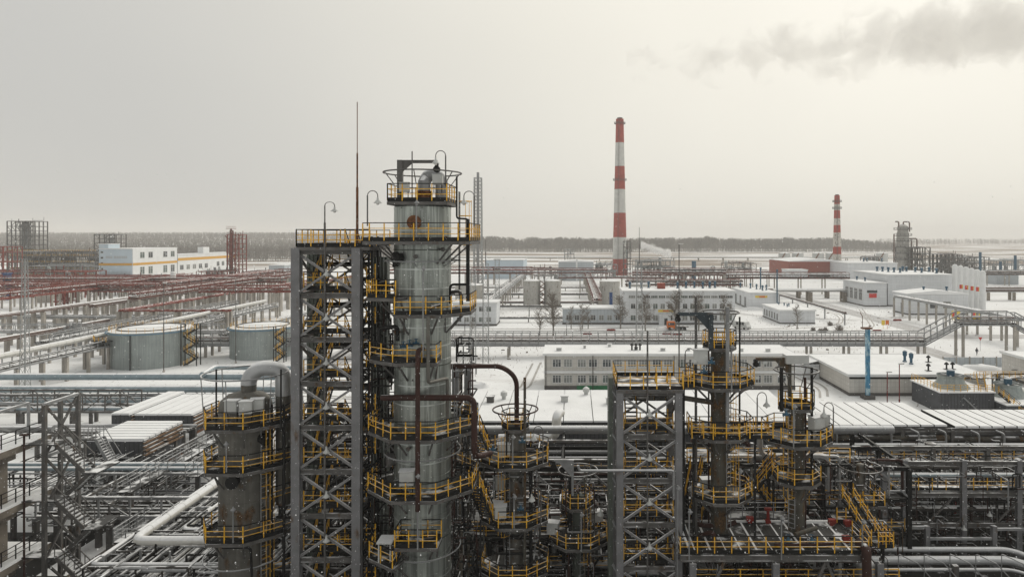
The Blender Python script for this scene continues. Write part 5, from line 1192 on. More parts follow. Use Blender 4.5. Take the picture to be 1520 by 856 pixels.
cpipe('black bent pipe and valve left of the third platform', [P(562, 520, 43), P(562, 487, 43), P(590, 484, 43), P(590, 505, 43.3)], .13, 'steel_dk', bend=.3)
cabinet(X(603, 42.2), 42.4, L5, 'pale cabinet standing on the lower column platform', .1, 1.15)
MB().b2(X(561, 42.4), X(584, 42.4), 42.0, 43.2, L7+1.2, L7+1.28).b2(X(563, 42.4), X(565, 42.4), 42.1, 42.2, L7, L7+1.2).b2(X(580, 42.4), X(582, 42.4), 42.1, 42.2, L7, L7+1.2).build('console', 'cabinet', None, label='flat grey console at the foot of the column', cat='console')
# ------------------------------------------------------------------ short wide column at left
KX, KY, KR = X(365, 46), 46.0, 1.68
kc = column('process_column', 'short wide rust-stained column at left with white elbow pipe', KX, KY, KR, 0, Zy(600, 46), 'shell_rust', seams=2.6)
def octp(cx, cy_, r): return octo(cx, cy_, r)
for i, yy in enumerate((637, 701, 805)):
    platform(kc, [(KX-2.1, KY+.5), (KX-2.2, KY-1.2), (KX-1.3, KY-2.65), (KX+1.1, KY-2.65), (KX+3.0, KY-1.0), (KX+3.1, KY+1.2)], Zy(yy, 43.4), KX, KY, KR, open_sides=(4, 5) if i else (5,), sp=1.1)
zk = Zy(637, 43.4)
pts = rounded([(KX+.1, KY+.2, zk-.3), (KX+.1, KY+.2, Zy(560, 46)), (KX+.9, KY+.2, Zy(546, 46)), (KX+2.3, KY+.6, Zy(551, 46)), (KX+2.3, KY+.6, zk-6)], 1.3, 8)
MB().tube(pts, .5, 20).build('elbow_pipe', 'shell_rust', kc, True); MB().tube(pts[1:-2]+[pts[-2].lerp(pts[-1], .12)], .515, 20).build('elbow_cladding', 'silver', kc, True)
hose_ring(kc, KX, KY, Zy(553, 46), 2.7, 'steel_lt', 6, zk, 2.5, .05); hose_ring(kc, KX, KY, Zy(830, 45), 2.6, 'steel_lt', 6, Zy(838, 45), KR, .05)
for i, (px, D) in enumerate(((345, 44.2), (366, 44.0), (382, 44.6))): cabinet(X(px, D), D, zk+.25, f'grey cabinet on top of the short wide column, {ORD[i]} from the left', .15*i, 1.05)
manhole(kc, KX, KY, KR, Zy(712, 44.4), -math.pi/2+.05, .42, 'steel_dk'); manhole(kc, KX, KY, KR, Zy(655, 44.4), -.5, .42, 'steel_dk'); manhole(kc, KX, KY, KR, Zy(752, 44.4), -.35, .42, 'steel')
for px in (321, 417): b = MB(); b.tube([P(px, 640, 44), P(px, 548, 44)], .06, 6); b.build('ring_post', 'steel_dk', kc)
for i, (px, ya, yb) in enumerate(((336, 700, 655), (346, 805, 752))): b = MB(); D = 43.2; b.tube([P(px, ya, D), P(px, yb, D)], .045, 6); z = Zy(yb, D); x = X(px, D); b.lathe(x+.05, D-.1, [(.03, z+.06), (.05, z-.02), (.17, z-.13), (.17, z-.16)], 10, False); b.lathe(x+.05, D-.1, [(.08, z-.28), (.09, z-.14)], 8); b.build('lamp_pole', 'steel_lt', None, True, label=('lamp pole on the middle platform of the short wide column', 'lamp pole on the lowest platform of the short wide column')[i], cat='lamp', group='straight lamp poles on the column')
t = thing('side_ladder', 'yellow and black ladder right of the short wide column', 'ladder', (X(408, 45), 45, 0))
for px in (404, 420): beam('post', (X(px, 45), 45, 0), (X(px, 45), 45, Zy(600, 45)), .09, 'black', t)
for k in range(6): z = 3+k*2.4; railing(t, [(X(404, 45), 45, z), (X(424, 45), 46.2, z)], toe=False, sp=.8); 
cpipe('thin black vertical pipe right of the short wide column', [P(422, 600, 44.2), P(422, 900, 44.2)], .07, 'black'); cpipe('dark bent pipe low on the short wide column', [P(330, 812, 43.5), P(372, 812, 43.5), P(374, 860, 43.6)], .08, 'black')
# ------------------------------------------------------------------ slim columns in the middle
def slim(label, px, D, r, ytop, shell, plats, ring=None, top=None, cat='process column'):
    cx = X(px, D); t = column('process_column', label, cx, D, r, 0, Zy(ytop, D), shell, seams=3)
    for yy, R_, op in plats:
        platform(t, octo(cx, D, R_), Zy(yy, D-R_*.92), cx, D, r, open_sides=op, sp=.95)
    if ring: yy, R_ = ring; hose_ring(t, cx, D, Zy(yy, D), R_, 'maroon' if px < 800 else 'steel', 4, Zy(yy, D)-1.2, R_*.5, .055)
    if top: yy, R_ = top; platform(t, octo(cx, D, R_, 6, 0), Zy(yy, D-R_), cx, D, r, sp=.7, brackets=False)
    return t, cx
s1, x1_ = slim('slim olive column with maroon ring below the long maroon pipe', 765, 48, .66, 640, 'shell_rust', ((694, 2.5, ()), (783, 2.5, ()), (862, 2.5, (1, 2))), (607, 1.6), (638, .95))
s2, x2_ = slim('slimmest column with hexagonal cage platform in the middle', 858, 50, .42, 735, 'galv_dk', ((814, 2.3, ()),), (697, 1.45), (756, 1.15))
s3, x3_ = slim('rusty olive column with blue davit right of the second stair tower', 1068, 47, .60, 522, 'shell_rusty', ((576, 2.35, ()), (652, 2.3, (1, 2)), (746, 2.2, (1, 2, 3))), (463, 1.35), (517, 1.15))
s4, x4_ = slim('rusty column with round caged top platform above the grating deck', 1182, 47, .56, 610, 'shell_rusty', ((662, 2.35, ()), (720, 1.6, ())), (549, 1.5), (608, 1.25))
for i, (px, D, z, s_, lab) in enumerate(((738, 46.6, Zy(783, 45.8), 1.05, 'grey cabinet on the lower platform of the ringed slim column, rear one'), (743, 46.0, Zy(783, 45.8), 1.05, 'grey cabinet on the lower platform of the ringed slim column, front one'), (742, 48.2, Zy(740, 48), 1.1, 'snow-capped cabinet behind the ringed slim column'), (821, 49.0, Zy(814, 48), 1.1, 'pale cabinet at the left of the slimmest column platform, front one'), (823, 51.2, Zy(790, 51), 1.1, 'darker cabinet behind the pale one by the slimmest column'), (886, 50.6, Zy(790, 50), 1.0, 'cabinet right of the hexagonal cage platform'), (1040, 46.2, Zy(560, 45.5), 1.3, 'dark-grey cabinet on the platform below the blue davit'), (1050, 48.0, 9.2, 1.2, 'pale cabinet at the foot of the rusty davit column'), (1212, 46.2, Zy(655, 46), 1.2, 'pale cabinet at right of the caged column platform, front one'), (1221, 47.0, Zy(655, 46), 1.2, 'pale cabinet at right of the caged column platform, rear one'), (748, 47.4, Zy(694, 47), 1.15, 'tall grey cabinet on the upper platform of the ringed slim column'))):
    cabinet(X(px, D), D, z, lab, .3*(i % 3)-.2, s_)
def davit(label, px, D, yfoot, ytop, pxtip, m, w_=.3):
    x = X(px, D); t = thing('davit_crane', label, 'davit crane', (x, D, Zy(yfoot, D))); z = Zy(ytop, D); xt = X(pxtip, D); s_ = 1 if xt > x else -1
    beam('mast', (x, D, Zy(yfoot, D)), (x, D, z+.1), w_, m, t); beam('arm', (x, D, z), (xt, D, z), .18, m, t, h=.24)
    b = MB(); a = .9; b.v += [(x+s_*w_/2, D-.05, z-.12), (x+s_*(w_/2+a), D-.05, z-.12), (x+s_*w_/2, D-.05, z-1.1), (x+s_*w_/2, D+.05, z-.12), (x+s_*(w_/2+a), D+.05, z-.12), (x+s_*w_/2, D+.05, z-1.1)]; b.f += [(0, 1, 2), (5, 4, 3), (0, 3, 4, 1), (1, 4, 5, 2), (2, 5, 3, 0)]; b.build('gusset', m, t)
    b = MB(); b.tube([(xt, D-.12, z-.35), (xt, D+.12, z-.35)], .2, 12); b.box(xt, D, z-.12, .25, .2, .25); b.build('hook_block', 'steel_dk', t)
    return t
davit('blue-grey davit crane on the tall rusty column', 1055, 46.2, 517, 466, 1006, 'bluegrey'); davit('rusty-grey davit crane above the caged column', 1172, 48, 612, 533, 1122, 'shell_rusty', .22); davit('small white davit near the slimmest column', 850, 48.5, 735, 684, 822, 'steel_lt', .16)
MB().box(X(1181, 48), 48, Zy(532, 48), 1.6, .9, .6).build('winch_housing', 'cabinet', None, label='grey winch housing at the end of the rusty davit', cat='winch')
for i, (px, D, y, rz, lab) in enumerate(((1124, 46, 640, 0, 'gooseneck lamp between the two rusty columns'), (1237, 46, 655, math.pi, 'gooseneck lamp right of the caged column'), (806, 46, 690, math.pi, 'gooseneck lamp at the upper platform of the ringed slim column'), (803, 46, 780, math.pi, 'gooseneck lamp at the lower platform of the ringed slim column'), (905, 48, 800, math.pi, 'gooseneck lamp by the slimmest column platform'), (1017, 46, 575, 0, 'gooseneck lamp on the second stair tower corner'))):
    lamp(X(px, D), D, Zy(y, D), lab, rz, 1.15)
for i, (px, D, ya, yb) in enumerate(((761, 45.3, 690, 645), (763, 45.3, 783, 733), (863, 47.4, 818, 760), (1086, 43.9, 580, 512), (1178, 44.4, 665, 600), (1023, 43.2, 830, 755), (1098, 44.6, 740, 695), (1160, 43.3, 830, 765), (1280, 43.5, 820, 770), (1006, 44, 900, 720))):
    b = MB(); b.tube([P(px, ya, D), P(px, yb, D)], .045, 6); z = Zy(yb, D); x = X(px, D); b.lathe(x+.05, D-.1, [(.03, z+.06), (.05, z-.02), (.17, z-.13), (.17, z-.16)], 10, False); b.lathe(x+.05, D-.1, [(.08, z-.28), (.09, z-.14)], 8)
    b.build('lamp_pole', 'steel_lt', None, True, label=('lamp pole on the ringed slim column, upper platform', 'lamp pole on the ringed slim column, lower platform', 'lamp pole before the slimmest column', 'lamp pole before the blue davit column', 'lamp pole before the caged column', 'lamp pole at the left corner of the grating deck', 'lamp pole between davit and caged columns low down', 'lamp pole at the middle front of the grating deck', 'lamp pole at the right front of the grating deck', 'lamp pole on the right post of the second stair tower')[i], cat='lamp', group='straight lamp poles on the column')
cpipe('white thin pipe from the slimmest column crossing the second stair tower', [P(858, 690, 44.3), P(860, 698, 44.3), P(1000, 698, 44.3), P(1000, 740, 44.3)], .09, 'insul', bend=.2)
for i, (px, ya, yb, D, m, lab) in enumerate(((752, 640, 900, 47.0, 'black', 'thin black riser left of the ringed slim column'), (779, 560, 900, 47.0, 'shell_rusty', 'olive riser right of the ringed slim column'), (788, 690, 900, 47.0, 'black', 'black riser right of the olive one'), (718, 690, 900, 48.5, 'shell_rust', 'grey rusty riser left of the ringed slim column'), (1033, 440, 900, 46.4, 'steel', 'long grey riser left of the blue davit column'), (1080, 455, 640, 45.2, 'steel_lt', 'pale riser before the blue davit column'), (1098, 470, 660, 46, 'steel_dk', 'dark riser right of the blue davit column'), (1205, 545, 720, 46.2, 'black', 'black riser right of the caged column'), (1160, 545, 610, 46.2, 'steel_dk', 'dark riser at left of the caged top platform'), (1052, 500, 900, 47.5, 'maroon', 'maroon riser behind the blue davit column'), (1195, 560, 900, 47.6, 'maroon', 'maroon riser beside the caged column'), (846, 700, 900, 49.4, 'black', 'black riser left of the slimmest column'), (868, 690, 900, 49.6, 'shell_rust', 'grey riser right of the slimmest column'), (695, 600, 900, 47.5, 'shell_rusty', 'olive riser behind the column right side'), (684, 540, 900, 49, 'concrete', 'pale grey upright behind the column right side'))):
    cpipe(lab, [P(px, ya, D), P(px, yb, D)], .05 if 'thin' in lab else .06+.035*(i % 3), m, 'riser')
for i, (px, D, yy, lab) in enumerate(((775, 46.4, 655, 'blue valve on the ringed slim column'), (731, 46, 667, 'teal valve left of the ringed slim column'), (773, 46, 755, 'blue valve low on the ringed slim column'), (1056, 45.5, 538, 'blue valve on the tall rusty column'), (1045, 45, 552, 'blue valve motor on the davit column platform'), (1167, 45.5, 615, 'small blue valve on the caged column'))): valve(X(px, D), D, Zy(yy, D), lab, 'blue', .9)
cpipe('rusty pipe joining the second stair tower and the davit column', [P(1013, 590, 46), P(1058, 597, 47)], .18, 'shell_rusty')
# ------------------------------------------------------------------ second stair tower
UX0, UX1, UY0, UY1, UZ = X(920, 45), X(1007, 45), 45, 49, Zy(583, 45)
tw2 = stair_tower('lower grey steel stair tower in the middle of the photograph', UX0, UX1, UY0, UY1, UZ, 2.93, .46, 7)
platform(tw2, [(UX0-.2, UY0-.2), (UX1+.3, UY0-.2), (UX1+.3, UY1+.2), (UX0-.2, UY1+.2)], UZ+.3, 0, 0, 0, open_sides=(1,), brackets=False, name='top_platform', deck='plate')
MB().tube([(X(961, 44.8), 44.75, 0), (X(961, 44.8), 44.75, UZ+4.2)], .06, 8).build('lamp_conduit', 'steel', tw2, True)
for k in range(5): z = UZ-1.0-2.93*k; b = MB(); x = X(961, 44.8)+.12; b.lathe(x, 44.65, [(.05, z), (.07, z-.2), (.22, z-.38), (.22, z-.42)], 12, False); b.lathe(x, 44.65, [(.09, z-.5), (.09, z-.38)], 8); b.build('tower_lamp', 'cabinet', tw2, True)
t = thing('cable_tray', 'greenish upright cable tray left of the second stair tower', 'cable tray', (X(906, 46), 46, 0)); x = X(906, 46)
MB().b2(x-.15, x+.15, 45.5, 47, 0, UZ+.9).build('casing', 'galv_dk', t)
for k in range(6): z = UZ-.5-k*2.93; MB().bar((x+.1, 45.6, z+.6), (UX0, 45.1, z-.1), .14, .1).build('bracket', 'steel_lt', t)
t = thing('link_walkway', 'short yellow-railed walkway from second stair tower to davit column', 'walkway', (X(1014, 45.4), 45.4, 0)); zq = Zy(576, 44.8)
MB().b2(UX1+.3, x3_-2.0, 45.2, 46.4, zq-.05, zq).build('deck', 'deck', t); railing(t, [(UX1+.3, 45.2, zq), (x3_-2.1, 45.2, zq)], sp=.5); railing(t, [(UX1+.3, 46.4, zq), (x3_-2.1, 46.4, zq)], sp=.5); beam('leg', (UX1+.5, 45.8, 0), (UX1+.5, 45.8, zq-.05), .12, 'steel_dk', t)
t = thing('link_walkway', 'yellow-railed walkway joining davit column and caged column', 'walkway', ((x3_+x4_)/2, 46, 0)); zq = Zy(655, 44.7)
MB().b2(x3_-2.2, x4_-2.0, 45.4, 46.8, zq-.05, zq).build('deck', 'deck', t); railing(t, [(x3_-2.2, 45.4, zq), (x4_-2.1, 45.4, zq)], sp=.8); railing(t, [(x3_-2.2, 46.8, zq), (x4_-2.1, 46.8, zq)], sp=.8)
for x in (x3_-2, x3_+2.2): beam('leg', (x, 46, 0), (x, 46, zq-.05), .13, 'steel_dk', t)
t = thing('link_walkway', 'yellow-railed bridge stair from the big column to the ringed slim column', 'walkway', (X(712, 44), 44, 0))
flight(t, (X(703, 43.6), 43.9, Zy(725, 43.6)), (X(722, 45), 45.6, Zy(775, 45)), .8); flight(t, (X(703, 44.6), 44.8, Zy(640, 44.6)), (X(718, 45.4), 46.6, Zy(688, 45.4)), .8)
beam('leg', (X(712, 44.2), 44.6, 0), (X(712, 44.2), 44.6, Zy(748, 44.2)), .12, 'steel_dk', t)
# ------------------------------------------------------------------ big grating deck
GX0, GX1, GY0, GY1, GZ = X(1010, 43.6), X(1290, 43.6), 43.6, 48.6, Zy(821, 43.6)
t = thing('grating_deck', 'broad dark grating deck with yellow railing at lower right', 'platform', ((GX0+GX1)/2, GY0, 0))
n = 12
for i in range(n):
    a = GX0+(GX1-GX0)*i/n; MB().b2(a+.04, GX0+(GX1-GX0)*(i+1)/n-.04, GY0, GY1, GZ-.06, GZ).build('grating_panel', 'deck', t)
    if i: MB().b2(a-.03-.02*(i % 3), a+.03+.02*(i % 3), GY0+.1, GY1-.1, GZ-.05, GZ+.012).build('snow_strip', 'snow', t)
for y in (GY0, GY1): beam('edge_beam', (GX0, y, GZ-.3), (GX1, y, GZ-.3), .2, 'steel', t, kind='i', h=.42)
for x in (GX0, GX1): beam('edge_beam', (x, GY0+.1, GZ-.3), (x, GY1-.1, GZ-.3), .2, 'steel', t, kind='i', h=.42)
MB().b2(GX0, GX1, GY1-.25, GY1-.02, GZ+.002, GZ+.1).build('snow_kerb', 'snow', t)
railing(t, [(GX0, GY1-.2, GZ), (GX0, GY0+.05, GZ), (GX1, GY0+.05, GZ), (GX1, GY1-2.4, GZ)], sp=1.15)
for px in (1028, 1151, 1305): x = X(px, 43.5); beam('post', (x, 43.45, 0), (x, 43.45, GZ-.5), .42, 'post_grey', t, kind='i')
for px in (1035, 1152, 1265): x = X(px, 48); beam('post', (x, 48.3, 0), (x, 48.3, GZ-.5), .4, 'steel', t, kind='i')
for a, b_ in (((1190, 3.5), (1226, GZ-.5)), ((1262, 3.5), (1226, GZ-.5)), ((1040, 3.5), (1075, GZ-.5))): beam('brace', (X(a[0], 43.7), 43.7, a[1]), (X(b_[0], 43.7), 43.7, b_[1]), .18, 'steel', t)
for k, (pts, r, m, lab) in enumerate((
    ([(1035, 772, 47.6), (1036, 778, 46.8), (1075, 781, 46.8), (1093, 774, 46.8)], .17, 'maroon', 'maroon bent pipe lying on the back of the grating deck'),
    ([(1038, 796, 45.6), (1050, 790, 45.2), (1060, 790, 44.6), (1061, 818, 44.2)], .15, 'maroon', 'maroon hooked pipe dropping through the grating deck'),
    ([(1180, 793, 45.6), (1212, 783, 46.4)], .15, 'shell_rusty', 'short rusty flanged pipe piece on the grating deck'),
    ([(1150, 809, 44.5), (1240, 806, 44.6)], .13, 'maroon', 'maroon pipe with blue valves along the deck front'),
    ([(1275, 805, 44.8), (1286, 815, 43.3), (1288, 900, 43.2)], .3, 'maroon', 'thick maroon pipe dropping at the right corner of the deck'),
    ([(1012, 788, 45.4), (1022, 812, 43.9)], .1, 'insul', 'pale pipe lying along the left side of the deck'))):
    cpipe(lab, [P(*q) for q in pts], r, m, 'deck_pipe', bend=.35)
for i, (px, py, D) in enumerate(((1170, 800, 44.6), (1205, 804, 44.6), (1012, 768, 46.8))): valve(X(px, D), D, GZ+.35, ('blue valve at the left of the deck pipe', 'blue valve at the right of the deck pipe', 'teal valve at the back left corner of the deck')[i], 'blue', 1.0)
for i, (px, D) in enumerate(((1113, 48.3), (1140, 48.3), (1235, 47.9), (1258, 47.7), (1256, 45.2))):
    b = MB(); x = X(px, D)
    if i == 1: b.tube([(x, D, GZ), (x, D, GZ+.95)], .11, 10).box(x, D, GZ+1.0, .5, .3, .14).box(x, D, GZ+.1, .35, .35, .2)
    else: b.box(x, D, GZ+.3, .5, .32, .28).box(x, D, GZ+.08, .3, .2, .16)
    b.build('hydrant_box' if i != 1 else 'hydrant', 'redpaint', None, label=('red box at the back edge of the deck left of the hydrant', 'red hydrant post at the back edge of the deck', 'small red box behind the rusty pipe piece', 'small red box at the back right of the deck', 'red box near the right front of the deck')[i], cat='hydrant', group='red fire fittings on the deck')
# raised grey service walkway behind the deck
t = thing('service_walkway', 'grey railed service walkway along the back of the grating deck', 'walkway', (X(1090, 49.2), 49.2, 0)); zq = GZ+.15
MB().b2(X(1055, 49), X(1200, 49), 48.75, 50.0, zq-.06, zq).build('deck', 'plate', t); railing(t, [(X(1055, 49), 48.8, zq), (X(1170, 49), 48.8, zq)], m='steel_lt', top='steel_lt', toe=False, sp=1.1); railing(t, [(X(1172, 49), 48.8, zq), (X(1172, 49), 50, zq), (X(1200, 49), 50, zq)], sp=.7)
for px in (1060, 1130, 1195): beam('leg', (X(px, 49.4), 49.5, 0), (X(px, 49.4), 49.5, zq-.06), .2, 'steel', t)
t = thing('deck_stair', 'yellow-railed stair climbing at the left back of the deck', 'stair', (X(1030, 48), 48, 0))
flight(t, (X(1020, 48.4), 48.4, GZ), (X(1036, 49.8), 50.4, GZ+3.0), .9); flight(t, (X(1032, 48.8), 48.6, GZ), (X(1050, 50), 50.4, GZ+3.0), .9)
t = thing('deck_stair', 'yellow-railed zigzag stair between davit column and caged column', 'stair', (X(1130, 50), 50, 0))
flight(t, (X(1122, 49.6), 49.6, Zy(722, 49.6)), (X(1148, 49.6), 49.6, Zy(690, 49.6)), .9); flight(t, (X(1124, 50.8), 50.8, Zy(725, 50.8)), (X(1148, 50.8), 50.8, Zy(755, 50.8)), .9); beam('leg', (X(1148, 50), 50, 0), (X(1148, 50), 50, Zy(690, 50)), .15, 'steel_dk', t)
d = MB().b2(X(1146, 49.6), X(1172, 49.6), 49.1, 50.4, Zy(690, 49.6)-.06, Zy(690, 49.6)).build('landing', 'deck', t); railing(d, [(X(1146, 49.6), 49.1, Zy(690, 49.6)), (X(1172, 49.6), 49.1, Zy(690, 49.6))], sp=.8)
t = thing('deck_stair', 'long yellow-railed stair descending at the right of the deck', 'stair', (X(1270, 46), 46, 0))
flight(t, (X(1262, 48), 48.4, Zy(742, 48)), (X(1300, 45.6), 45.4, Zy(806, 45.6)), .9)
d = MB().b2(X(1236, 49), X(1262, 49), 48.2, 49.8, Zy(768, 49)-.06, Zy(768, 49)).build('landing', 'deck', t); railing(d, [(X(1236, 49), 48.2, Zy(768, 49)), (X(1262, 49), 48.2, Zy(768, 49))], sp=.8)
d = MB().b2(X(1298, 45.6), X(1320, 45.6), 45, 46.6, Zy(806, 45.6)-.06, Zy(806, 45.6)).build('landing', 'deck', t); railing(d, [(X(1298, 45.6), 45, Zy(806, 45.6)), (X(1320, 45.6), 45, Zy(806, 45.6)), (X(1320, 45.6), 46.6, Zy(806, 45.6))], sp=.6); beam('leg', (X(1312, 45.6), 45.8, 0), (X(1312, 45.6), 45.8, Zy(806, 45.6)-.06), .2, 'steel_dk', t); beam('leg', (X(1248, 49), 49, 0), (X(1248, 49), 49, Zy(768, 49)-.06), .2, 'steel_dk', t)
s5, x5_ = slim('short slim column with pale spray ring right of the deck', 1277, 51, .3, 690, 'shell_rust', (), (692, 1.55))
dd = platform(s5, [(x5_-1.2, 49.6), (x5_+1.2, 49.6), (x5_+1.2, 52), (x5_-1.2, 52)], Zy(750, 49.6), x5_, 51, .3, open_sides=(2,), sp=.9)
# ------------------------------------------------------------------ right pipe rack structure and snowy coolers
FZ = 5.7
t = thing('pipe_rack_structure', 'large grey steel rack structure with two yellow-railed walkways at right', 'pipe rack', (40, 58, 0))
for px, D, yt in ((1312, 57, 690), (1342, 59, 682), (1430, 59, 682), (1512, 59, 682), (1600, 59, 682)): beam('post', (X(px, D), D, 0), (X(px, D), D, Zy(yt, D)), .42, 'post_grey', t, kind='i')
px0, px1 = X(1215, 66), X(1640, 60)
for k in range(6):
    x = X(1342, 59)+k*5.2-5.2
    for D in (64, 70): beam('post', (x, D, 0), (x, D, 8), .36, 'steel', t, kind='i')
    for z, ya in ((FZ-.2, 59.2),): beam('beam', (x, ya, z), (x, 70, z), .2, 'steel', t, kind='i', h=.34)
for D, zl in ((59, (FZ-.25, 2.8, Zy(684, 59)-.2)), (64, (FZ-.25, 8)), (70, (FZ-.25, 8))):
    for z in zl: beam('girder', (X(1300, 59), D+.003, z), (px1, D+.003, z), .22, 'steel', t, kind='i', h=.4)
for (D0_, D1_) in ((59.3, 60.6), (66.8, 68.4)):
    d = MB().b2(X(1325, 59), px1, D0_, D1_, FZ, FZ+.08).build('walkway', 'plate', t)
    railing(d, [(X(1325, 59), D0_, FZ+.08), (px1, D0_, FZ+.08)], sp=1.25); beam('fascia', (X(1325, 59), D0_-.1, FZ-.22), (px1, D0_-.1, FZ-.22), .12, 'mid_grey', t, h=.55)
for k in range(5): x = 25+k*6; beam('brace', (x, 59.1, 2.8), (x+2.4, 59.1, FZ-.4), .14, 'steel', t)
for j, (D, z, r, m) in enumerate(((61.5, 6.3, .18, 'insul_bl'), (62.2, 6.2, .1, 'insul'), (63, 6.5, .22, 'insul_dk'), (65, 6.2, .16, 'insul_dk'), (65.6, 6.2, .12, 'insul'), (61, 3.4, .2, 'insul_dk'), (62, 3.2, .15, 'insul'), (63.5, 3.4, .25, 'insul_dk'), (66, 3.2, .2, 'maroon'), (69, 6.6, .35, 'insul'))): pipe('pipe', [(X(1300, 59)-3, D, z), (px1, D, z)], r, m, t, n=8)
rr = random.Random(21)
for k in range(26):
    x = rr.uniform(X(1325, 60), px1-1); D = rr.uniform(60.5, 69); r = rr.uniform(.05, .16); z = rr.uniform(3, 6)
    pipe('pipe', [(x, D, rr.uniform(.2, 1.5)), (x, D, z), (x+rr.uniform(-3, 3), D+.02, z)], r, rr.choice(('insul_dk', 'steel_lt', 'maroon', 'redpaint', 'insul', 'steel')), t, n=6)
for k, x in enumerate((34, 40.5, 47, 52)):
    v = thing('horizontal_drum', f'grey horizontal drum under the right rack, {ORD[k]} from the left', 'drum', (x, 64, 0), 'drums under the right rack')
    b = MB(); b.tube([(x-1.6, 64.5, 2.2), (x-1.4, 64.5, 2.2), (x+1.4, 64.5, 2.2), (x+1.6, 64.5, 2.2)], .75, 20); b.build('shell', 'insul_dk', v, True)
    for s_ in (-1, 1): MB().box(x+s_, 64.5, .75, .3, 1.1, 1.5).build('saddle', 'concrete', v)
def air_cooler_row(name, label, x0, x1, y0, y1, zt, n):
    t = thing(name, label, 'air cooler', ((x0+x1)/2, y0, 0)); zb = zt-2.0
    MB().b2(x0, x1, y0, y1, zt-.9, zt-.06).build('casing', 'dark_wall', t)
    for i in range(n):
        u0 = x0+(x1-x0)*i/n; u1 = x0+(x1-x0)*(i+1)/n
        MB().b2(u0+.06, u1-.06, y0-.3, y1+.2, zt-.05, zt+.14).build('louvre_panel', 'snow', t)
        MB().b2(u0-.04, u0+.04, y0-.32, y1+.2, zt-.05, zt+.16).build('panel_seam', 'steel_dk', t)
        MB().tube([((u0+u1)/2-.85, y0-.2, zt-1.25), ((u0+u1)/2+.85, y0-.2, zt-1.25)], .32, 12).build('header', 'shell_rusty' if i % 4 in (1, 2) else 'insul_dk', t, True)
        beam('leg', (u0, y0+.2, 0), (u0, y0+.2, zt-.9), .28, 'steel', t); 
        if i % 2: pipe('drain', [(u0+.3, y0-.4, zt-.3), (u0+.9, y0-.9, zt-.5), (u0+.9, y0-.9, zt-2.6)], .1, 'insul', t, n=8)
    MB().b2(x0, x1, y0-.9, y1, zb-.9, zb-.82).build('fan_deck', 'plate', t); MB().b2(x0, x1, y0+.35, y1-.3, zt-2.3, zt-.903).build('plenum', 'mid_grey', t); MB().b2(x0, x1, y0-.05, y0-.003, zt-.85, zt-.1).build('front_panel', 'mid_grey', t)
    return t
air_cooler_row('air_cooler_row', 'long snow-topped air cooler row above the right rack structure', X(1206, 70), X(1404, 70)+.2, 70.3, 79.3, Zy(632, 70), 10)
air_cooler_row('air_cooler_row', 'lower snow-topped air cooler row running off the right edge', X(1404, 70)+.9, X(1640, 70), 70.3, 76.5, Zy(634, 70), 12)
MB().box(X(1381, 67), 67, FZ+.95, .8, .6, 1.7).box(X(1381, 67), 67, FZ+1.83, .95, .75, .06).build('control_cabinet', 'steel', None, label='dark upright control cabinet on the far right walkway', cat='cabinet')
# low pipes right
for k, (yy, D, r, m, lab) in enumerate(((815, 56.5, .22, 'silver', 'upper thick grey pipe low at the right edge'), (831, 55.4, .34, 'silver', 'thickest grey pipe low at the right edge'), (845, 54.5, .14, 'silver', 'thin grey pipe under the thickest right pipe'))):
    z = Zy(yy, D); cpipe(lab, [(X(1230, D), D, z), (X(1500+k*4, D), D, z), (X(1500+k*4, D)+2.2, D-2.4, z-.4), (X(1500+k*4, D)+2.2, D-6, z-2.5)], r, m, bend=1.0)
t = thing('low_portal', 'low grey portal frames along the thick pipes at right', 'frame', (X(1400, 57.5), 57.5, 0))
for px in (1312, 1375, 1474, 1560): beam('post', (X(px, 57.5), 57.4, 0), (X(px, 57.5), 57.4, Zy(779, 57.5)), .38, 'post_grey', t)
for a, b_, yy in ((1312, 1375, 781), (1375, 1474, 798), (1474, 1560, 784)): beam('beam', (X(a, 57.5), 57.4, Zy(yy, 57.5)), (X(b_, 57.5), 57.4, Zy(yy, 57.5)), .2, 'steel_lt', t)
for px in (1418,): beam('post', (X(px, 54), 54, 0), (X(px, 54), 54, Zy(838, 54)), .4, 'steel', t)
for k in range(5): x = X(1330+k*38, 54); pipe('handrail', [(x, 53.6, Zy(870, 54)), (x, 53.6, Zy(818, 54)), (x+1.2, 52.9, Zy(826, 54)), (x+2.4, 52.0, Zy(862, 53))], .04, 'steel_lt', t, n=6)
# cooling tower basin
t = thing('cooling_basin', 'dark-walled cooling basin with fan cones and yellow railings at right', 'cooling tower', (X(1450, 107), 107, 0)); bx = 58.4
MB().b2(bx, bx+8.6, 107, 116, 0, 3.3).build('wall', 'dark_wall', t); MB().b2(bx+8.8, 100, 104.5, 116, 0, 1.9).build('wall', 'dark_wall', t)
MB().b2(bx-.2, bx+8.7, 106.8, 116.2, 3.303, 3.5).build('deck', 'snow', t); MB().b2(bx+8.8, 100, 104.3, 116.2, 1.903, 2.1).build('deck', 'snow', t)
for k in range(4):
    x = bx+3.6+k*7.0 if k == 0 else bx+13+(k-1)*9.5; z = 3.5 if k == 0 else 2.1
    MB().lathe(x, 110.5, [(2.9, z), (2.1, z+.9), (1.9, z+1.5), (2.1, z+2.0)], 24, False).build('fan_cone', 'tank', t, True); MB().lathe(x, 110.5, [(.6, z+1.8), (.6, z+2.7), (.3, z+2.9)], 12).build('fan_motor', 'blue', t, True)
    b = MB(); 
    for q in range(6): a = q*math.pi/3; b.bar((x, 110.5, z+1.9), (x+1.9*math.cos(a), 110.5+1.9*math.sin(a), z+1.9), .25, .06)
    b.build('fan_blade', 'steel', t)
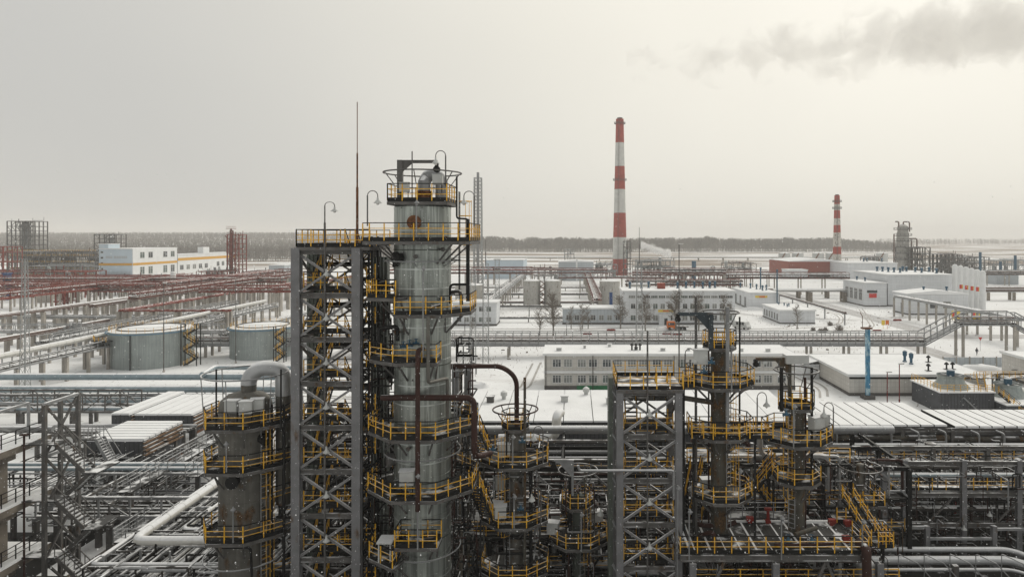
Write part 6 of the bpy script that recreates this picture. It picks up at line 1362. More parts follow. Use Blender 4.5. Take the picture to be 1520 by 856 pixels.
railing(t, [(bx, 116, 3.5), (bx, 106.9, 3.5), (bx+8.5, 106.9, 3.5)], toe=False, top='yellow'); railing(t, [(bx+8.9, 113, 4.4), (99, 113, 4.4)], toe=False, top='yellow'); railing(t, [(bx+8.9, 115.6, 3.5), (99, 115.6, 3.5)], toe=False, top='yellow'); MB().b2(bx+8.8, 99, 113, 115.6, 4.3, 4.4).build('walkway', 'plate', t)
flight(t, (bx+12.2, 104, 0), (bx+9, 106.6, 3.4), 1.0); flight(t, (bx+7, 107.5, 3.5), (bx+9.8, 112.8, 4.4), 1.0)
beam('brace', (bx+6, 106.8, .4), (bx+3.6, 106.8, 2.6), .2, 'steel_lt', t)
rr = random.Random(77)
for k in range(8): x = bx+9+rr.uniform(0, 25); pipe('pipe', [(x, 114, 2), (x, 114, 4.9), (x+rr.uniform(2, 6), 114, 4.9)], .16, rr.choice(('insul', 'yellow', 'steel', 'insul_dk')), t, n=6)
# ------------------------------------------------------------------ pipe jungle behind the slim columns
t = thing('mid_rack', 'dark crowded steel rack behind the slim columns', 'pipe rack', (0, 62, 0))
xa, xb = X(668, 58), X(1320, 60)
for k in range(9):
    x = xa+(xb-xa)*k/8
    for D in (56.5, 62, 68): beam('post', (x, D, 0), (x, D, 8.6), .36, 'steel_dk', t, kind='i')
    for z in (3.0, 6.0, 8.6): beam('beam', (x, 56.5, z), (x, 68, z), .2, 'steel_dk', t, kind='i', h=.32)
for D in (56.5, 62, 68):
    for z in (3.0, 6.0, 8.6): beam('girder', (xa, D+.004, z+.003), (xb, D+.004, z+.003), .2, 'steel_dk', t, kind='i', h=.34)
for k in range(8):
    x0_ = xa+(xb-xa)*k/8; x1__ = xa+(xb-xa)*(k+1)/8
    beam('brace', (x0_, 56.4, 6.2), ((x0_+x1__)/2, 56.4, 8.4), .13, 'steel_lt', t); beam('brace', (x1__, 56.4, 6.2), ((x0_+x1__)/2, 56.4, 8.4), .13, 'steel_lt', t)
    for o in (56.8, 63): 
        if (k+int(o)) % 3: d = MB().b2(x0_+.2, x1__-.2, o, o+1.4, 6.2, 6.26).build('walkway', 'deck', t); railing(d, [(x0_+.2, o, 6.26), (x1__-.2, o, 6.26)], sp=1.1)
    if k % 2: d = MB().b2(x0_+.2, x1__-.2, 56.8, 58.2, 3.2, 3.26).build('walkway', 'deck', t); railing(d, [(x0_+.2, 56.8, 3.26), (x1__-.2, 56.8, 3.26)], sp=1.1)
rr = random.Random(31)
for k in range(34):
    D = rr.uniform(57, 68); z = rr.choice((3.25, 6.35, 8.85))+rr.uniform(0, .3); r = rr.choice((.07, .1, .13, .18, .22))
    a = xa if rr.random() < .6 else rr.uniform(xa, xb-6); c = xb if rr.random() < .6 else rr.uniform(a+4, xb)
    pts = [(a, D, z), (c, D, z)]
    if rr.random() < .5: pts.append((c, D, z-rr.uniform(1, 3)))
    pipe('pipe', pts, r, rr.choice(('insul_dk', 'insul', 'steel', 'maroon', 'insul_dk', 'steel_lt')), t, n=8)
for k in range(60):
    x = rr.uniform(xa, xb); D = rr.uniform(52, 66); r = rr.choice((.05, .07, .1, .14)); za = rr.uniform(.3, 3); zb = rr.uniform(3.5, 8)
    pipe('pipe', [(x, D, za), (x, D, zb), (x+rr.choice((-1, 1))*rr.uniform(.6, 3), D, zb)], r, rr.choice(('insul_dk', 'steel_dk', 'maroon', 'steel_lt', 'shell_rusty', 'black')), t, n=6)
for k in range(7):
    x = xa+2+k*(xb-xa)/7; v = thing('heat_exchanger', f'dim horizontal exchanger drum in the dark rack, {ORD[k]} from the left', 'heat exchanger', (x, 60, 0), 'exchangers in the dark rack')
    MB().tube([(x-1.9, 59.3, 1.6), (x-1.6, 59.3, 1.6), (x+1.6, 59.3, 1.6), (x+1.9, 59.3, 1.6)], .6, 18).build('shell', rr.choice(('insul_dk', 'shell_rust', 'insul')), v, True)
    for s_ in (-1.1, 1.1): MB().box(x+s_, 59.3, .5, .3, .9, 1.0).build('saddle', 'concrete', v)
cpipe('thick grey main pipe running behind the slim columns', [(X(655, 66), 66.6, 9.0), (X(1330, 66), 66.6, 9.0)], .42, 'insul', 'main_pipe'); cpipe('second thick dark main pipe above, below the low hall roof', [(X(640, 76), 76, Zy(636, 76)), (X(1215, 76), 76, Zy(636, 76))], .38, 'insul_dk', 'main_pipe')
cpipe('white pipe with tall upturned elbow before the low hall', [P(740, 650, 70), P(826, 650, 70), P(826, 616, 70), P(832, 612, 72)], .48, 'insul_wh', 'white_pipe', bend=1.4)
for k, (yy, D, r, lab) in enumerate(((821, 53, .26, 'upper white-clad pipe low behind the slim columns'), (836, 52, .36, 'thick white-clad pipe low behind the slim columns'), (851, 51.5, .16, 'thin white-clad pipe at the bottom edge behind slim columns'))): cpipe(lab, [(X(690, D), D, Zy(yy, D)), (X(1010, D), D, Zy(yy, D))], r, 'silver', 'low_pipe')
# grey pale truss and posts behind the column, right side
t = thing('braced_frame', 'pale grey braced frame right behind the big column', 'frame', (X(680, 56), 56, 0))
for px in (676, 694): beam('post', (X(px, 56), 56, 0), (X(px, 56), 56, Zy(548, 56)), .5, 'steel_lt', t, kind='i')
beam('beam', (X(664, 56), 56, Zy(546, 56)), (X(700, 56), 56, Zy(546, 56)), .2, 'steel_lt', t); beam('brace', (X(668, 56), 55.8, Zy(565, 56)), (X(694, 56), 55.8, Zy(548, 56)), .2, 'steel_lt', t); beam('brace', (X(690, 56), 55.7, Zy(620, 56)), (X(700, 56), 55.7, Zy(550, 56)), .14, 'steel_lt', t)
for z in (6, 9, 12): beam('beam', (X(660, 56), 56, z), (X(705, 56), 56, z), .16, 'steel', t)
# frame behind tower and short column
process_frame('back_frame', 'dark open frame with yellow rails behind the tall stair tower', X(425, 54), X(590, 54), 53, 59, [3, 6, 9, 12], 'steel_dk', 5, 1, .3, 46, ('insul_dk', 'steel_dk', 'maroon', 'insul'), 71, 3, rails='yellow', cat='process unit')
process_frame('under_frame', 'dark pipe frame filling the space under the big column platforms', X(690, 51), X(910, 51), 51, 55, [2.6, 5.2], 'steel_dk', 6, 1, .28, 60, ('insul_dk', 'steel_dk', 'maroon', 'steel_lt', 'black'), 72, 2, rails='yellow', cat='process unit')
process_frame('under_frame', 'dark pipe frame under the broad grating deck', X(1015, 49), X(1290, 49), 44.5, 48.0, [2.4, 4.8], 'steel_dk', 7, 1, .25, 60, ('insul_dk', 'steel_dk', 'maroon', 'steel_lt', 'black', 'insul'), 73, 2, rails='yellow', cat='process unit')
process_frame('back_frame', 'yellow-railed steel frame behind the davit and caged columns', X(1015, 53), X(1250, 53), 51.5, 55, [4, 7.4, 10.6], 'steel_dk', 6, 1, .25, 50, ('insul_dk', 'steel_dk', 'maroon', 'steel_lt', 'insul'), 74, 0, rails='yellow', cat='process unit')
# ------------------------------------------------------------------ finer pipework, cables and lamps that crowd the plant
def small_pipework(parent, x0, x1, y0, y1, z0, z1, n, seed, mats=('steel_dk', 'insul_dk', 'maroon', 'steel_lt'), r=(.025, .07), step=(.5, 2.6)):
    rr = random.Random(seed); ms = {m: MB() for m in mats}
    for i in range(n):
        p = Vector((rr.uniform(x0, x1), rr.uniform(y0, y1), rr.uniform(z0, z1))); pts = [p]; ax = rr.randrange(3)
        for k in range(rr.randint(2, 5)):
            q = pts[-1].copy(); q[ax] += rr.choice((-1, 1))*rr.uniform(*step)
            q.x = min(max(q.x, x0), x1); q.y = min(max(q.y, y0), y1); q.z = min(max(q.z, z0), z1)
            if (q-pts[-1]).length > .2: pts.append(q)
            ax = (ax+rr.choice((1, 2))) % 3
        if len(pts) > 1: ms[rr.choice(mats)].tube(rounded(pts, .14, 2), rr.uniform(*r), 6)
    for m, b in ms.items():
        if b.v: o = b.build('small_pipework', m, parent, True); o['kind'] = 'stuff'
t = thing('pipe_maze', 'maze of thin dark pipes low between the slim columns', 'pipework', (0, 53, 0)); small_pipework(t, X(690, 52), X(1010, 52), 50.5, 56, .3, 8, 330, 1)
t = thing('pipe_maze', 'maze of thin pipes under the right rack walkways', 'pipework', (38, 64, 0)); small_pipework(t, X(1310, 59), X(1560, 62), 58, 69, .3, 7.4, 340, 2)
t = thing('pipe_maze', 'maze of thin pipes beneath the broad grating deck', 'pipework', (12, 46, 0)); small_pipework(t, X(1012, 46), X(1300, 46), 44.2, 50, .3, 6.9, 260, 3)
t = thing('pipe_maze', 'maze of thin pipes behind the davit and caged columns', 'pipework', (12, 54, 0)); small_pipework(t, X(1012, 54), X(1300, 54), 50, 56, 4, 11, 260, 4)
t = thing('pipe_maze', 'maze of thin pipes behind the tall stair tower and column', 'pipework', (-15, 52, 0)); small_pipework(t, X(420, 51), X(705, 51), 49.5, 53, .5, 15, 420, 5)
t = thing('pipe_maze', 'thin snowy pipes crowding the left pipe field', 'pipework', (-28, 58, 0)); small_pipework(t, -33.6, -21, 46, 72, 3.2, 5.4, 240, 6, ('insul', 'insul_dk', 'steel_dk', 'steel_lt'), (.03, .09), (1, 5))
t = thing('pipe_maze', 'thin pipes below the near air cooler and bluish pipes', 'pipework', (-45, 66, 0)); small_pipework(t, -56, -36, 62, 78, 1.5, 5.2, 200, 7, ('insul', 'insul_dk', 'steel_dk', 'steel_lt'), (.03, .09), (1, 5))
t = thing('pipe_maze', 'thin pipes and cables hugging the big column', 'pipework', (CX, CY+2.5, 0)); small_pipework(t, CX-3.4, CX-1.9, CY-.5, CY+2.5, 4, 25, 110, 8, ('steel_dk', 'black', 'maroon')); small_pipework(t, CX+1.95, CX+3.3, CY, CY+2.6, 4, 21, 90, 9, ('steel_dk', 'black', 'maroon', 'steel_lt'))
t = thing('pipe_maze', 'thin pipes hugging the ringed and slimmest columns', 'pipework', (-2, 48.5, 0)); small_pipework(t, X(735, 48), X(800, 48), 47.2, 49.5, 2, 13, 80, 10); small_pipework(t, X(840, 50), X(882, 50), 49.2, 51, 2, 9.5, 60, 11)
for i in range(16):
    rr = random.Random(300+i); px = 700+i*50 if i < 13 else 1360+(i-13)*60; D = 55.5 if px < 1310 else 58.6; y = 800-rr.uniform(0, 90)
    lamp(X(px, D), D, Zy(y, D)-1.6, f'gooseneck lamp in the dark racks, {ORD[i]} from the left', rr.choice((0, math.pi)), rr.uniform(.9, 1.2))
# cable runs down the stair towers
for (xx, yy, zz, lab) in ((TX0-.34, 44.1, TZ, 'bundle of black cables down the left post of the tall tower'), (UX1+.3, 45.1, UZ, 'bundle of black cables down the right post of the second tower')):
    b = MB()
    for k in range(4): b.tube([(xx, yy+k*.07, .3), (xx+.01*k, yy+k*.07, zz)], .022, 5)
    b.build('cable_bundle', 'black', None, label=lab, cat='cables')
# long caged ladders on the columns
def col_ladder(label, cx, cy_, r, ang, z0, z1, m='steel_lt'):
    d = Vector((math.cos(ang), math.sin(ang), 0)); s_ = Vector((-d.y, d.x, 0))*.22; c = Vector((cx, cy_, 0))+d*(r+.2); b = MB()
    for k in (-1, 1): b.bar(c+s_*k+Vector((0, 0, z0)), c+s_*k+Vector((0, 0, z1)), .05)
    for i in range(int((z1-z0)/.32)): z = z0+i*.32; b.bar(c-s_+Vector((0, 0, z)), c+s_+Vector((0, 0, z)), .03)
    t = thing('caged_ladder', label, 'ladder', (c.x, c.y, z0)); b.build('ladder_rails', m, t); g = MB()
    for i in range(int((z1-z0-2)/.8)):
        z = z0+2.2+i*.8; g.tube([c+s_+Vector((0, 0, z))]+[c+d*(.35-.35*math.cos(a))+s_.normalized()*.35*math.cos(a/2+0)*(1 if a < 3.2 else -1)+Vector((0, 0, z)) for a in (1.0, 2.0, 3.0, 4.0, 5.0)]+[c-s_+Vector((0, 0, z))], .02, 4)
    for q in (-.3, 0, .3): e = c+d*.62+s_.normalized()*q; g.bar(e+Vector((0, 0, z0+2.2)), e+Vector((0, 0, z1)), .025)
    g.build('cage', 'yellow', t)
col_ladder('caged ladder up the ringed slim column', X(765, 48), 48, .66, -2.2, 5, Zy(640, 48)); col_ladder('caged ladder up the blue davit column', X(1068, 47), 47, .6, -.9, 8, Zy(520, 47)); col_ladder('caged ladder up the caged-top column', X(1182, 47), 47, .56, -2.3, 8, Zy(610, 47)); col_ladder('caged ladder up the short wide column', KX, KY, KR, -.5, 2, Zy(605, 46)); col_ladder('caged ladder up the slimmest column', X(858, 50), 50, .42, -1.0, 2, Zy(745, 50))
# ------------------------------------------------------------------ denser left middle distance
rack('red_pipe_rack', 'long red-brown pipe rack just behind the broad red one', 'x', 300, X(-20, 300), X(420, 300), 7.6, 5, bundle(4.4, 6, .2, .4, RD, 81, (0, 1.5)), zt=3.2, sp=10, bay=5, steel='red')
rack('red_pipe_rack', 'far red pipe rack in front of the dark process frames', 'x', 345, X(-10, 345), X(330, 345), 5.5, 5, bundle(4.4, 6, .2, .4, RD, 82, (0, 1.5)), zt=3.2, sp=11, bay=5.5, steel='red')
rack('red_pipe_rack', 'red pipe rack receding at the far left edge', 'y', -188, 214, 330, 7.4, 4, bundle(3.4, 6, .2, .35, RD, 83, (0, 1.4)), zt=3.0, sp=9, bay=4.5, steel='red')
rack('red_pipe_rack', 'second receding red-brown rack behind the slim bright one', 'y', -140, 215, 345, 8.2, 3.4, bundle(2.8, 5, .2, .35, RD, 84, (0, 1.3)), zt=2.6, sp=9, bay=4.5, steel='red_rack')
rack('red_pipe_rack', 'red crossing rack above the second galvanised tank', 'x', 238, X(300, 238), X(450, 238), 8.4, 3.4, bundle(2.8, 5, .2, .35, RD, 85, (0, 1.2)), zt=2.6, sp=8, bay=4, steel='red')
rack('grey_pipe_rack', 'grey pipe rack crossing right behind the left tank', 'x', 176, X(-20, 176), X(330, 176), 3.0, 3, bundle(2.6, 6, .18, .32, ('insul_dk', 'insul', 'brown_pipe'), 86), zt=2.2, sp=8, bay=3, steel='steel_lt')
rack('grey_pipe_rack', 'grey rack receding between left tank and brown posts', 'y', -118, 150, 235, 4.2, 3, bundle(2.6, 6, .18, .32, ('insul_dk', 'insul'), 87), zt=1.8, sp=8, bay=3, steel='steel_lt')
rack('brown_pipe_rack', 'low brown pipes on posts at the far left below the lattice mast', 'y', -132, 128, 190, 4.0, 3, bundle(2.6, 4, .25, .4, ('brown_pipe', 'insul_dk'), 88), sp=8, pw=.8, steel='brown_pipe')
process_frame('process_unit', 'red braced steel frame standing among the left racks', X(82, 258), X(102, 258), 256, 262, [3.5, 7, 10.5], 'red', 3, 1, .4, 14, ('red', 'red_rack'), 89, 0, decks=False)
process_frame('process_unit', 'red low pipe frame behind the broad red rack', X(-10, 318), X(140, 318), 312, 326, [4, 8, 12], 'red', 10, 1, .4, 60, ('red', 'red_rack', 'steel', 'insul_dk'), 90, 3, decks=False)
process_frame('process_unit', 'grey-brown frame between red racks and white hall', X(150, 330), X(250, 330), 322, 334, [4, 8], 'steel', 8, 1, .35, 50, ('red_rack', 'insul_dk', 'insul', 'brown_pipe'), 91, 5, decks=False)
process_frame('process_unit', 'brown pipe frame right of the red stair tower', X(365, 395), X(440, 395), 390, 400, [4, 8], 'red_rack', 8, 1, .35, 40, ('red_rack', 'insul_dk', 'insul'), 92, 3, decks=False)
building('beige_shed', 'long beige concrete shed behind pale posts at far left', 'building', X(57, 290), X(84, 290), 288, 296, 5.2, 'concrete_lt', plinth=0)
building('grey_kiosk', 'small grey kiosk on the snow between the tanks', 'building', X(300, 176), X(318, 176), 172, 175, 2.6, 'grey_wall', plinth=.2)
# dirt, rubble and scrub on the snow: dry stalks nobody could count
rr = random.Random(55); b = MB()
for i in range(2600):
    c = rr.choice(((-34, 150, 20, 10), (20, 170, 60, 9), (-20, 110, 9, 7), (75, 215, 40, 25), (-90, 190, 60, 25), (40, 400, 120, 40), (120, 250, 40, 40), (0, 250, 60, 25), (62, 125, 4, 14)))
    x, y = c[0]+rr.gauss(0, 1)*c[2]*.6, c[1]+rr.gauss(0, 1)*c[3]*.6; h = rr.uniform(.25, .9)
    b.tri((x-.05, y, 0), (x+.05, y, 0), (x+rr.uniform(-.3, .3), y, h))
    if rr.random() < .05: b.box(x, y, .1, rr.uniform(.3, .9), rr.uniform(.2, .6), rr.uniform(.2, .45))
b.build('dry_scrub', 'bush', None, label='dry stalks and rubble poking through the snow', cat='scrub', kind='stuff')
# fences
def fence(label, p, q, h=1.6, sp=3.0, m='steel'):
    p = Vector(p); q = Vector(q); t = thing('wire_fence', label, 'fence', p); n = int((q-p).length/sp)
    for i in range(n+1): a = p.lerp(q, i/n); beam('post', a, a+Vector((0, 0, h)), .09, m, t)
    for z in (.3, .8, 1.3, h-.05): beam('rail', p+Vector((0, 0, z)), q+Vector((0, 0, z)), .035, m, t)
fence('thin wire fence along the snowy road before the offices', (-60, 182.5, 0), (95, 182.5, 0), 1.6, 4); fence('wire fence between tiled office and low hall', (-6, 106, 0), (44, 106, 0), 1.5, 3); fence('far fence line before the forest', (-150, 640, 0), (300, 640, 0), 3, 12)
# roof and wall fittings of the offices
for x in (X(808, 124)+.3, X(880, 124), X(1000, 124), X(1090, 124), X(1178, 124)): MB().tube([(x, 123.5, 0), (x, 123.5, 6.3)], .08, 6).build('downpipe', 'insul_dk', OFFICE)
rr = random.Random(8)
for i in range(9):
    x = X(830+i*38, 129); D = rr.uniform(126, 132); b = MB(); b.box(x, D, 6.85, rr.uniform(.4, 1.0), rr.uniform(.4, .8), .55).box(x, D, 7.15, 1.0, .9, .05); b.build('roof_hatch', 'cabinet', None, label=f'small hatch on the tiled office roof, {ORD[i]} from the left', cat='roof hatch', group='hatches on the tiled office roof')
# more racks and low plant between the offices and the forest
BR = ('brown_pipe', 'insul_dk', 'insul', 'red_rack')
rack('pipe_rack', 'far brown rack crossing behind the grey and blue sheds', 'x', 400, X(700, 400), X(900, 400), 6.5, 4, bundle(3.4, 6, .25, .45, BR, 101, (0, 1.5)), zt=3.2, sp=13, bay=6.5, steel='red_rack')
rack('pipe_rack', 'far brown rack right of the tall chimney foot', 'x', 385, X(940, 385), X(1140, 385), 6.0, 4, bundle(3.4, 6, .25, .45, BR, 102, (0, 1.5)), zt=3.2, sp=13, bay=6.5, steel='red_rack')
rack('pipe_rack', 'brown rack just behind the white office roof vents', 'x', 300, X(930, 300), X(1100, 300), 6.4, 3.4, bundle(2.8, 5, .25, .4, BR, 103, (0, 1.4)), zt=2.8, sp=10, bay=5, steel='red_rack')
rack('pipe_rack', 'pale pipe rack right behind the pump house', 'x', 310, X(1100, 310), X(1270, 310), 3.4, 3, bundle(2.4, 4, .25, .45, ('insul', 'insul_wh', 'brown_pipe'), 104), sp=13, pw=.9, post='concrete')
rack('pipe_rack', 'receding brown rack between old tanks and white office', 'y', X(880, 290), 240, 400, 5.4, 3, bundle(2.4, 5, .2, .4, BR, 105), zt=2.4, sp=11, bay=5.5, steel='red_rack')
rack('pipe_rack', 'receding grey rack left of the joined old tanks', 'y', X(752, 300), 236, 400, 5.0, 3, bundle(2.4, 5, .2, .4, BR, 106), zt=2.2, sp=11, bay=5.5, steel='steel_lt')
process_frame('process_unit', 'brown pipe frame behind the right half of the white office', X(985, 370), X(1090, 370), 360, 374, [4, 8], 'red_rack', 9, 1, .35, 60, BR, 107, 4, decks=False)
process_frame('process_unit', 'low grey pipework between blue shed and grey shed', X(778, 430), X(828, 430), 425, 436, [4, 8], 'steel_lt', 5, 1, .35, 34, BR, 108, 4, decks=False)
process_frame('process_unit', 'low brown plant left of the brick warehouse on far field', X(1075, 520), X(1120, 520), 515, 530, [4, 8], 'steel', 5, 1, .4, 30, BR, 109, 4, decks=False)
building('pale_shed', 'small pale shed on the far field left of the brick warehouse', 'building', X(1020, 500), X(1062, 500), 500, 512, 4.5, 'white_wall', plinth=0)
building('pale_shed', 'small pale shed between the silos and far blue pipes', 'building', X(1478, 400), X(1512, 400), 400, 412, 6.0, 'grey_wall', plinth=0)

def ribbon(pts, w_, z=.02):
    b = MB(); pts = rounded(pts, 12, 8)
    for i, p in enumerate(pts):
        d = (pts[min(i+1, len(pts)-1)]-pts[max(i-1, 0)]).normalized(); n_ = Vector((-d.y, d.x, 0))*w_/2
        b.v += [(p.x-n_.x, p.y-n_.y, z), (p.x+n_.x, p.y+n_.y, z)]
    for i in range(len(pts)-1): b.f.append((2*i, 2*i+1, 2*i+3, 2*i+2))
    b.build('wheel_track', 'track', None, kind='structure')
k = 0
for path in ([(70, 196, 0), (92, 205, 0), (101, 230, 0), (112, 262, 0)], [(60, 204, 0), (84, 212, 0), (96, 240, 0), (100, 300, 0)], [(10, 200, 0), (40, 203, 0), (70, 208, 0), (74, 250, 0)], [(-30, 206, 0), (-4, 205, 0), (24, 209, 0)], [(60, 150, 0), (80, 144, 0), (86, 128, 0), (110, 122, 0)], [(70, 152, 0), (88, 150, 0), (120, 152, 0)], [(-66, 170, 0), (-54, 150, 0), (-54, 120, 0), (-30, 116, 0)], [(-20, 118, 0), (-9, 122, 0), (-8, 150, 0)], [(44, 118, 0), (46.5, 125, 0), (44, 150, 0)], [(110, 235, 0), (130, 232, 0), (170, 236, 0)], [(40, 260, 0), (58, 256, 0), (64, 240, 0), (96, 226, 0)]):
    for o in (-.85, .85): ribbon([Vector((p[0]+o, p[1]+o*.6, 0)) for p in path], .42, .02+.003*k); k += 1
# ------------------------------------------------------------------ trees, bushes, vehicles, person
def birch(label, px, D, h, seed, spread=.30):
    rr = random.Random(seed); x, y = X(px, D), D; t = thing('birch_tree', label, 'tree', (x, y, 0), 'bare birches on the snow')
    tr = MB(); pts = [(x+rr.uniform(-.1, .1)*k, y+rr.uniform(-.1, .1)*k, h*.95*k/6) for k in range(7)]
    for k in range(6): tr.tube([pts[k], pts[k+1]], .17*(1-k/7)*h/9+.02, 6)
    tr.build('trunk', 'bark', t, True)
    c = MB()
    for i in range(int(75*h/8)):
        f = rr.uniform(.2, 1); k = min(5, int(f*6)); p = Vector(pts[k]).lerp(Vector(pts[k+1]), f*6-k); a = rr.uniform(0, 6.283); ln = h*spread*(1.15-.75*f)*rr.uniform(.6, 1.1)
        q = p+Vector((math.cos(a)*ln, math.sin(a)*ln, ln*rr.uniform(.5, 1.1))); m_ = p.lerp(q, .5)+Vector((0, 0, ln*.08)); w_ = .035*h/8
        for s_, e_ in ((p, m_), (m_, q)): c.bar(s_, e_, w_)
        for j in range(9):
            s_ = p.lerp(q, rr.uniform(.3, 1)); v = Vector((rr.uniform(-1, 1), rr.uniform(-1, 1), rr.uniform(-.5, .6)))*ln*.42
            c.tri(s_, s_+v, s_+v*.5+Vector((w_*1.6, 0, w_*1.2)))
    c.build('crown', 'twig', t)
for i, (px, D, h, lab) in enumerate(((801, 192, 8, 'bare birch left of the larger one by the old tanks'), (821, 190, 12.5, 'tall bare birch right in front of the joined old tanks'), (848, 205, 7, 'small bare birch before the left end of the grey annex'), (864, 204, 7.5, 'small bare birch before the grey annex middle'), (873, 206, 7, 'small bare birch right next to the annex middle one'), (921, 206, 10.5, 'bushy bare birch at the joint of annex and white office'), (958, 200, 11, 'bare birch beside the slim lattice mast'), (1003, 203, 12, 'bare birch at the entrance of the white office'), (1037, 202, 11, 'bare birch left of the blue davit'), (1076, 203, 10.5, 'bare birch at the right end of the white office'), (1183, 205, 7.5, 'bare birch in front of the low white shed'), (862, 196, 4.5, 'low sapling on the snow before the annex'), (700, 196, 5, 'small bare tree beside the white two-storey block'))): birch(lab, px, D, h, 100+i)
def bush(label, px, D, r, seed):
    rr = random.Random(seed); x = X(px, D); b = MB()
    for i in range(150):
        a = rr.uniform(0, 6.283); e = rr.uniform(.1, 1.5); ln = r*rr.uniform(.6, 1.1); q = Vector((x+math.cos(a)*math.cos(e)*ln, D+math.sin(a)*math.cos(e)*ln, math.sin(e)*ln*1.1)); p = Vector((x, D, 0)).lerp(q, .2)
        b.bar(p, q, .035)
        for j in range(2): s_ = p.lerp(q, rr.uniform(.5, 1)); b.tri(s_, s_+Vector((rr.uniform(-.3, .3), rr.uniform(-.3, .3), rr.uniform(.1, .4))), s_+Vector((.09, 0, .05)))
    b.build('bush', 'bush', None, label=label, cat='bush', group='bare bushes by the shed')
for i, (px, D, r, lab) in enumerate(((1207, 202, .9, 'small bare bush at the shed corner'), (1218, 199, 1.0, 'small bare bush second from the shed corner'), (1225, 199, 1.3, 'middle bare bush right of the white shed'), (1246, 200, 1.9, 'largest round bare bush right of the white shed'), (1232, 214, 1.1, 'faint bare bush behind the largest one'))): bush(lab, px, D, r, 200+i)
def vehicle(name, label, cat, px, D, L_, H_, W_, paint, rz=0, kind='car'):
    t = thing(name, label, cat); b = MB(); h2 = H_*.52
    prof = [(-L_/2, .35), (-L_/2, h2), (-L_*.36, h2+.03), (-L_*.26, H_), (L_*.30, H_), (L_*.42, h2+.05), (L_/2, h2-.08), (L_/2, .35)] if kind == 'car' else [(-L_/2, .4), (-L_/2, H_-.1), (-L_*.46, H_), (L_*.36, H_), (L_*.46, H_*.55), (L_/2, H_*.5), (L_/2, .4)]
    n = len(prof); b.v += [(p[0], -W_/2, p[1]) for p in prof]+[(p[0], W_/2, p[1]) for p in prof]; b.f += [tuple(range(n)), tuple(range(2*n-1, n-1, -1))]+[(i, n+i, n+(i+1) % n, (i+1) % n) for i in range(n)]
    b.build('body', paint, t)
    for sx in (-.3, .3):
        for sy in (-1, 1): MB().tube([(L_*sx, sy*(W_/2-.16), .34), (L_*sx, sy*(W_/2+.02), .34)], .34, 14).build('wheel', 'tyre', t)
    for sy in (-1, 1):
        for k in range(3): xa = -L_*.26+k*L_*.19; MB().b2(xa+.05, xa+L_*.17, sy*(W_/2+.004)-.01, sy*(W_/2+.004)+.01, h2+.12, H_-.14).build('side_window', 'glass', t)
    for sy in (-.6, .6): MB().box(L_/2+.01, sy*W_/2, h2-.28, .04, .28, .18).build('headlight', 'lampglass', t)
    MB().box(L_/2+.03, 0, .45, .08, W_*.95, .18).build('bumper', 'steel', t)
    t.location = (X(px, D), D, .02); t.rotation_euler = (0, 0, rz); return t
vehicle('parked_car', 'silver-white estate car parked between the galvanised tanks', 'car', 337, 186, 4.6, 1.75, 1.8, 'van_white', math.pi)
vehicle('parked_minibus', 'white minibus parked beside the pump house behind the davit', 'minibus', 1101, 206, 5.4, 2.3, 2.0, 'van_white', -.9, 'bus')
vehicle('parked_car', 'tiny distant pale car on the far snowy field', 'car', 1058, 620, 4.6, 1.8, 1.9, 'van_white', 0)
t = thing('orange_truck', 'orange-cabbed flatbed truck parked by the white office entrance', 'truck', (X(1000, 204), 204, 0)); x = X(997, 204)
b = MB(); b.prism([(x-1.4, 203), (x+.9, 203), (x+.9, 205.1), (x-1.4, 205.1)], .5, 2.5); b.build('cab', 'orange', t); MB().b2(x-1.2, x+.7, 202.96, 202.998, 1.5, 2.2).build('side_window', 'glass', t); MB().b2(x+.95, x+5, 203, 205.1, .9, 1.15).build('flatbed', 'steel', t)
for dx in (-.7, 2.4, 3.8):
    for y in (202.95, 205.15): MB().tube([(x+dx, y-.12, .48), (x+dx, y+.12, .48)], .48, 14).build('wheel', 'tyre', t)
for i, px in enumerate((1419, 1449)):
    D = 226; x = X(px, D); t = thing('billboard', f'yellow billboard under the pipe rack, {("left", "right")[i]} of the two', 'billboard', (x, D, 0), 'yellow billboards')
    MB().b2(x-1.4, x+1.4, D, D+.12, .5, 3.4).build('panel', 'sign_y', t); MB().b2(x-1.2, x-.3, D-.02, D-.003, 1.2, 2.9).build('print', 'sign_r', t)
    for sx in (-1.1, 1.1): beam('leg', (x+sx, D+.2, 0), (x+sx, D+.2, 3), .12, 'steel', t)
for i, (px, D) in enumerate(((1311, 206), (1317, 206))): x = X(px, D); b = MB(); b.tube([(x, D, 0), (x, D, 1.2)], .06, 6).box(x, D, 1.9, 1.0, .08, 1.5); b.build('notice_board', ('sign_y', 'orange')[i], None, label=('small yellow notice board on the snow before the workshop', 'small orange notice board beside the yellow one')[i], cat='sign')
x = X(1455, 166); t = thing('road_sign', 'triangular red-rimmed road sign near the walking person', 'road sign', (x, 166, 0)); MB().tube([(x, 166, 0), (x, 166, 2.7)], .05, 6).build('pole', 'steel_lt', t)
b = MB(); b.v += [(x-.5, 165.93, 3.4), (x+.5, 165.93, 3.4), (x, 165.93, 2.55), (x-.5, 165.97, 3.4), (x+.5, 165.97, 3.4), (x, 165.97, 2.55)]; b.f += [(0, 2, 1), (3, 4, 5), (0, 1, 4, 3), (1, 2, 5, 4), (2, 0, 3, 5)]; b.build('plate', 'sign_r', t)
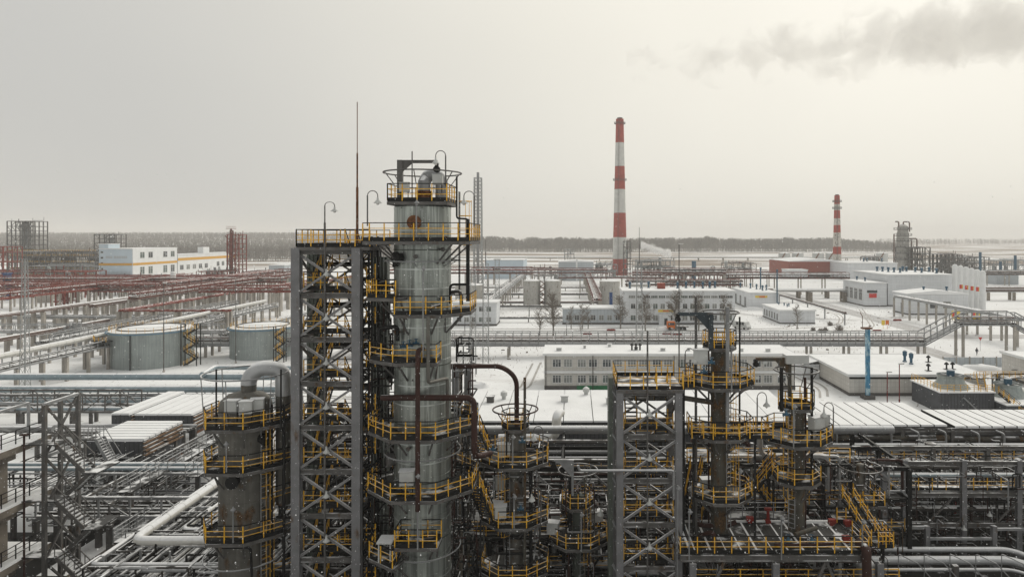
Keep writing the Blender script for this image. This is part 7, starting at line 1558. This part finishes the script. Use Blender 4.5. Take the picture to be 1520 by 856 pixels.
for i, (px, py) in enumerate(((1332, 476), (872, 496), (907, 491), (990, 496), (1302, 492), (1005, 497))):
    D = 28000/(py-352); x = X(px, D); b = MB(); b.b2(x-1.3, x+1.3, D-.3, D+.3, 0, .45); b.b2(x-1.1, x+1.1, D-.2, D+.2, .45, .6); b.build('concrete_barrier', 'redpaint', None, label=('long red barrier on the snow before the workshop', 'red barrier below the birch right of old tanks', 'red barrier before the annex right end', 'red barrier below the truck', 'red barrier left of the blue pole top', 'red barrier right below the truck bed')[i], cat='barrier', group='red barriers on the snow')
# walking person
def person(px, D):
    x = X(px, D); t = thing('person', 'person in dark winter work clothes walking on the snowy road', 'person', (x, D, 0))
    J = {'pel': (0, 0, .95), 'chest': (0, .03, 1.3), 'neck': (0, .04, 1.5), 'head': (0, .02, 1.66), 'top': (0, .02, 1.76), 'lk': (-.1, -.14, .52), 'la': (-.1, -.1, .1), 'lt': (-.1, -.24, .05), 'rk': (.1, .05, .5), 'ra': (.1, .26, .13), 'rt': (.1, .16, .06), 'lh': (-.1, -.02, .9), 'rh': (.1, .02, .9), 'ls': (-.2, .03, 1.42), 'rs': (.2, .03, 1.42), 'le': (-.27, .12, 1.16), 'lw': (-.26, .02, .93), 're': (.27, -.02, 1.16), 'rw': (.25, -.16, .95), 'lf': (-.25, -.02, .84), 'rf': (.24, -.2, .86)}
    rad = {'pel': .17, 'chest': .19, 'neck': .07, 'head': .12, 'top': .07, 'lk': .085, 'la': .06, 'lt': .05, 'rk': .085, 'ra': .06, 'rt': .05, 'lh': .12, 'rh': .12, 'ls': .09, 'rs': .09, 'le': .07, 'lw': .05, 're': .07, 'rw': .05, 'lf': .04, 'rf': .04}
    E = [('pel', 'chest'), ('chest', 'neck'), ('neck', 'head'), ('head', 'top'), ('pel', 'lh'), ('lh', 'lk'), ('lk', 'la'), ('la', 'lt'), ('pel', 'rh'), ('rh', 'rk'), ('rk', 'ra'), ('ra', 'rt'), ('chest', 'ls'), ('ls', 'le'), ('le', 'lw'), ('lw', 'lf'), ('chest', 'rs'), ('rs', 're'), ('re', 'rw'), ('rw', 'rf')]
    ks = list(J); me = bpy.data.meshes.new('body'); me.from_pydata([J[k] for k in ks], [(ks.index(a), ks.index(b)) for a, b in E], []); me.materials.append(M['cloth'])
    o = bpy.data.objects.new('body', me); col.objects.link(o)
    sk = o.modifiers.new('skin', 'SKIN')
    if not me.skin_vertices: bpy.context.view_layer.objects.active = o
    for i, k in enumerate(ks): me.skin_vertices[0].data[i].radius = (rad[k], rad[k])
    me.skin_vertices[0].data[0].use_root = True
    sub = o.modifiers.new('sub', 'SUBSURF'); sub.levels = 1; sub.render_levels = 1
    o.parent = t
    MB().lathe(0, .02, [(.125, 1.66), (.13, 1.72), (.1, 1.8), (.02, 1.83)], 14).build('hat', 'cloth', None).parent = t
    MB().lathe(0, -.05, [(.02, 1.54), (.08, 1.58), (.085, 1.66), (.02, 1.7)], 10).build('face', 'skin', None).parent = t
    return t
person(1450, 160)
# ------------------------------------------------------------------ air: haze, smoke, steam, falling snow
def volume_box(name, x0, x1, y0, y1, z0, z1):
    b = MB().b2(x0, x1, y0, y1, z0, z1); me = bpy.data.meshes.new(name); me.from_pydata(b.v, [], b.f); o = bpy.data.objects.new(name, me); col.objects.link(o); o['kind'] = 'stuff'
    m = bpy.data.materials.new(name+' air'); m.use_nodes = True; m.node_tree.nodes.clear(); me.materials.append(m)
    out = m.node_tree.nodes.new('ShaderNodeOutputMaterial'); v = m.node_tree.nodes.new('ShaderNodeVolumePrincipled'); m.node_tree.links.new(v.outputs[0], out.inputs['Volume']); return o, m, v
o, m, v = volume_box('haze', -5300, 5300, -400, 7200, -1.2, 122)
v.inputs['Density'].default_value = 0.00026; v.inputs['Color'].default_value = (.97, .965, .95, 1)
def puffy(name, x0, x1, y0, y1, z0, z1, dens, colr, scale, lo, hi, grow, label, step=.12):
    """a plume: density from noise inside a tapering, wandering tube along X"""
    o, m, v = volume_box(name, x0, x1, y0, y1, z0, z1); tag(o, label, 'smoke'); t = m.node_tree; l = t.links
    v.inputs['Color'].default_value = (*colr, 1); g = nd(t, 'ShaderNodeTexCoord')
    sep = nd(t, 'ShaderNodeSeparateXYZ'); mp = nd(t, 'ShaderNodeMapping'); mp.inputs['Scale'].default_value = (1, 1, 1); l.new(g.outputs['Generated'], sep.inputs[0])
    def ma(op, a, b_=0., c=0.):
        q = nd(t, 'ShaderNodeMath', operation=op)
        for s_, u in zip(q.inputs, (a, b_, c)):
            if isinstance(u, (int, float)): s_.default_value = u
            else: l.new(u, s_)
        return q.outputs[0]
    def rg(val, a, b_, c, d):
        q = nd(t, 'ShaderNodeMapRange'); l.new(val, q.inputs[0])
        for k, u in zip((1, 2, 3, 4), (a, b_, c, d)): q.inputs[k].default_value = u
        return q.outputs[0]
    n1 = nd(t, 'ShaderNodeTexNoise'); n1.inputs['Scale'].default_value = scale; n1.inputs['Detail'].default_value = 7; n1.inputs['Roughness'].default_value = .6; n1.inputs['Distortion'].default_value = .5; l.new(g.outputs['Object'], n1.inputs[0])
    u = sep.outputs[0]
    zc = ma('MULTIPLY_ADD', u, grow[1]-grow[0], grow[0]); rad = ma('MULTIPLY_ADD', u, grow[3]-grow[2], grow[2])
    dz = ma('DIVIDE', ma('SUBTRACT', sep.outputs[2], zc), rad); dy = ma('DIVIDE', ma('SUBTRACT', sep.outputs[1], .5), .45)
    d2 = ma('SQRT', ma('ADD', ma('MULTIPLY', dz, dz), ma('MULTIPLY', dy, dy)))
    fall = rg(d2, 0, 1, .20, -.30)
    val = ma('ADD', ma('ADD', n1.outputs['Fac'], fall), rg(u, grow[4], grow[5], -.24, 0)); core = rg(val, lo, hi, 0, 1)
    l.new(ma('MULTIPLY', core, dens), v.inputs['Density']); m.cycles.volume_step_rate = step
    return o
D = 700
puffy('smoke_plume', X(930, D), X(1680, D), D-50, D+50, Zy(190, D), Zy(-60, D), .032, (.95, .94, .92), .034, .40, .54, (.37, .66, .34, .34, -.02, .62), 'broad grey smoke plume drifting across the upper right sky')
puffy('steam_plume', X(952, 480), X(996, 480), 472, 490, 9, 27, .5, (.99, .99, .99), .17, .47, .60, (.72, .4, .36, .36, -1, -.9), 'small white steam cloud right of the tall chimney', .2)
random.seed(99); b = MB()
for i in range(13000):
    D = 5+random.random()**.75*38; p = Vector((random.uniform(-.95, .75)*D, D, random.uniform(EYE-.55*D, EYE+.10*D))); r = random.uniform(.003, .0075)*(1+D*.03)
    k = len(b.v); b.v += [tuple(p+Vector(q)*r) for q in ((1, 0, -.5), (-.5, .8, -.5), (-.5, -.8, -.5), (0, 0, 1.1))]; b.f += [(k, k+2, k+1), (k, k+1, k+3), (k+1, k+2, k+3), (k+2, k, k+3)]
b.build('falling_snow', 'snow', None, label='falling snowflakes drifting in front of the works', cat='snowflakes', kind='stuff')
